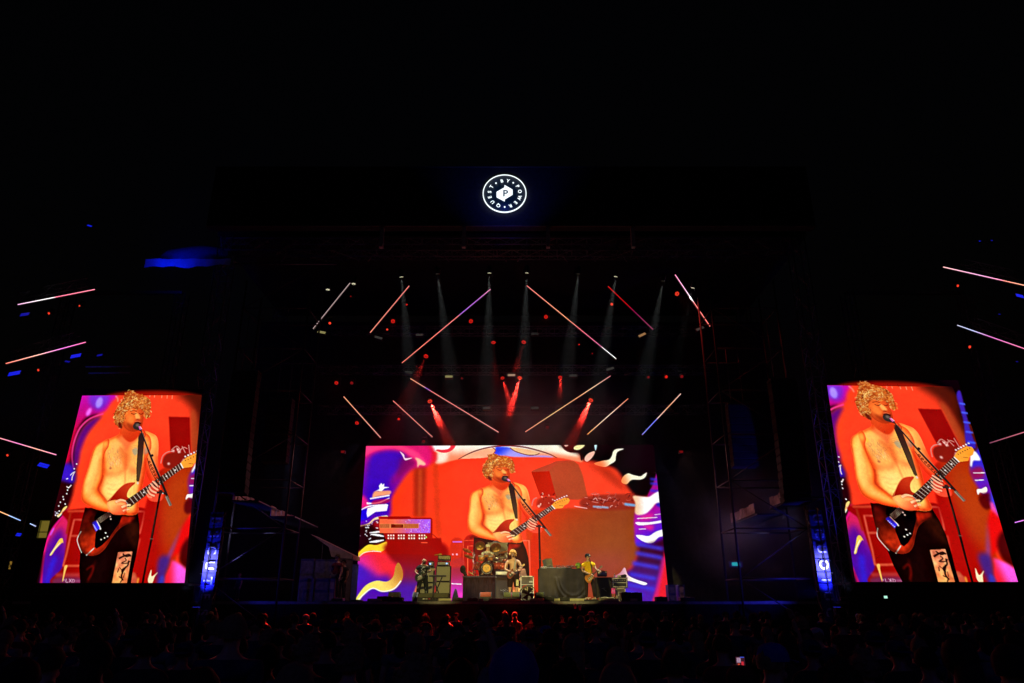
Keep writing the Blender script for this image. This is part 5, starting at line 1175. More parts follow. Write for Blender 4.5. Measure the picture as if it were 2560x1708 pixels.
def tom(px, py, r, h, tilt, name='tom', shell=SHO, y=.15):
    c = dp(px, py)-ko; c.y = y; M = Euler((math.radians(tilt), 0, 0)).to_matrix()
    m = MB(); m.lathe([(r, -h/2), (r, h/2), (r-.012, h/2), (r-.012, -h/2), (r, -h/2)], c, 'Z', 24, M); o = m.build(name, shell, kit)
    m = MB(); m.lathe([(r+.012, h/2-.02), (r+.012, h/2+.015), (r, h/2+.015)], c, 'Z', 24, M); m.lathe([(r+.012, -h/2+.02), (r+.012, -h/2-.015), (r, -h/2-.015)], c, 'Z', 24, M)
    for k in range(8):
        t_ = 2*PI*k/8; v = M @ Vector((math.cos(t_)*(r+.014), math.sin(t_)*(r+.014), 0)); z_ = M @ Vector((0, 0, h/2))
        m.tube([c+v-z_, c+v+z_], .007, 5)
    m.build('hoop', CHROME, o)
    m = MB(); m.lathe([(0, h/2+.004), (r-.004, h/2+.004)], c, 'Z', 24, M); m.build('drum_head', HEADW, o)
tom(640, 480, .165, .22, 18); tom(835, 480, .15, .2, 18); tom(745, 420, .12, .16, 22)
tom(975, 490, .16, .1, 10, 'snare', CHROME, .3); tom(1150, 520, .13, .14, 8, 'snare', SHELL, .2); tom(980, 650, .2, .36, 0, 'floor_tom', SHELL, .35); tom(1110, 660, .19, .36, 0, 'floor_tom', SHELL, .3); tom(550, 650, .17, .34, 0, 'floor_tom', SHELL, .35)
def stand(pts, parent=kit, y=.4, foot=True, r=.012):
    q = [dp(*p)-ko for p in pts]
    for v in q: v.y = y
    m = MB(); m.tube(q, r, 6, smooth=False)
    b_ = q[-1]
    if foot:
        for a in (90, 210, 330): m.tube([b_+Vector((0, 0, .22)), Vector((b_.x+.22*math.cos(math.radians(a)), y+.22*math.sin(math.radians(a)), .012))], .009, 5)
    m.build('cymbal_stand', CHROME, parent)
def cymbal(px, py, r, tx, ty, y=.4):
    c = dp(px, py)-ko; c.y = y; M = Euler((math.radians(tx), math.radians(ty), 0)).to_matrix()
    o = MB().lathe([(0, .03), (.03, .026), (.05, .012), (r*.6, .004), (r, -.012), (r, -.015), (r*.6, .0), (.05, .006), (0, .02)], c, 'Z', 28, M).build('cymbal', BRASS, kit)
    MB().lathe([(0, .05), (.008, .05), (.01, .03)], c, 'Z', 8, M).build('wing_nut', CHROME, o)
cymbal(605, 195, .27, 62, 6, .45); cymbal(950, 235, .28, 58, -14, .45); cymbal(320, 305, .25, 22, 24, .3); cymbal(360, 440, .27, 20, 22, .25); cymbal(1080, 350, .2, 10, 0, .5); cymbal(1150, 320, .2, 15, -10, .6); cymbal(1100, 410, .18, 6, 0, .4)
stand([(560, 240), (370, 325), (465, 350), (470, 860)]); stand([(985, 280), (1175, 378), (1180, 860)]); stand([(480, 480), (500, 500), (505, 860)], y=.25); stand([(320, 320), (440, 360), (455, 860)], y=.3)
stand([(1062, 330), (1062, 860)], y=.5); stand([(640, 545), (700, 700)], y=.2, foot=False); stand([(835, 545), (800, 700)], y=.2, foot=False); stand([(590, 600), (585, 860)], y=.1)
m = MB()
for k in range(14):
    r_ = random.Random(k+50); a = dp(r_.uniform(350, 480), r_.uniform(720, 850))-ko; a.y = r_.uniform(-.1, .3); m.tube([a, a+Vector((r_.uniform(-.12, .12), .1, r_.uniform(-.03, .1)))], .01, 5)
m.build('pedal_hardware', CHROME, kit)
m = MB(); a = dp(365, 785)-ko; b_ = dp(480, 845)-ko; m.tube([(a.x, -.1, a.z), (b_.x, -.15, b_.z)], [.03, .02], 8); m.build('bright_tube', mat('brass_tube', (.8, .65, .3), .3, .6), kit)
for k, (a, b_) in enumerate((((560, 560), (540, 640)), ((890, 470), (900, 600)), ((700, 330), (690, 380)))):
    a, b_ = dp(*a)-ko, dp(*b_)-ko; m = MB(); m.tube([(a.x, 0, a.z), (b_.x, .02, b_.z)], [.022, .012], 8); m.build('microphone', BLACK, kit)
# covered thing on the riser's left corner
t = empty('covered_cymbal', (dp(265, 860).x, DD-.3, RZ), 0, 'black rounded shape standing on the left corner of the drum riser', 'cover')
m = MB(); h_ = dp(0, 640).z-RZ; m.ball((-.05, 0, h_*.62), (.15, .1, h_*.36)); m.tube([(-.02, 0, h_*.5), (.12, 0, .02)], [.1, .07], 10); m.build('cover', MATTE, t)
# olive panel behind the drummer
a, b_ = dp(785, 145, 39.3), dp(1205, 145, 39.3)
t = empty('drum_screen', ((a.x+b_.x)/2, 39.3, RZ), 0, 'dark olive panel standing behind the drummer with a thin metal frame', 'panel'); w = (b_.x-a.x)/2; h_ = a.z-RZ
MB().box(-w, w, 0, .02, .02, h_).build('panel', mat('olive_panel', (.085, .075, .035), .35, var=.15, scale=1.5), t)
m = MB(); m.tube([(-w, -.01, 0), (-w, -.01, h_), (w, -.01, h_), (w, -.01, 0)], .012, 6, smooth=False); m.build('frame', ALU, t)
m = MB(); m.box(-.01, .01, -.012, -.001, .02, h_-.02); m.build('seam', STEEL, t)

# singer's stack next to the riser
DS = 36.6
a, b_ = z2_(942, 882), z2_(1268, 882)
t, w, h = stack_box('speaker_cabinet', a[0], b_[0], a[1], None, DS, .38, 'black speaker cabinet in front of the right half of the drum riser', 'speaker', mat('dark_cloth_front', (.05, .04, .03), .85, scale=50, bump=.2), frame=.04)
m = MB(); [m.tube([(x_, -.002, .55+.03*math.sin(x_*9)), (x_+.18, -.004, .5-.05*math.cos(x_*7))], .006, 5) for x_ in (-.12, 0, .1)]; m.build('script_badge', mat('badge_grey', (.4, .4, .35), .4, .5), t)
p = z2_(945, 762); q = z2_(1212, 872); amp_head(p[0], q[0], p[1], q[1], DS+.02, 'silver and cream guitar amplifier beside the hip of the singer', mat('cream_face', (.62, .58, .40), .4, .2, var=.15), knobs=12)
t, w, h = stack_box('rack_case', z2_(1492, 0)[0], z2_(1784, 0)[0], z2_(0, 872)[1], None, 37.3, .6, 'cream edged amplifier rack behind the fan, right of the singer', 'rack', CASE, CREAM, .03, 3, CREAM)
m = MB(); m.box(.0, w*.75, -.02, .018, h*.42, h*.56); m.box(-w*.7, -w*.1, -.02, .018, h*.44, h*.5); m.build('lit_panel', mat('rack_gold', (.6, .5, .2), .4, .3), t)
m = MB(); m.box(.1, .28, -.02, .018, h*.74, h*.8); m.build('display', mat('rack_display', (.45, .45, .35), .4), t)
t = empty('towel_board', (X(z2_(1590, 0)[0], 37.5), 37.6, Zt(z2_(0, 872)[1], 37.3)), 0, 'pink lit pale board leaning on the cream edged rack', 'board')
hh = Zt(z2_(0, 720)[1], 37.6)-t.location.z; MB().add([(-.28, 0, 0), (.1, 0, 0), (.02, .05, hh), (-.18, .05, hh*.85), (-.28, .02, 0), (.1, .02, 0), (.02, .07, hh), (-.18, .07, hh*.85)], [(0, 1, 2, 3), (7, 6, 5, 4), (0, 4, 5, 1), (1, 5, 6, 2), (2, 6, 7, 3), (3, 7, 4, 0)]).build('board_face', mat('pale_board', (.4, .2, .18), .6), t)
# fan
FX = X(z2_(1655, 0)[0], 34.2); t = empty('stage_fan', (FX, 34.2, DECK), 0, 'big round topped black stage fan right of the green monitors', 'fan')
w = .5*(X(z2_(1826, 0)[0], 34.2)-X(z2_(1488, 0)[0], 34.2)); hh = Zt(z2_(0, 1072)[1], 34.2)-DECK; cz = hh-w
m = MB()
for s in (1, .8, .6, .4, .2):
    m.tube([(w*s*math.cos(k*PI/16), -.02-.05*(1-s), cz+w*s*math.sin(k*PI/16)) for k in range(33)], .006 if s < 1 else .018, 5, False)
for k in range(16): m.tube([(.06*math.cos(k*PI/8), -.07, cz+.06*math.sin(k*PI/8)), (w*math.cos(k*PI/8), -.02, cz+w*math.sin(k*PI/8))], .005, 4, False)
m.build('grille', mat('fan_wire', (.06, .06, .06), .35, .6), t)
m = MB(); m.lathe([(w*.98, .0), (w, .0), (w, .3), (w*.98, .3)], (0, 0, cz), 'Y', 36); m.build('drum', BLACK, t)
for k in range(4):
    a = k*PI/2+.4; M = Matrix.Translation((0, .12, cz)) @ Euler((0, a, 0)).to_matrix().to_4x4() @ Euler((0, 0, .5)).to_matrix().to_4x4(); m = MB(); m.prism([(.05, -.03), (w*.9, -.16), (w*.92, .1), (.05, .04)], -.006, .006, M); m.build('blade', mat('fan_blade', (.05, .05, .055), .4), t)
m = MB(); m.ball((0, .02, cz), .07); m.build('hub', STEEL, t)
m = MB(); [m.box(s*w*.95-.03, s*w*.95+.03, .0, .3, 0, cz) for s in (-1, 1)]; m.box(-w, w, .05, .3, 0, .04); m.build('stand', BLACK, t)
m = MB(); m.tube([(w*1.02*math.cos(PI*(.55+.03*k)), -.04, cz+w*1.02*math.sin(PI*(.55+.03*k))) for k in range(8)], .014, 6); m.build('red_stripe', mat('fan_red', (.7, .02, .02), .5), t)
# desk with draped cloth
DJ = 37.0
a, b_ = P(*z3_(207, 490), DJ), P(*z3_(1135, 440), DJ); t = empty('covered_desk', ((a.x+b_.x)/2, DJ, DECK), 0, 'wide desk covered with black cloth hanging in a swag, right of the singer', 'desk'); w = (b_.x-a.x)/2; h_ = a.z-DECK+.03
MB().box(-w, w, .08, 1., h_-.05, h_-.012).build('table_top', TOLEX, t)
m = MB()
for sx in (-1, 1):
    for y in (.2, .9): m.tube([(sx*(w-.1), y, 0), (sx*(w-.1), y, h_-.05)], .03, 8)
m.build('leg', STEEL, t)
NX, NZ = 90, 40; vs = []
for j in range(NZ+1):
    v = j/NZ
    for i in range(NX+1):
        u = i/NX; x = -w+2*w*u; z = (h_-.01)*(1-v)+.015*v
        d = math.hypot((u-.72)/.36, (v-.25)/.72); sw = .05*math.exp(-((d-1)/.07)**2)+.03*math.exp(-((d-.8)/.06)**2) if v > .25 else .0
        y = .06-sw-.035*v*math.sin(u*17+v*2)*min(1, v*2)-.02*v*math.sin(u*41); vs.append((x, y, z))
m = MB(); m.add(vs, [(j*(NX+1)+i, j*(NX+1)+i+1, (j+1)*(NX+1)+i+1, (j+1)*(NX+1)+i) for j in range(NZ) for i in range(NX)], True)
m.add([(-w, .058, h_-.01), (w, .058, h_-.01), (w, 1.02, h_-.01), (-w, 1.02, h_-.01)], [(0, 1, 2, 3)])
for sx in (-1, 1): m.add([(sx*w, .058, h_-.01), (sx*w, 1.02, h_-.01), (sx*w, 1.02, .02), (sx*w, .06, .02)], [(0, 1, 2, 3)])
cl = m.build('black_tablecloth', mat('desk_cloth', (.035, .028, .02), .85, var=.25, scale=3, bump=.15), t)
TZ = DECK+h_
a = P(*z3_(270, 475), DJ+.4); b_ = P(*z3_(495, 300), DJ+.4)
t = empty('tilted_monitor', ((a.x+b_.x)/2, DJ+.35, TZ), 0, 'dark tilted loudspeaker standing on the left end of the covered desk', 'loudspeaker'); w = (b_.x-a.x)/2; hh = P(*z3_(0, 280), DJ+.4).z-TZ
MB().add([(-w*.55, 0, 0), (w, .02, 0), (w*.72, .05, hh), (-w*.95, 0, hh*.78), (-w*.5, .4, 0), (w, .42, 0), (w*.72, .45, hh*1.0), (-w*.3, .35, hh)], [(0, 1, 2, 3), (7, 6, 5, 4), (0, 4, 5, 1), (1, 5, 6, 2), (2, 6, 7, 3), (3, 7, 4, 0)]).build('cabinet', mat('monitor_grey', (.085, .075, .05), .7, bump=.2), t)
MB().add([(-w*.5, -.012, .02), (-w*.1, -.012, .02), (-w*.32, -.012, hh*.83), (-w*.86, -.012, hh*.74)], [(0, 1, 2, 3)]).build('side_grille', GRILLE, t)
t = empty('cable_clutter', (P(*z3_(650, 470), DJ).x, DJ+.3, TZ), 0, 'row of mixers and tangled cables along the top of the covered desk', 'mixer')
r_ = random.Random(9)
MB().bbox(-1.0*.75, .95*.6, .0, .4, 0, .06, .01).build('mixer_box', BLACK, t)
m = MB()
for k in range(40):
    x = r_.uniform(-.9, .75); y = r_.uniform(-.12, .3); z = .05; q = [(x, y, z)]
    for j in range(4): q.append((q[-1][0]+r_.uniform(-.08, .1), y+r_.uniform(-.05, .05), .06+r_.uniform(0, .11)))
    m.tube(q, .008, 5)
m.build('cable', mat('cable_sheen', (.1, .1, .11), .25, .3), t)
m = MB()
for k in range(26): m.ball((r_.uniform(-1.0, .7), -.1, .05+r_.uniform(0, .09)), .014, 6, 4)
m.build('plugs', CHROME, t)
t = empty('small_mixer', (P(*z3_(310, 450), DJ).x, DJ+.12, TZ), 0, 'small pale knobbed unit at the left front corner of the covered desk', 'mixer')
MB().bbox(-.17, .17, 0, .2, 0, .05, .01).build('case', BLACK, t)
m = MB(); [m.ball((-.14+.045*k, -.01, .06+.015*(k % 2)), .018, 6, 4) for k in range(7)]; m.box(-.1, .14, -.015, -.002, .01, .02); m.build('knobs', WHITEP, t)
c = P(*z3_(982, 395), DJ+.6); t = empty('green_ball', (c.x, DJ+.6, TZ), 0, 'round green and yellow patterned ball at the right end of the covered desk', 'ball')
gm = mat('green_ball_skin', (.25, .5, .03), .5, var=.6, scale=4); MB().ball((0, 0, .155), .155, 18, 12).build('ball_skin', gm, t)
MB().lathe([(.156, -.02), (.158, 0), (.156, .02)], (0, 0, .155), 'Z', 24, Euler((.5, .3, 0)).to_matrix()).build('band', mat('ball_band', (.7, .6, .05), .5), t)
# guitarist's backline
DG = 38.0
t, w, h = stack_box('speaker_cabinet', z3_(1325, 0)[0], z3_(1640, 0)[0], z3_(0, 652)[1], None, DG, .4, 'black speaker cabinet behind the guitarist in the yellow shirt', 'speaker', mat('dark_cloth_front', (.05, .04, .03), .85), frame=.04)
m = MB(); m.tube([(-.1, .0, .62), (.08, .0, .64)], .008, 5); m.tube([(-.02, .0, .62), (.14, .0, .48)], .008, 5); m.build('script_badge', mat('badge_grey', (.4, .4, .35), .4, .5), t)
p = z3_(1378, 530); q = z3_(1560, 640); amp_head(p[0], q[0], p[1], q[1], DG+.02, 'silver amplifier on the cabinet beside the headstock of the sunburst guitar', mat('green_silver', (.45, .5, .36), .4, .3), knobs=9)
t, w, h = stack_box('small_combo', z3_(1722, 0)[0], z3_(1912, 0)[0], z3_(0, 862)[1], None, DG, .45, 'small cream edged cabinet with a slashed square badge, under the rack', 'speaker', CASE, mat('gold_tolex', (.5, .43, .26), .6), .06)
m = MB(); m.box(-.14, .14, .0, .018, h*.42, h*.44); m.box(-.14, .14, .0, .018, h*.68, h*.7); m.box(-.14, -.12, .0, .018, h*.44, h*.68); m.box(.12, .14, .0, .018, h*.44, h*.68); m.tube([(-.1, .008, h*.47), (.1, .008, h*.65)], .012, 5); m.build('badge', CREAM, t)
t, w, h = stack_box('rack_case', z3_(1655, 0)[0], z3_(1962, 0)[0], z3_(0, 655)[1], z3_(0, 862)[1], DG, .5, 'black rack with cream edged windows on the small cabinet at the right', 'rack', BLACK, STEEL, .045, 2, CREAM)
m = MB(); [m.ball((-.3+.09*k, .01, h*.72), .018, 6, 4) for k in range(7)]; m.build('knobs', SILVER, t)
for x_, hgt, r_, mm, nm, lab in ((1718, .17, .032, mat('bottle_grey', (.3, .3, .35), .2), 'bottle', 'slim grey bottle on the left of the black rack'), (1790, .1, .05, CREAM, 'cup', 'cream cup on the black rack, left of two'), (1825, .1, .05, mat('cup_yellow', (.6, .5, .2), .5), 'cup', 'yellowish cup on the black rack, right of two')):
    z0 = Zt(z3_(0, 655)[1], DG); t = empty(nm, (X(z3_(x_, 0)[0], DG), DG+.15, z0+.001), 0, lab, nm)
    m = MB(); m.lathe([(0, 0), (r_, 0), (r_, hgt*.65), (r_*(.4 if nm == 'bottle' else 1.08), hgt*(.8 if nm == 'bottle' else 1)), (r_*(.4 if nm == 'bottle' else 1.0), hgt), (0, hgt*.98)], n=14); m.build('body', mm, t)
    m = MB(); m.lathe([(r_*.3, hgt+.001), (r_*.45, hgt+.001), (r_*.45, hgt+.02), (0, hgt+.02)], n=12); m.build('cap' if nm == 'bottle' else 'lid', WHITEP, t)
z0 = Zt(z3_(0, 655)[1], DG); t = empty('bag', (X(z3_(1900, 0)[0], DG), DG+.2, z0), 0, 'crumpled black bag on the right end of the black rack', 'bag')
m = MB(); m.ball((0, 0, .07), (.17, .14, .075)); m.ball((.06, 0, .11), (.08, .1, .05)); m.build('bag_body', MATTE, t)
t, w, h = stack_box('rolling_case', z3_(1400, 0)[0], z3_(1700, 0)[0], z3_(0, 1040)[1], None, 35.3, .4, 'low silver edged case behind the pedalboard at the right', 'case', CASE, SILVER, .025, 1, CREAM)
t = empty('pink_box', (X(z3_(1672, 0)[0], DG-.3), DG-.3, Zt(z3_(0, 935)[1], DG-.3)), 0, 'bright pink square between the cabinet and the small combo', 'box')
MB().bbox(-.1, .1, 0, .1, -.1, .16, .01).build('carton', mat('pink_card', (.9, .05, .3), .6), t); MB().box(-.06, .06, -.008, -.001, -.02, .08).build('label_patch', mat('pink_patch', (.95, .2, .5), .6), t)
m = MB(); m.box(-.015, .015, .02, .05, DECK-t.location.z, -.1); m.build('stand_post', STEEL, t)
# microphone stands and a black cone between stack and riser
def mic_stand(x, D, top, boom, lab):
    t = empty('microphone_stand', (x, D, DECK), 0, lab, 'microphone stand'); h = top-DECK
    m = MB(); m.tube([(0, 0, .02), (0, 0, h)], .011, 8); m.build('pole', STEEL, t)
    m = MB(); m.lathe([(0, 0), (.14, 0), (.14, .02), (.02, .035), (0, .035)], n=20); m.build('base', BLACK, t)
    q = Vector(boom)-Vector(t.location); m = MB(); back = (Vector((0, 0, h))-q)*.35; m.tube([Vector((0, 0, h))+back, q], .009, 7); m.build('boom', STEEL, t)
    d = (q-Vector((0, 0, h))).normalized(); m = MB(); m.tube([q, q+d*.15], [.012, .02], 10); o = m.build('microphone', BLACK, t); MB().ball(q+d*.17, .028).build('grille_ball', CHROME, o)
t = empty('covered_cone', (P(*z1_(1120, 1310), 36.4).x, 36.4, DECK), 0, 'small black hooded cone on the deck between the pale cabinets and the riser', 'cover'); hh = Zt(z1_(0, 1145)[1], 36.4)-DECK
m = MB(); m.lathe([(.17, 0), (.15, hh*.3), (.1, hh*.65), (.05, hh*.92), (0, hh)], n=14); m.build('hood', MATTE, t)
# ---------------------------------------------------------------- people
def skin_grow(chains, name, sub=1):
    """chains: list of [(point, radius), ...] joined where points coincide; grown into one smooth surface"""
    vs, rs, es, key = [], [], [], {}
    def vid(p, r):
        k = tuple(round(c, 4) for c in p)
        if k not in key: key[k] = len(vs); vs.append(tuple(p)); rs.append(r)
        return key[k]
    for ch in chains:
        ids = [vid(p, r) for p, r in ch]
        es += [(a, b) for a, b in zip(ids, ids[1:]) if a != b]
    me = bpy.data.meshes.new(name); me.from_pydata(vs, es, []); o = bpy.data.objects.new(name, me); col.objects.link(o)
    md = o.modifiers.new('skin', 'SKIN'); md.use_smooth_shade = True
    sl = me.skin_vertices[0] if len(me.skin_vertices) else None
    if sl is None:
        bm = bmesh.new(); bm.from_mesh(me); bm.verts.layers.skin.verify(); bm.to_mesh(me); bm.free(); sl = me.skin_vertices[0]
    for i, r in enumerate(rs):
        r = r if isinstance(r, tuple) else (r, r); sl.data[i].radius = r
    sl.data[0].use_root = True
    s = o.modifiers.new('sub', 'SUBSURF'); s.levels = sub; s.render_levels = sub
    dg = bpy.context.evaluated_depsgraph_get(); dg.update()
    out = bpy.data.meshes.new_from_object(o.evaluated_get(dg)); out.name = name
    bpy.data.objects.remove(o); bpy.data.meshes.remove(me)
    return out
def merge_mesh(me, mb):
    if not mb.v: return me
    b = bmesh.new(); b.from_mesh(me); t = mb.mesh('tmp'); b.from_mesh(t); b.to_mesh(me); b.free(); bpy.data.meshes.remove(t)
    for p in me.polygons: p.use_smooth = True
    return me
def V(*a): return Vector(a)
SKIN = mat('skin', (.52, .30, .18), .5, var=.08, scale=10); SKIND = mat('skin_deeper', (.38, .2, .12), .5, var=.08)
REST = dict(pel=V(0, 0, .95), belly=V(0, .0, 1.1), chest=V(0, .01, 1.3), nb=V(0, .01, 1.45), nt=V(0, -.01, 1.51), head=V(0, -.02, 1.61), crown=V(0, -.01, 1.69),
            sl=V(-.19, .01, 1.4), sr=V(.19, .01, 1.4), el=V(-.25, .03, 1.12), er=V(.25, .03, 1.12), wl=V(-.25, -.06, .88), wr=V(.25, -.06, .88),
            hl=V(-.1, 0, .92), hr=V(.1, 0, .92), kl=V(-.12, -.02, .5), kr=V(.12, -.02, .5), al=V(-.13, .02, .09), ar=V(.13, .02, .09), tl=V(-.15, -.14, .03), tr=V(.15, -.14, .03))
def CL(J): return J['chest'].lerp(J['nb'], .62)
def SL(J, s): return J[s]+V(0, 0, -.035)
def hand_chains(w, e, curl, up):
    """palm and five bent fingers of different length at wrist w, forearm coming from e"""
    d = (w-e).normalized(); n = up-d*up.dot(d); n = n.normalized() if n.length > .05 else d.orthogonal().normalized(); s = d.cross(n)
    palm = w+d*.07; ch = [[(w, .026), (palm, (.036, .024))]]
    for k, (off, L) in enumerate(((-.03, .062), (-.01, .075), (.01, .08), (.03, .072))):
        a = palm+s*off+d*.015; b = a+(d*math.cos(curl*.5)-n*math.sin(curl*.5))*L*.5; c = b+(d*math.cos(curl*1.4)-n*math.sin(curl*1.4))*L*.45
        ch.append([(palm, (.036, .024)), (a, .0115), (b, .0105), (c, .0085)])
    a = w+d*.03-s*.035; ch.append([(w, .026), (a, .013), (a+(d*.8-s*.5-n*.4)*.03, .012), (a+(d*1.6-s*.5-n*1.1)*.032, .009)])
    return ch
def body_mesh(J, bulk=1., name='body', fat=0.):
    k = bulk
    ch = [[(J['pel'], (.135*k+fat, .105*k+fat)), (J['belly'], (.13*k+fat, .105*k+fat)), (J['chest'], (.15*k, .115*k)), (CL(J), (.11*k, .09*k)), (J['nb'], (.066, .066)), (J['nt'], (.055, .055)), (J['head'], (.082, .1)), (J['crown'], (.066, .08))],
          [(CL(J), (.11*k, .09*k)), (SL(J, 'sl'), .066*k), (J['el'], .043*k), (J['wl'], .027)], [(CL(J), (.11*k, .09*k)), (SL(J, 'sr'), .066*k), (J['er'], .043*k), (J['wr'], .027)],
          [(J['pel'], (.135*k+fat, .105*k+fat)), (J['hl'], .09*k), (J['kl'], .058*k), (J['al'], .04), (J['tl'], .035)], [(J['pel'], (.135*k+fat, .105*k+fat)), (J['hr'], .09*k), (J['kr'], .058*k), (J['ar'], .04), (J['tr'], .035)]]
    up = J.get('handup', V(0, 0, 1))
    me = skin_grow(ch, name, 1)
    b = bmesh.new(); b.from_mesh(me)
    for w, e, c in (('wl', 'el', J.get('cl', .6)), ('wr', 'er', J.get('cr', .6))):
        h = skin_grow(hand_chains(J[w], J[e], c, up), 'hand', 0); b.from_mesh(h); bpy.data.meshes.remove(h)
    b.to_mesh(me); b.free()
    f = MB(); h = J['head']; fw = J.get('face', V(0, -1, 0)); sd = fw.cross(V(0, 0, 1)).normalized()
    f.ball(h+fw*.098-V(0, 0, .01), (.016, .02, .022), 6, 5); f.ball(h+fw*.06-V(0, 0, .075), (.04, .035, .035), 8, 5)
    for s in (-1, 1): f.ball(h+sd*s*.088, (.014, .022, .032), 6, 5)
    return merge_mesh(me, f)
def grow_obj(me, m, name, parent, loc=(0, 0, 0)):
    me.materials.clear(); me.materials.append(m); o = bpy.data.objects.new(name, me); col.objects.link(o); o.parent = parent; o.location = loc; return o
def shirt_mesh(J, k=1., sleeve=.55, fat=.0, low='pel', name='shirt'):
    g = .017
    def l(a, b, t): return J[a].lerp(J[b], t)
    return skin_grow([[(J[low]+V(0, 0, -.03), (.145*k+g+fat, .115*k+g+fat)), (J['belly'], (.137*k+g+fat, .112*k+g+fat)), (J['chest'], (.155*k+g, .12*k+g)), (CL(J), (.115*k+g, .094*k+g)), (J['nb']-V(0, 0, .012), (.072, .072))],
                      [(CL(J), (.115*k+g, .094*k+g)), (SL(J, 'sl'), .068*k+g), (l('sl', 'el', sleeve), .06*k+g)], [(CL(J), (.115*k+g, .094*k+g)), (SL(J, 'sr'), .068*k+g), (l('sr', 'er', sleeve), .06*k+g)]], name, 2)
def trouser_mesh(J, k=1., length=.95, wide=0., name='trousers'):
    ch = []
    for s in 'lr':
        e = J['k'+s].lerp(J['a'+s], max(0, (length-.5)*2)) if length > .5 else J['h'+s].lerp(J['k'+s], length*2)
        c = [(J['pel']+V(0, 0, .02), (.148*k, .122*k)), (J['h'+s], .102*k+wide)]
        if length > .5: c.append((J['k'+s], .07*k+wide))
        c.append((e, (.055 if length > .5 else .085)*k+wide)); ch.append(c)
    return skin_grow(ch, name, 1)
def shoe(mb, a, t): d = (t-a); d.z = 0; d.normalize(); mb.tube([V(a.x, a.y, .045)-d*.07, V(a.x, a.y, .05), V(t.x, t.y, .04)+d*.02, V(t.x, t.y, .032)+d*.08], [.038, .048, .046, .026], 8)
def hair_cap(h, r, seed=0, curls=0, fw=V(0, -1, 0), long=0., name='hair'):
    m = MB(); q = Matrix.Identity(3)
    n, k = 14, 9; vs = []
    for i in range(k+1):
        for j in range(n):
            t = 2*PI*j/n; d = V(math.cos(t), math.sin(t), 0); front = max(0, d.dot(fw)); lim = PI*(.62-.27*front+long*(.5-.5*front)); p = lim*i/k
            rr = 1+.03*math.sin(5*t+seed)+.02*math.sin(9*p+seed)
            vs.append(h+V(0, 0, .02)-fw*.01+V(math.sin(p)*math.cos(t)*r[0]*rr, math.sin(p)*math.sin(t)*r[1]*rr, math.cos(p)*r[2]*rr))
    m.add(vs, [(i*n+j, i*n+(j+1) % n, (i+1)*n+(j+1) % n, (i+1)*n+j) for i in range(k) for j in range(n)], True)
    R_ = random.Random(seed)
    for c in range(curls):
        t = R_.uniform(0, 2*PI); d = V(math.cos(t), math.sin(t), 0); front = max(0, d.dot(fw)); p = PI*R_.uniform(0, .62-.25*front)
        a = h+V(0, 0, .02)+V(math.sin(p)*math.cos(t)*r[0], math.sin(p)*math.sin(t)*r[1], math.cos(p)*r[2]); s = R_.uniform(.016, .03)
        m.ball(a, (s, s, s*R_.uniform(.7, 1.5)), 6, 4, Euler((R_.uniform(-1, 1), R_.uniform(-1, 1), 0)).to_matrix())
    return m
def cap_mb(h, fw=V(0, -1, 0), r=.108, brim=.09):
    m = MB(); m.lathe([(r*1.02, 0), (r*1.0, .04), (r*.85, .085), (r*.5, .112), (0, .12)], h+V(0, 0, .015), 'Z', 16)
    if brim:
        s = fw.cross(V(0, 0, 1)); c = h+V(0, 0, .022); vs = []
        for z in (0, .008):
            for k in range(7):
                a = (k/6-.5)*2.0; vs.append(c+fw*(r*math.cos(a))+s*(r*math.sin(a))+V(0, 0, z))
            for k in range(7):
                a = (k/6-.5)*2.0; vs.append(c+fw*(r*math.cos(a)+brim*math.cos(a*.75))+s*(r*.95*math.sin(a))+V(0, 0, z-.018))
        f = [(k, k+1, k+8, k+7) for k in range(6)]+[(14+k+7, 14+k+8, 14+k+1, 14+k) for k in range(6)]+[(7+k, 8+k, 22+k, 21+k) for k in range(6)]
        m.add(vs, f, True)
    return m
def eyes(J, parent):
    h = J['head']; fw = J.get('face', V(0, -1, 0)); sd = fw.cross(V(0, 0, 1)).normalized(); m = MB()
    for s in (-1, 1): m.ball(h+fw*.088+sd*s*.034+V(0, 0, .012), (.014, .008, .007), 8, 5)
    return m.build('eyes', mat('eye_dark', (.03, .02, .015), .2), parent)
def mouth(J, parent):
    h = J['head']; fw = J.get('face', V(0, -1, 0)); return MB().ball(h+fw*.092-V(0, 0, .05), (.026, .01, .01), 8, 5).build('mouth', mat('lips', (.3, .08, .06), .4), parent)

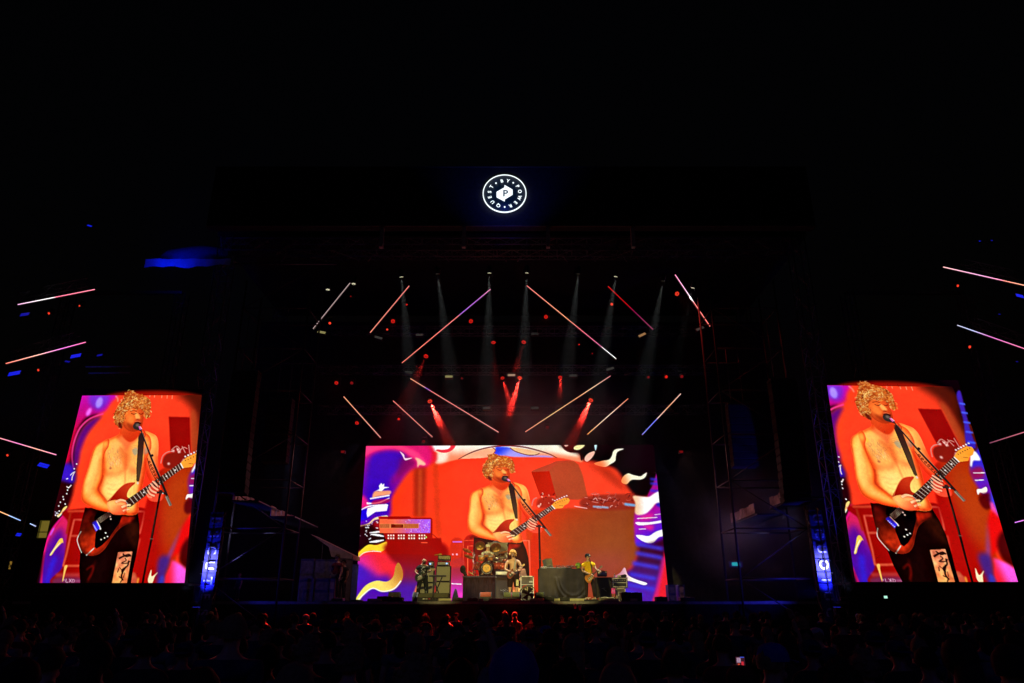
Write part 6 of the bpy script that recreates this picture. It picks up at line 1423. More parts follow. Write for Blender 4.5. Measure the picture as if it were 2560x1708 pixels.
def guitar(c, ang, D_, bodym, neckm, guardm, lab, kind='solid', hold=1., name='electric_guitar'):
    """guitar facing the audience; c = centre of the body, ang = slope of the neck"""
    t = empty(name, tuple(c), 0, lab, 'guitar'); M = Euler((0, -ang, 0)).to_matrix().to_4x4()
    if kind == 'solid': o = [(-.24, .03), (-.2, .13), (-.1, .165), (0, .14), (.06, .13), (.15, .175), (.21, .15), (.17, .09), (.12, .05), (.12, -.05), (.17, -.1), (.15, -.14), (.05, -.13), (-.03, -.14), (-.12, -.175), (-.21, -.14), (-.25, -.06)]
    else: o = [(-.25, .0), (-.23, .12), (-.14, .19), (-.05, .18), (.02, .13), (.09, .15), (.16, .12), (.15, .04), (.12, .02), (.12, -.04), (.18, -.09), (.14, -.14), (.06, -.14), (0, -.13), (-.07, -.17), (-.16, -.19), (-.24, -.1)]
    o = [tuple(p) for p in smooth_curve(o, True, 4)]
    b = MB().prism(o, -.022, .022, M).build('body', bodym, t)
    MB().prism([(x*1.012, z*1.012) for x, z in o], -.014, .014, M).build('binding', mat('binding_dark', (.15, .05, .02), .4), b)
    n = MB(); n.prism([(.1, -.03), (.62, -.022), (.62, .022), (.1, .03)], -.042, -.0225, M); nk = n.build('neck', mat('fretboard', (.12, .06, .03), .5), t)
    f = MB()
    for k in range(17):
        x = .12+.5*(1-(1-k/17.)**1.15); f.box(x-.002, x+.002, -.0455, -.0425, -.027, .027, M)
    f.build('frets', CHROME, nk)
    hs = MB().prism([(.622, -.024), (.66, -.035), (.76, -.05), (.8, -.02), (.79, .03), (.72, .04), (.64, .035), (.622, .024)], -.036, -.02, M).build('headstock', neckm, t)
    k_ = MB(); [k_.ball(M @ Vector((.65+.024*k, -.028, .055)), .009, 6, 4) for k in range(6)]; k_.build('tuners', CHROME, hs)
    MB().prism([(-.16, -.1), (-.02, -.125), (.1, -.1), (.1, .05), (0, .02), (-.06, .05), (-.14, .02)], -.028, -.0225, M).build('pickguard', guardm, t)
    for x in (-.06, .03): MB().box(x-.015, x+.015, -.036, -.0285, -.045, .045, M).build('pickup', WHITEP if kind == 'solid' else CHROME, t)
    MB().box(-.15, -.125, -.04, -.0285, -.045, .045, M).build('bridge', CHROME, t)
    m = MB(); [m.tube([M @ Vector((-.13, -.05, -.02+.008*k)), M @ Vector((.64, -.05, -.018+.0072*k))], .0012, 4) for k in range(6)]; m.build('strings', CHROME, t)
    return t
def strap(t, pts, m_):
    m = MB(); o = Vector(t.location); pts = smooth_curve([tuple(Vector(p)-o) for p in pts], False, 5); vs = []
    for i, p in enumerate(pts):
        for dx in (-.022, .022): vs.append((p[0]+dx, p[1], p[2]))
    m.add(vs, [(2*i, 2*i+1, 2*i+3, 2*i+2) for i in range(len(pts)-1)], True); o = m.build('strap', m_, t)
    so = o.modifiers.new('thick', 'SOLIDIFY'); so.thickness = .004
def perf(x, D, z, J, lab, scale=1.):
    t = empty('person', (x, D, z), 0, lab, 'person'); t.scale = (scale,)*3; return t
def jj(**k): d = {a: b.copy() for a, b in REST.items()}; d.update(k); return d

# bassist
p = P(*z1_(435, 450), 35.6); x_ = P(*z1_(410, 900), 35.6).x; s = (p.z-DECK)/1.78
J = jj(el=V(-.33, -.02, 1.15), er=V(.3, .0, 1.14), wl=V(-.13, -.2, 1.02), wr=V(.3, -.24, 1.2), kl=V(-.16, -.03, .5), kr=V(.17, -.03, .5), al=V(-.19, .02, .09), ar=V(.21, .02, .09), tl=V(-.23, -.14, .03), tr=V(.27, -.13, .03), nt=V(.02, -.03, 1.52), head=V(.04, -.06, 1.61), crown=V(.04, -.06, 1.69), face=V(.35, -.93, 0).normalized(), cr=1.6, cl=1.0)
t = perf(x_, 35.6, DECK, J, 'bald bearded bassist in a black printed T-shirt and patched dark trousers', s)
grow_obj(body_mesh(J, 1.12, fat=.02), SKIN, 'body', t); sh = grow_obj(shirt_mesh(J, 1.18, .7, .03), mat('black_tshirt', (.022, .022, .02), .85), 'shirt', t)
m = MB(); r_ = random.Random(3)
for k in range(16):
    a = V(r_.uniform(-.09, .11), -.175, r_.uniform(1.1, 1.36)); m.ball(a, (r_.uniform(.01, .035), .012, r_.uniform(.008, .03)), 6, 4)
m.build('shirt_print', mat('print_grey', (.32, .3, .2), .8), sh)
m = MB(); [m.box(-.07+k*.033, -.05+k*.033, -.17, -.16, 1.36, 1.39) for k in range(4)]; m.build('shirt_lettering', mat('print_pale', (.4, .42, .38), .8), sh)
tr = grow_obj(trouser_mesh(J, 1.1, .98, .015), mat('dark_trousers', (.02, .022, .025), .8), 'trousers', t)
m = MB(); [m.ball(V(sx*.16+r_.uniform(-.03, .03), -.09, r_.uniform(.25, .6)), (.035, .02, .05), 6, 4) for sx in (-1, 1) for k in range(4)]; m.build('trouser_patches', mat('patch_grey', (.2, .24, .24), .8), tr)
m = MB(); shoe(m, J['al'], J['tl']); shoe(m, J['ar'], J['tr']); m.build('shoes', RUBBER, t)
m = MB(); h = J['head']; f = J['face']; m.ball(h+f*.07-V(0, 0, .075), (.06, .05, .06)); m.build('beard', mat('beard_dark', (.04, .025, .015), .9), t); eyes(J, t); mouth(J, t)
m = MB(); m.tube([J['wl']+V(-.035, .02, .03), J['wl']+V(-.015, .01, .015)], .031, 10); m.build('wristband', WHITEP, t)
g_ = guitar(V(x_-.1, 35.6-.27, DECK+.96*s), .47, 35.3, mat('bass_dark_green', (.03, .045, .03), .3), mat('maple', (.55, .36, .15), .4), mat('guard_pale', (.34, .34, .24), .5), 'dark bass guitar with a pale pickguard held by the bassist', name='bass_guitar')
strap(g_, [(x_-.25, 35.5, DECK+1.0*s), (x_-.15, 35.42, DECK+1.3*s), (x_+.0, 35.45, DECK+1.47*s)], MATTE)

# drummer, seated on a stool behind the kit
DM = 38.75
p = P(*z2_(778, 185), DM); x_ = p.x; zs = RZ; s = (p.z-zs)/1.40
J = jj(pel=V(0, 0, .6), belly=V(0, -.01, .76), chest=V(0, -.02, .96), nb=V(0, -.03, 1.1), nt=V(0, -.04, 1.17), head=V(0, -.06, 1.27), crown=V(0, -.06, 1.34), sl=V(-.19, -.02, 1.06), sr=V(.19, -.02, 1.06), el=V(-.3, -.12, .84), er=V(.3, -.12, .86), wl=V(-.14, -.3, .9), wr=V(.13, -.3, .98),
       hl=V(-.11, -.02, .56), hr=V(.11, -.02, .56), kl=V(-.22, -.42, .52), kr=V(.22, -.42, .52), al=V(-.2, -.44, .1), ar=V(.2, -.44, .1), tl=V(-.2, -.58, .03), tr=V(.2, -.58, .03), cl=1.6, cr=1.6)
t = perf(x_, DM, zs, J, 'drummer in a white T-shirt and a pale cap seated behind the drum kit', s)
grow_obj(body_mesh(J), SKIN, 'body', t); sh = grow_obj(shirt_mesh(J, 1.1, .6, .02), mat('white_tshirt', (.62, .68, .64), .8, var=.1), 'shirt', t); grow_obj(trouser_mesh(J, 1.05), mat('dark_trousers', (.02, .022, .025), .8), 'trousers', t)
m = MB(); [m.ball(V(r_.uniform(-.1, .1), -.16, r_.uniform(.85, 1.0)), (.03, .014, .012), 6, 4) for k in range(7)]; m.build('shirt_print', mat('print_black', (.03, .03, .03), .8), sh)
m = MB(); shoe(m, J['al'], J['tl']); shoe(m, J['ar'], J['tr']); m.build('shoes', RUBBER, t)
cap_mb(J['head']+V(0, 0, .0), V(0, -1, 0), .112, .0).build('cap', mat('pale_cap', (.72, .74, .58), .8, var=.06), t); eyes(J, t); mouth(J, t)
ds = empty('drum_stool', (x_, DM+.02, RZ), 0, 'round black stool under the drummer', 'stool'); m = MB(); m.lathe([(0, .42*s), (.16, .42*s), (.17, .46*s), (.15, .49*s), (0, .49*s)]); m.build('seat', BLACK, ds)
m = MB(); m.tube([(0, 0, .1), (0, 0, .42*s)], .02); [m.tube([(0, 0, .25), (.24*math.cos(a), .24*math.sin(a), .01)], .012) for a in (.5, 2.6, 4.7)]; m.build('tripod', CHROME, ds)
for w_, a_, lab in (('wl', V(-.02, -.25, -.04), 'drumstick in the right hand of the drummer'), ('wr', V(-.05, -.14, .28), 'raised drumstick beside the face of the drummer')):
    w0 = V(x_, DM, zs)+J[w_]*s+V(0, -.08, 0); t = empty('drumstick', tuple(w0), 0, lab, 'drumstick'); m = MB(); m.tube([V(0, 0, 0)-a_*.25, a_*1.2], [.009, .007], 6); m.build('shaft', mat('hickory', (.65, .5, .28), .5), t); MB().ball(a_*1.22, .011, 6, 5).build('tip', mat('hickory_tip', (.7, .55, .32), .5), t)

# singer with the red guitar
DSn = 35.4
p = P(*z2_(1320, 290), DSn); x_ = P(*z2_(1335, 700), DSn).x; s = (p.z-DECK)/1.81
J = jj(sl=V(-.215, .0, 1.4), sr=V(.2, .0, 1.41), el=V(-.31, -.04, 1.1), er=V(.3, -.03, 1.14), wl=V(-.07, -.21, 1.0), wr=V(.26, -.25, 1.14), head=V(-.02, -.03, 1.62), crown=V(-.02, -.03, 1.7), cr=1.5, cl=1.0, face=V(.2, -.98, 0).normalized())
t = perf(x_, DSn, DECK, J, 'shirtless curly haired singer in black shorts playing a red guitar at the microphone', s)
bd = grow_obj(body_mesh(J, 1.06), SKIN, 'body', t); tr = grow_obj(trouser_mesh(J, 1.12, .52, .03), mat('black_shorts', (.014, .013, .013), .8), 'shorts', t)
MB().box(.1, .19, -.15, -.142, .52, .74).build('printed_patch', mat('patch_pale', (.5, .5, .3), .7, var=.6, scale=25), tr)
m = MB(); shoe(m, J['al'], J['tl']); shoe(m, J['ar'], J['tr']); m.build('shoes', RUBBER, t)
hair_cap(J['head'], (.13, .13, .135), 4, 130, J['face']).build('hair', mat('blond_curls', (.62, .36, .12), .7, var=.4, scale=30), t); eyes(J, t)
m = MB(); m.ball(J['head']+J['face']*.075-V(0, 0, .07), (.045, .04, .035)); m.build('beard', mat('beard_brown', (.2, .1, .04), .9), t)
g_ = guitar(V(x_-.09, DSn-.27, DECK+.94*s), .60, 35, mat('red_guitar', (.16, .03, .015), .25, var=.4, scale=5), mat('maple', (.55, .36, .15), .4), mat('guard_black', (.01, .01, .012), .3), 'dark red guitar with a black pickguard hanging from the shoulder of the singer')
g_.scale = (.95,)*3
strap(g_, [(x_+.02, DSn-.26, DECK+1.05*s), (x_+.08, DSn-.2, DECK+1.25*s), (x_+.1, DSn-.1, DECK+1.46*s), (x_+.05, DSn+.02, DECK+1.5*s)], mat('strap_grey', (.25, .28, .2), .8))
mt = V(x_, DSn, DECK)+(J['head']+J['face']*.13-V(0, 0, .05))*s
mic_stand(P(*z2_(1485, 800), DSn-.35).x, DSn-.35, Zt(z2_(0, 690)[1], DSn-.35), tuple(mt+V(.03, -.12, -.08)), 'black boom microphone stand in front of the singer')

# guitarist in yellow
DY = 35.8
p = P(*z3_(1165, 168), DY); x_ = P(*z3_(1185, 500), DY).x; s = (p.z-DECK)/1.79
J = jj(sl=V(-.2, .0, 1.4), sr=V(.19, .0, 1.41), el=V(-.25, -.03, 1.1), er=V(.28, -.04, 1.17), wl=V(.06, -.2, .97), wr=V(.38, -.24, 1.1), head=V(-.02, -.03, 1.62), crown=V(-.02, -.03, 1.7), face=V(.55, -.83, 0).normalized(), cr=1.5, cl=1.0, kl=V(-.1, -.02, .5), kr=V(.16, -.04, .5), al=V(-.11, .02, .09), ar=V(.2, .0, .09), tl=V(-.13, -.14, .03), tr=V(.27, -.14, .03))
t = perf(x_, DY, DECK, J, 'guitarist in a bright yellow T-shirt, black cap and dark trousers on the right', s)
grow_obj(body_mesh(J, 1.0), SKIN, 'body', t); sh = grow_obj(shirt_mesh(J, 1.03, .6, .01), mat('yellow_tshirt', (.78, .47, .015), .8, var=.12, scale=12, bump=.3), 'shirt', t); grow_obj(trouser_mesh(J, 1.02), mat('brown_jeans', (.035, .025, .02), .85), 'trousers', t)
m = MB(); shoe(m, J['al'], J['tl']); shoe(m, J['ar'], J['tr']); m.build('shoes', RUBBER, t)
cp = cap_mb(J['head']+V(0, 0, .0), J['face'], .112, .09).build('cap', mat('black_cap', (.015, .014, .014), .8), t); q = J['head']+J['face']*.118+V(0, 0, .06); MB().ball(q, (.03, .012, .016), 8, 5).build('cap_badge', WHITEP, cp)
hair_cap(J['head']-V(0, 0, .01), (.1, .115, .11), 7, 0, J['face']).build('hair', mat('dark_hair', (.02, .012, .008), .8), t); eyes(J, t); mouth(J, t)
g_ = guitar(V(x_+.03, DY-.27, DECK+.86*s), .72, 35, mat('sunburst', (.55, .2, .03), .22, var=.6, scale=3), mat('dark_headstock', (.2, .18, .12), .4), mat('guard_cream', (.55, .45, .25), .4), 'hollow body sunburst guitar played by the guitarist in the yellow shirt', 'hollow')
strap(g_, [(x_+.12, DY-.26, DECK+1.02*s), (x_+.12, DY-.2, DECK+1.25*s), (x_+.07, DY-.08, DECK+1.48*s), (x_+.02, DY+.02, DECK+1.5*s)], MATTE)

# ---------------------------------------------------------------- the crowd, seen from behind
CB = [mat('crowd_cloth_%s' % n, c, .9, var=.35, scale=8) for n, c in (('black', (.03, .03, .032)), ('charcoal', (.06, .06, .065)), ('navy', (.03, .04, .1)), ('brown', (.09, .06, .045)), ('red', (.15, .03, .03)), ('grey', (.16, .16, .17)))]
HM = [mat('hair_%s' % n, c, .7, var=.3, scale=30) for n, c in (('black', (.015, .012, .01)), ('brown', (.06, .035, .02)), ('fair', (.25, .17, .09)))]
BLUEC = mat('crowd_cloth_blue', (.04, .06, .42), .9); WHITEC = mat('crowd_cloth_white', (.5, .5, .5), .9)
def crowd_proto(kind, seed):
    """body facing the stage (+y): mesh parts shared by every copy"""
    J = {k: V(v.x, -v.y, v.z) for k, v in REST.items()}; J['face'] = V(0, 1, 0)
    if kind == 'phone': J.update(er=V(.3, .2, 1.3), wr=V(.2, .38, 1.55), el=V(-.28, .2, 1.28), wl=V(-.1, .38, 1.5), cr=1.3, cl=1.2)
    if kind == 'up': J.update(er=V(.28, .12, 1.62), wr=V(.2, .1, 1.86), cr=.3)
    if kind == 'fold': J.update(el=V(-.27, .12, 1.12), wl=V(-.08, .26, 1.16), er=V(.27, .12, 1.12), wr=V(.08, .26, 1.12))
    parts = [('body', body_mesh(J, 1.+.06*(seed % 3)), SKIN if seed % 3 else SKIND), ('shirt', shirt_mesh(J, 1.05+.06*(seed % 3), .6, .02*(seed % 2)), CB[seed % len(CB)]), ('trousers', trouser_mesh(J, 1.05), CB[(seed+1) % 2])]
    hd_ = seed % 4
    if hd_ == 0: parts.append(('hair', hair_cap(J['head'], (.105, .118, .125), seed, 0, J['face']).mesh('hair'), HM[seed % 3]))
    elif hd_ == 1: parts.append(('hair', hair_cap(J['head'], (.118, .128, .135), seed, 60, J['face'], .1).mesh('hair'), HM[(seed+1) % 3]))
    elif hd_ == 2: parts.append(('cap', cap_mb(J['head'], J['face'] if seed % 3 else V(0, -1, 0)).mesh('cap'), CB[(seed*5+2) % len(CB)])); parts.append(('hair', hair_cap(J['head']-V(0, 0, .012), (.1, .114, .112), seed, 0, J['face']).mesh('hair'), HM[seed % 3]))
    else:
        hm_ = hair_cap(J['head'], (.112, .122, .13), seed, 0, J['face'], .42); hm_.tube([J['head']+V(0, -.07, -.02), J['head']+V(0, -.09, -.18), J['head']+V(0, -.08, -.32)], [.09, .085, .04], 10); parts.append(('hair', hm_.mesh('hair'), HM[(seed+1) % 3]))
    s = MB(); shoe(s, J['al'], J['tl']); shoe(s, J['ar'], J['tr']); parts.append(('shoes', s.mesh('shoes'), RUBBER))
    for n, me, m in parts: me.materials.clear(); me.materials.append(m)
    return [(n, me) for n, me, m in parts], J
protos = [crowd_proto(k, i) for i, k in enumerate(('rest', 'rest', 'fold', 'rest', 'rest', 'up', 'rest', 'fold', 'rest', 'rest', 'phone', 'rest'))]
GEN = 'dark clothed person in the crowd seen from behind, barely lit, watching the stage'
def person(x, y, s, pi, lab=GEN, group='crowd standing in front of the stage', rz=0., swap=None):
    t = empty('person', (x, y, 0), rz, lab, 'person', group); t.scale = (s, s, s)
    for n, me in protos[pi][0]:
        o = bpy.data.objects.new(n, me); col.objects.link(o); o.parent = t
        if swap and n in swap:
            me2 = me.copy(); me2.materials.clear(); me2.materials.append(swap[n]); o.data = me2
    return t
occ = []
def near(px, top, D, pi, lab, swap=None, rz=0.):
    p = P(px, top, D); person(p.x, D, p.z/1.765, pi, lab, None, rz, swap); occ.append((p.x, D))
near(1283, 1603, 3.6, 7, 'tall person in a blue hood at the bottom centre, back turned', {'shirt': BLUEC, 'hair': BLUEC})
near(1152, 1641, 4.7, 0, 'person with dark rounded hair left of the blue hooded one', {'hair': HM[0]})
near(1035, 1643, 4.8, 1, 'curly haired person second to the left of the blue hooded one')
near(1416, 1658, 4.7, 9, 'person with bushy dark curls right of the blue hooded one', {'hair': HM[0]})
near(1541, 1650, 4.2, 8, 'person in a blue shirt right of the one with bushy curls', {'shirt': BLUEC})
near(1683, 1620, 5.9, 4, 'person with short hair left of the lit phone')
near(1921, 1598, 5.4, 2, 'person in a blue baseball cap turned to the right', {'cap': BLUEC}, -1.2)
near(2391, 1592, 5.4, 3, 'long haired person near the right edge of the photo', None)
near(2520, 1604, 4.6, 4, 'person cut off by the right edge at the bottom')
near(771, 1592, 6.9, 1, 'person with a faintly lit edge of hair left of centre')
near(740, 1650, 4.1, 8, 'person in a blue shirt low on the left, below the faintly lit hair', {'shirt': BLUEC})
near(506, 1662, 4.1, 4, 'person in a dark blue shirt at the bottom left', {'shirt': CB[2]})
near(588, 1532, 6.5, 8, 'tallest dark head rising on the left of the crowd')
near(250, 1600, 6.0, 3, 'long haired person in the dark lower left')
near(60, 1640, 4.6, 0, 'person cut off by the left edge at the bottom')
near(2100, 1655, 4.6, 9, 'curly headed person low on the right between cap and long hair')
near(1852, 1655, 5.2, 10, 'person holding up a phone that films the stage, in the lower right')
near(940, 1546, 18.5, 2, 'person in a cap lit bright red just left of the stage front', {'cap': emit('cap_red', (.9, .04, .02), .5) if False else mat('cap_red', (.9, .05, .03), .6)})
near(1478, 1526, 26, 6, 'person in a pale cap right below the covered desk', {'cap': WHITEC})
near(765, 1534, 24, 2, 'person in a white cap left of the stage', {'cap': WHITEC})
near(1662, 1523, 24, 6, 'person in a grey cap near the right end of the stage', {'cap': CB[5]})
near(2040, 1565, 12, 2, 'person in a white edged cap right of centre', {'cap': WHITEC})
near(1365, 1560, 13, 6, 'person in a blue cap below the fan', {'cap': BLUEC})
rc = random.Random(21); n_p = len(occ)
rows = [29.6, 27.6, 24.6, 21.4, 18.2, 15.4, 13.0, 11.0, 9.4, 8.0, 6.9]
for r_i, D in enumerate(rows):
    sp = .74+.012*abs(D-14)+.12*(D > 20); hw = .70*D*.97; x = -hw
    while x < hw:
        xx = x+rc.uniform(-.16, .16); dd = D+rc.uniform(-.55, .55); x += sp*rc.uniform(.85, 1.3)
        if any(abs(xx-a)+abs(dd-b)*.8 < .62 for a, b in occ) or n_p >= 285: continue
        # keep the sight line of the camera clear of anyone taller than the photo shows
        person(xx, dd, rc.uniform(.93, 1.03)*(1. if D > 10 else .98), (5 if rc.random() < .03 else rc.choice((0, 1, 2, 3, 4, 6, 7, 8, 9, 11))) if D > 9 or rc.random() < .9 else 0, rz=rc.uniform(-.35, .35)); occ.append((xx, dd)); n_p += 1
# the phone
PD = 5.2+.42; c = P(1852, 1664, PD)
t = empty('phone', tuple(c), 0, 'phone held up in the crowd, its screen showing the red stage picture', 'phone'); w, h = .036, .078
MB().bbox(-w, w, .001, .009, -h, h, .003).build('case', BLACK, t)
Wp, Hp = 24, 48; pic = np.zeros((Hp, Wp, 3)); pic[6:38] = (.05, .01, .02); R_ = np.random.RandomState(5)
pic[8:18, 3:13] = (.55, .35, .5); pic[8:18, 3:13] *= R_.uniform(.4, 1.3, (10, 10, 1)); pic[20:34, 5:10] = (.8, .08, .03); pic[16:26, 14:20] = (.75, .03, .05); pic[6:8, 12:22] = (.05, .1, .7); pic[30:37, 11:21] = (.12, .02, .03); pic[24:28, 11:13] = (.9, .3, .2)
pic[41:44, 11:14] = (.5, .6, .7); pic[45:46, 8:16] = (.2, .25, .3)
vs = [(-w+.003+2*(w-.003)*i/(Wp-1), 0, h-.003-2*(h-.003)*j/(Hp-1)) for j in range(Hp) for i in range(Wp)]
me = bpy.data.meshes.new('screen'); me.from_pydata(vs, [], [(j*Wp+i, (j+1)*Wp+i, (j+1)*Wp+i+1, j*Wp+i+1) for j in range(Hp-1) for i in range(Wp-1)]); set_cols(me, pic.reshape(-1, 3)); me.materials.append(attr_emit('phone_pixels', .8))
o = bpy.data.objects.new('screen', me); col.objects.link(o); o.parent = t
# cups held up at the front
for px, py, lab in ((1438, 1522, 'left pink lit cup raised at the stage front'), (1450, 1526, 'right pink lit cup raised at the stage front')):
    p = P(px, py, 28.4); t = empty('cup', tuple(p), 0, lab, 'cup'); MB().lathe([(0, 0), (.04, 0), (.055, .16), (.05, .16), (.037, .01), (0, .01)], n=14).build('cup_body', mat('pink_cup', (.8, .25, .3), .5), t)
    MB().lathe([(.05, .162), (.058, .162), (.058, .172), (0, .172)], n=14).build('lid', WHITEP, t)
# ---------------------------------------------------------------- barrier, PA towers, banners, tent, canopy
for k in range(22):
    x = -24+k*2.2; t = empty('crowd_barrier', (x, 31.1, 0), 0, 'black steel crowd barrier section standing before the stage', 'barrier', 'crowd barriers in front of the stage')
    m = MB(); m.box(-1.07, 1.07, 0, .05, .05, 1.2); m.build('panel', STEEL, t); m = MB(); m.box(-1.08, 1.08, .055, .75, 0, .03); [m.tube([(s*1.0, .7, .03), (s*1.0, .06, 1.1)], .025, 6) for s in (-1, 1)]; m.build('foot', STEEL, t)
SCAF = mat('scaffold_steel', (.05, .043, .043), .6, .3); SCR = mat('scaffold_reddish', (.42, .33, .33), .6)  # other steel tone is paler and reddish
def pa_tower(sx, lab, mid, plat):
    """scaffold tower between stage and side screen, with two hanging line arrays and two railed platforms"""
    cx = sx*11.6 if sx < 0 else 11.4; D = 32.2
    t = empty('scaffold_tower', (cx, D, 0), 0, lab, 'scaffold tower', 'scaffold towers on both sides of the stage'); H = 17.2
    for dx in (-1.6, 1.6):
        for dy in (0, 2.2): MB().tube([(dx, dy, 0), (dx, dy, H)], .05, 8).build('post', SCAF, t)
    m = MB()
    for k in range(8):
        z = 1+k*2.1
        for dy in (0, 2.2): m.tube([(-1.6, dy, z), (1.6, dy, z)], .035, 6)
        for dx in (-1.6, 1.6): m.tube([(dx, 0, z), (dx, 2.2, z)], .03, 6)
        m.tube([(-1.6, 0, z), (1.6, 0, z+2.1)] if k % 2 else [(1.6, 0, z), (-1.6, 0, z+2.1)], .025, 6)
    m.build('brace', SCAF, t)
    for (p0, p1) in (((582, 1238), (634, 1262)), ((676, 1278), (736, 1304))) if sx < 0 else (((1985, 1230), (1924, 1258)), ((1886, 1272), (1826, 1298))):
        te = [math.tan(PITCH-math.atan((q[1]-854)/FPX)) for q in (p0, p1)]; D0 = 31.4 if p0[0] in (582, 1985) else 33.5; D1 = D0*te[0]/te[1]
        a, b_ = P(*p0, D0)-Vector(t.location), P(*p1, D1)-Vector(t.location); d = b_-a; L = d.length; u = d.normalized(); v = u.cross(Vector((0, 0, 1)))
        M = Matrix((u, v, Vector((0, 0, 1)))).transposed().to_4x4(); M.translation = a
        MB().box(-.2, L+.2, .03, 1.2, -.3, -.24, M).build('platform', BLACK, t)
        r = MB(); n_ = 5
        for k in range(n_): r.box(L*k/n_+.03, L*(k+1)/n_-.03, 0, .02, -.2, .26-.05*(k % 2), M)
        r.build('rail_panel', mat('rail_pale', (.4, .31, .31), .7, var=.5, scale=3), t)
def line_array(x, D, ztop, n, lab, tilt=1):
    t = empty('line_array', (x, D, ztop), 0, lab, 'loudspeaker array', 'hanging loudspeaker arrays'); z = 0; y = 0; a = 0
    MB().box(-.55, .55, .1, .7, .05, .13).build('flying_frame', STEEL, t)
    for k in range(n):
        a = math.radians(.25*k*k/ n*3); M = Matrix.LocRotScale(Vector((0, y, z)), Euler((-a, 0, 0)), None)
        MB().bbox(-.6, .6, 0, .55, -.33, -.01, .015, M).build('cabinet', GRILLE, t)
        z -= .34*math.cos(a); y += .34*math.sin(a)*1.0
    m = MB(); m.tube([(-.3, .4, .13), (-.3, .4, 3)], .015, 5); m.tube([(.3, .4, .13), (.3, .4, 3)], .015, 5); m.build('chain', STEEL, t)
pa_tower(-1, 'scaffold tower left of the stage with pinkish rail panels', 0, 0); pa_tower(1, 'scaffold tower right of the stage with pale rail panels', 0, 0)
p = P(612, 930, 31.0); line_array(p.x, 31.0, p.z, 16, 'long curved loudspeaker array hanging left of the stage, beside the left screen')
p = P(1960, 950, 31.0); line_array(p.x, 31.0, p.z, 16, 'long curved loudspeaker array hanging right of the stage, beside the right screen')
p = P(700, 1000, 34.0); line_array(p.x, 34.0, p.z, 9, 'shorter loudspeaker array left of the stage, farther in')
p = P(1850, 1010, 34.0); line_array(p.x, 34.0, p.z, 9, 'shorter loudspeaker array right of the stage, farther in')
# dim lamps added to the towers to redden and brighten rails and posts
for sx in (-1, 1):
    a = empty('added_lamp', (sx*8.2, 34.2, 9.), 0, 'small dark reddish lamp added to the %s scaffold tower' % ('left' if sx < 0 else 'right'), 'lamp'); MB().bbox(-.12, .12, 0, .15, -.08, .08, .02).build('housing', BLACK, a); MB().box(-.08, .08, -.01, -.001, -.05, .05).build('glass', RDm, a)
    spot(a, 'red_wash', (sx*8.2, 33.9, 9.), (sx*11.2, 32., 5.5), 130, (1, .42, .42), 100, 1.)
for sx, pw in ((-1, 170), (1, 330)):
    a = [o for o in col.objects if o.get('category') == 'lamp' and 'scaffold' in o.get('label', '') and o.location.x*sx > 0][0]; spot(a, 'dim_wash', (sx*8.2, 33.9, 8.9), (sx*9.6, 37, 2.4), pw, (1, .55, .55), 80, 1.)  # further added spots brighten the tent, the cases and the smoke
# blue lit banner towers
def banner_tower(x, D, top, w, letters, lab, sx):
    t = empty('banner_tower', (x, D, 0), 0, lab, 'banner tower', 'blue lit banner towers beside the side screens'); H = top
    m = MB(); truss(m, (0, .3, 0.02), (0, .3, H), w*.8, None, .025); m.build('truss_mast', STEEL, t)
    N = 14; vs = []
    for k in range(N+1): z = .6+(H-.7)*k/N; vs += [(-w/2-.05, -.02+.01*math.sin(k*2.), z), (0, -.05+.015*math.sin(k*1.7), z), (w/2+.05, -.02, z)]
    f = MB(); f.add(vs, [(3*k+i, 3*k+i+1, 3*k+3+i+1, 3*k+3+i) for k in range(N) for i in (0, 1)], True); b = f.build('banner', mat('banner_cloth', (.10, .10, .22), .8, var=.2, scale=3), t)
    l = MB(); n = len(letters)
    for k, ch in enumerate(letters): put_text(l, ch, 0, H-.45-(H-2.2)*k/(n-1), .52, -PI/2, -.09)
    l.build('lettering', mat('banner_white', (.8, .8, .85), .6), b)
    r = MB()
    for k in range(10): r.box(-w/2-.08, w/2+.08, -.16, -.13, .8+k*(H-1)/10, .82+k*(H-1)/10)
    r.tube([(sx*.08, -.16, .3), (sx*.02, -.16, H)], .022, 6); r.build('rung', BLACK, t)
    q = MB(); q.bbox(-.15, .15, -1.0, -.8, 1.75, 1.95, .02); q.box(-.03, .03, -.93, -.87, 0, 1.75); q.build('floodlight', BLACK, t); MB().box(-.12, .12, -.86, -.7, 1.9505, 1.957).build('flood_glass', emit('flood_blue', (.02, .04, 1), 1.), t)
    spot(t, 'blue_flood', (x+.0, D-1.0, 2.0), (x, D, 3.4), 1300, (.02, .03, 1.), 50, 1., .1); spot(t, 'white_pool', (x+sx*.3, D-2.4, 2.3), (x, D, 3.6), 2300, (.45, .45, 1.), 26, 1., .1)
    spot(t, 'blue_side_flood', (x-sx*.5, D-.4, 2.4), (x-sx*4, D+4, 5.), 300 if sx > 0 else 90, (.03, .03, 1.), 100, 1., .1)
p = P(545, 1275, 31.2); q = P(516, 1484, 31.2); banner_tower((p.x+q.x)/2, 31.2, p.z, .46, 'BSCUTES', 'blue lit banner tower right of the left screen with a white column of letters', -1)
p = P(2026, 1270, 31.2); q = P(2078, 1490, 31.2); banner_tower((p.x+q.x)/2, 31.2, p.z, .46, 'UCUOIUC', 'blue lit banner tower left of the right screen with a white column of letters', 1)
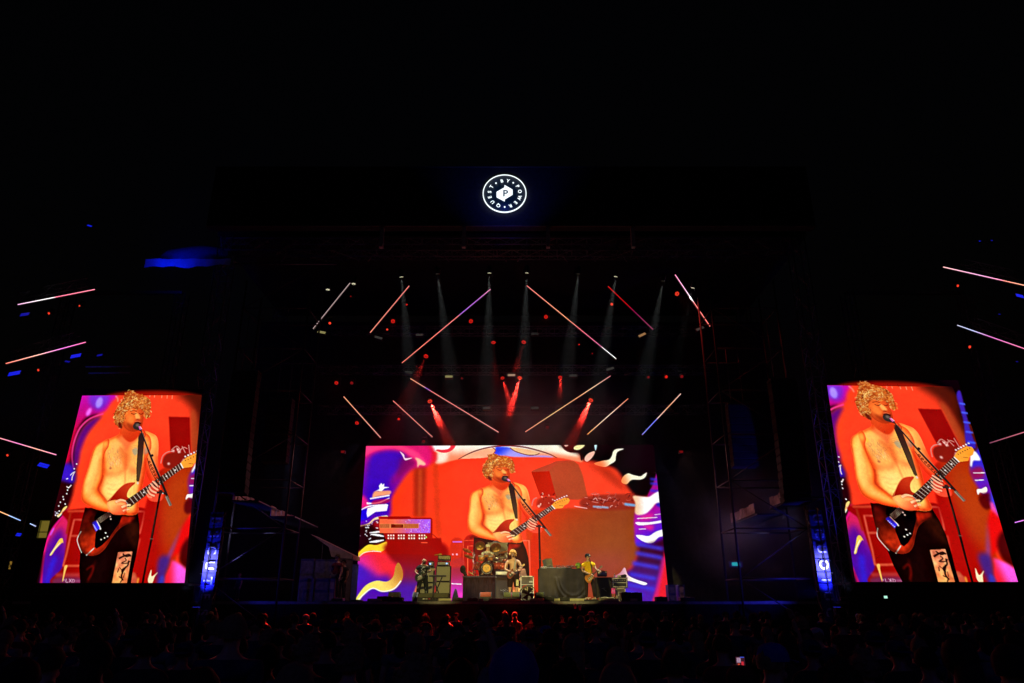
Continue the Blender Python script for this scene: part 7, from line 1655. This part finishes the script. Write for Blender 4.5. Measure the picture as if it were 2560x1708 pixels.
# blue canopy high on the left
c = P(470, 655, 32.5); a = P(376, 655, 32.5); b_ = P(590, 655, 32.5)
t = empty('wing_canopy', (c.x, 32.5, c.z), 0, 'fabric canopy over the left stage wing with a blue lit front edge', 'canopy'); w = (b_.x-a.x)/2
hh = P(470, 646, 32.5).z-P(470, 663, 32.5).z
vs = []
for k in range(41):
    u = k/40; x = -w+2*w*u; sag = .05*math.sin(u*9)+.03*math.sin(u*23); vs += [(x, -.02+.03*math.sin(u*31), hh/2-.03+.01*math.sin(u*14)), (x, .02*math.sin(u*37), -hh/2+sag-.02-.12*(1-u))]
MB().add(vs, [(2*k, 2*k+2, 2*k+3, 2*k+1) for k in range(40)], True).build('valance', mat('canopy_white', (.7, .7, .75), .8, var=.1), t)
zt = P(470, 598, 33.2).z-c.z; vs = []
for j in range(9):
    v = j/8
    for k in range(25):
        u = k/24; x = (-w*.85+1.7*w*u)*(1-.25*v); vs.append((x, .3+.9*v+.25*math.sin(u*PI), hh/2+(zt-hh/2)*math.sin(v*PI/2)*(.75+.25*math.sin(u*PI))))
MB().add(vs, [(j*25+k, j*25+k+1, (j+1)*25+k+1, (j+1)*25+k) for j in range(8) for k in range(24)], True).build('roof_cloth', mat('canopy_grey', (.16, .16, .2), .9, var=.2), t)
m = MB(); m.tube([(-w, .3, hh/2), (-w, 1.4, hh/2+.4)], .05, 8); m.tube([(w, .3, hh/2), (w, 1.4, hh/2+.4)], .05, 8); m.tube([(-w, 1.4, hh/2+.4), (w+5, 1.4, hh/2+.4)], .06, 8); m.build('frame', STEEL, t)
spot(t, 'blue_up_light', (c.x-.9, 31.2, c.z-.9), (c.x-.7, 32.6, c.z+.05), 95, (.0, .01, 1.), 120, 1., .1)
spot(t, 'blue_roof_light', (c.x-.6, 32.25, c.z+.3), (c.x-.5, 33.4, c.z+1.2), 45, (.0, .01, 1.), 130, 1., .1)
# blue washed truss above the left screen
for (x0, y0, x1, y1, lab) in ((663, 1228, 1010, 1226, 'upper thin blue lit rail above the left screen'), (685, 1278, 1000, 1273, 'lower thin blue lit rail above the left screen')):
    a, b_ = P(*ZL(x0, y0), 33.4), P(*ZL(x1, y1), 33.4); t = empty('rail', tuple((a+b_)/2), 0, lab, 'rail'); d = (b_-a)/2; m = MB(); m.tube([-d, d], .035, 6); m.build('pipe', mat('blue_pipe', (.5, .5, .6), .5), t); m = MB(); [m.tube([d*k+V(0, .02, 0), d*k+V(0, .5, .0)], .02, 5) for k in (-.9, 0, .9)]; m.build('bracket', STEEL, t)
a = P(*ZL(480, 1180), 33.0); truss_thing(P(*ZL(100, 1150), 34.0), P(*ZL(600, 1010), 34.0), .5, 'short truss behind the second light bar on the left', .025)
truss_thing(P(*ZL(160, 700), 34.0), P(*ZL(700, 590), 34.0), .5, 'short truss behind the topmost light bar on the left', .025)
truss_thing(P(*ZR(1900, 425), 34.0), P(*ZR(2420, 540), 34.0), .5, 'short truss behind the topmost light bar on the right', .025)
truss_thing(P(*ZR(1960, 850), 34.0), P(*ZR(2420, 1010), 34.0), .5, 'short truss behind the second light bar on the right', .025)
for sx, xs in ((-1, (-17.5, -23.5)), (1, (17.8, 24.))):
    t = empty('side_tower', (sx*20.5, 34.6, 0), 0, 'tall dark truss tower %s of the stage carrying the outer light bars' % ('left' if sx < 0 else 'right'), 'tower')
    for x in xs: truss(MB(), (x-sx*20.5, 0, .02), (x-sx*20.5, 0, 17.5), .5).build('mast', STEEL, t)
    MB().box(min(xs)-sx*20.5, max(xs)-sx*20.5, -.1, .1, 17.52, 17.7).build('top_beam', STEEL, t)
    l = empty('flood_lamp', (sx*24.5, 30.5, 10.), 0, 'dark flood lamp at the outer %s edge of the stage front' % ('left' if sx < 0 else 'right'), 'lamp'); MB().bbox(-.15, .15, -.1, .1, -.1, .1, .02).build('housing', BLACK, l); MB().box(-.1, .1, .101, .11, -.06, .06).build('glass', BD, l)
    spot(l, 'blue_wash', (sx*24.5, 30.7, 10.), (sx*18.5, 34.5, 12.), 90, (.05, .07, 1.), 95, 1.)
# tent and racks left of the big screen
D = 37.5
def g_(px, py, D=D): return P(px, py, D)
t = empty('tent', (g_(850, 1450).x, D, DECK), 0, 'white peaked tent left of the big screen, dimly red lit', 'tent'); o_ = Vector(t.location)
pts = [g_(775, 1335)-o_, g_(882, 1388)-o_, g_(882, 1398)-o_, g_(828, 1392)-o_, g_(822, 1368)-o_]
m = MB(); m.prism([(q.x, q.z) for q in pts], 0, 1.8); m.build('roof_cloth', mat('tent_cloth', (.30, .22, .22), .8, var=.15), t)
m = MB(); a = g_(835, 1395)-o_; b_ = g_(882, 1395)-o_; m.box(a.x, b_.x, .05, .08, .0, a.z-.05); m.build('side_wall', mat('tent_cloth_shaded', (.15, .12, .12), .8), t)  # shade is put into this darker copy of the tent cloth
m = MB(); q = g_(806, 1360)-o_; m.tube([(q.x, .1, 0), (q.x, .1, q.z)], .02, 6); q = g_(880, 1390)-o_; m.tube([(q.x+.05, -.02, 0), (q.x+.05, -.02, q.z)], .02, 6); m.build('pole', STEEL, t)
RK = mat('rack_grey', (.10, .09, .12), .6, var=.5, scale=6)
for px0, px1, top, D_, lab in ((745, 778, 1397, 36.0, 'tall grey rack farthest left beside the tent'), (780, 833, 1398, 36.1, 'wide black rack in front of the tent'), (757, 782, 1446, 35.2, 'low road case with pale labels left of the tent'), (784, 820, 1446, 35.3, 'low blue grey road case in front of the tent'), (822, 836, 1446, 35.2, 'narrow pinkish road case in front of the tent'), (1671, 1690, 1462, 36.5, 'narrow grey case right of the big screen'), (1697, 1712, 1462, 36.5, 'pale narrow case with dark marks right of the big screen')):
    tt, w, h = stack_box('road_case', px0, px1, top, None, D_, .6, lab, 'road case', RK if px0 not in (822, 1697) else mat('case_pink', (.3, .2, .22), .6), STEEL, .03, 2, STEEL)
t = empty('blue_panel', (g_(886, 1450, 37.2).x, 37.2, DECK), 0, 'narrow blue lit panel between the tent and the big screen', 'panel'); h = g_(886, 1411, 37.2).z-DECK
MB().box(-.14, .14, 0, .03, 0.02, h).build('panel_face', mat('blue_panel', (.12, .16, .6), .5), t); m = MB(); m.tube([(-.15, -.01, 0), (-.15, -.01, h), (.15, -.01, h), (.15, -.01, 0)], .012, 6, smooth=False); m.build('frame', STEEL, t)
# crew and things in the wings
def crew(px, top, D, lab, z=DECK, pi=4):
    p = P(px, top, D); person(p.x, D, (p.z-z)/1.765, pi, lab, None, 2.6); col.objects[-1]; 
    root = [o for o in col.objects if o.get('label') == lab][0]; root.location.z = z
crew(845, 1385, 35.6, 'dark stage hand standing before the tent', pi=4); crew(861, 1398, 36.4, 'second stage hand right of the first before the tent', pi=0); crew(600, 1432, 33.9, 'pale faced person in the dark wing between the left screen and the tent', pi=8)
t = empty('exit_sign', tuple(P(1840, 1411, 37)), 0, 'small cyan lit sign in the dark wing right of the stage', 'sign'); MB().bbox(-.34, .34, .01, .06, -.15, .15, .01).build('frame', STEEL, t); MB().box(-.2, .2, -.002, .008, -.07, .09).build('lit_face', emit('cyan_sign', (.02, .45, .5), .8), t)
t = empty('window_light', tuple(P(115, 1322, 36)), 0, 'tall yellowish lit window low at the left edge beside the left screen', 'window'); o_ = Vector(t.location)
m = MB(); a, b_ = P(101, 1301, 36)-o_, P(127, 1347, 36)-o_; m.box(a.x, b_.x, 0, .02, b_.z, a.z); m.build('curtain', emit('window_dim', (.11, .09, .012), .35), t)
m = MB(); q, r = P(106, 1303, 36)-o_, P(117, 1345, 36)-o_; m.box(q.x, r.x, -.02, -.002, r.z, q.z); m.build('lit_pane', emit('window_yellow', (.30, .22, .03), .5), t)
m = MB(); [m.box(a.x, b_.x, -.05, -.022, z, z+.04) for z in (b_.z, (a.z+b_.z*2)/3, a.z)]; m.box(r.x, r.x+.05, -.05, -.022, b_.z, a.z); m.build('frame', BLACK, t); m = MB(); m.box(-.5, .5, .03, .15, -o_.z, a.z+.1); m.build('wall_panel', MATTE, t)
t = empty('door_light', tuple(P(26, 1412, 36)), 0, 'small dim yellow light low at the left edge', 'lamp'); MB().bbox(-.08, .08, 0, .1, -.3, .28, .01).build('housing', BLACK, t); MB().box(-.05, .05, -.01, -.001, -.2, .2).build('lit_face', emit('door_yellow', (.4, .22, .03), .6), t)
t = empty('monitor_screen', tuple(P(2215, 1493, 32.4)), 0, 'tiny bright pale green lit screen right of the right banner tower', 'screen'); MB().bbox(-.12, .12, .01, .05, -.08, .08, .01).build('housing', BLACK, t); MB().box(-.08, .06, -.002, .008, -.05, .05).build('lit_face', emit('tiny_screen', (.5, 1., .8), 1.), t)
# ---------------------------------------------------------------- lighting towers out in the field, behind and beside the camera
def field_tower(x, y, lab):
    t = empty('field_tower', (x, y, 0), 0, lab, 'lighting tower', 'lighting towers out in the field'); m = MB(); truss(m, (0, 0, .02), (0, 0, 13.), .8); m.build('mast', STEEL, t)
    MB().box(-1, 1, -.4, .4, 13.0, 13.1).build('platform', BLACK, t); b = MB(); b.bbox(-.9, .9, -1, 1, .0, .3, .05, Matrix.Translation((0, 0, .0))); b.build('ballast', MATTE, t)
    for k in (-.6, 0, .6):
        h = MB(); h.lathe([(0, -.35), (.16, -.33), (.18, .3), (.15, .36)], (k, .3, 12.7), 'Y', 14); h.build('lamp_housing', BLACK, t)
        MB().lathe([(0, .352), (.145, .352)], (k, .3, 12.7), 'Y', 14).build('lens', mat('lens_glass', (.3, .3, .3), .1), t)
    return t
FL = field_tower(-15, -7, 'lighting tower in the field left of the camera'); FR = field_tower(15, -7, 'lighting tower in the field right of the camera')
WARM = (1., .84, .30)
for t, k, aim, pw in ((FL, 0, (3.7, 36, 3.9), 56000), (FR, 0, (-4.2, 36, 3.95), 42000), (FL, .6, (-.4, 36, 4.3), 52000), (FR, -.6, (.3, 37, 4.5), 46000)):
    spot(t, 'follow_spot', (t.location.x+k, -6.2, 12.7), aim, pw, WARM, 6.3, .2, .1)
for t in (FL, FR): spot(t, 'blue_wash', (t.location.x, -6.2, 12.4), (0, 12, 1.5), 210, (.12, .12, 1.), 90, 1.)  # blue washes added out of view to brighten the crowd's backs
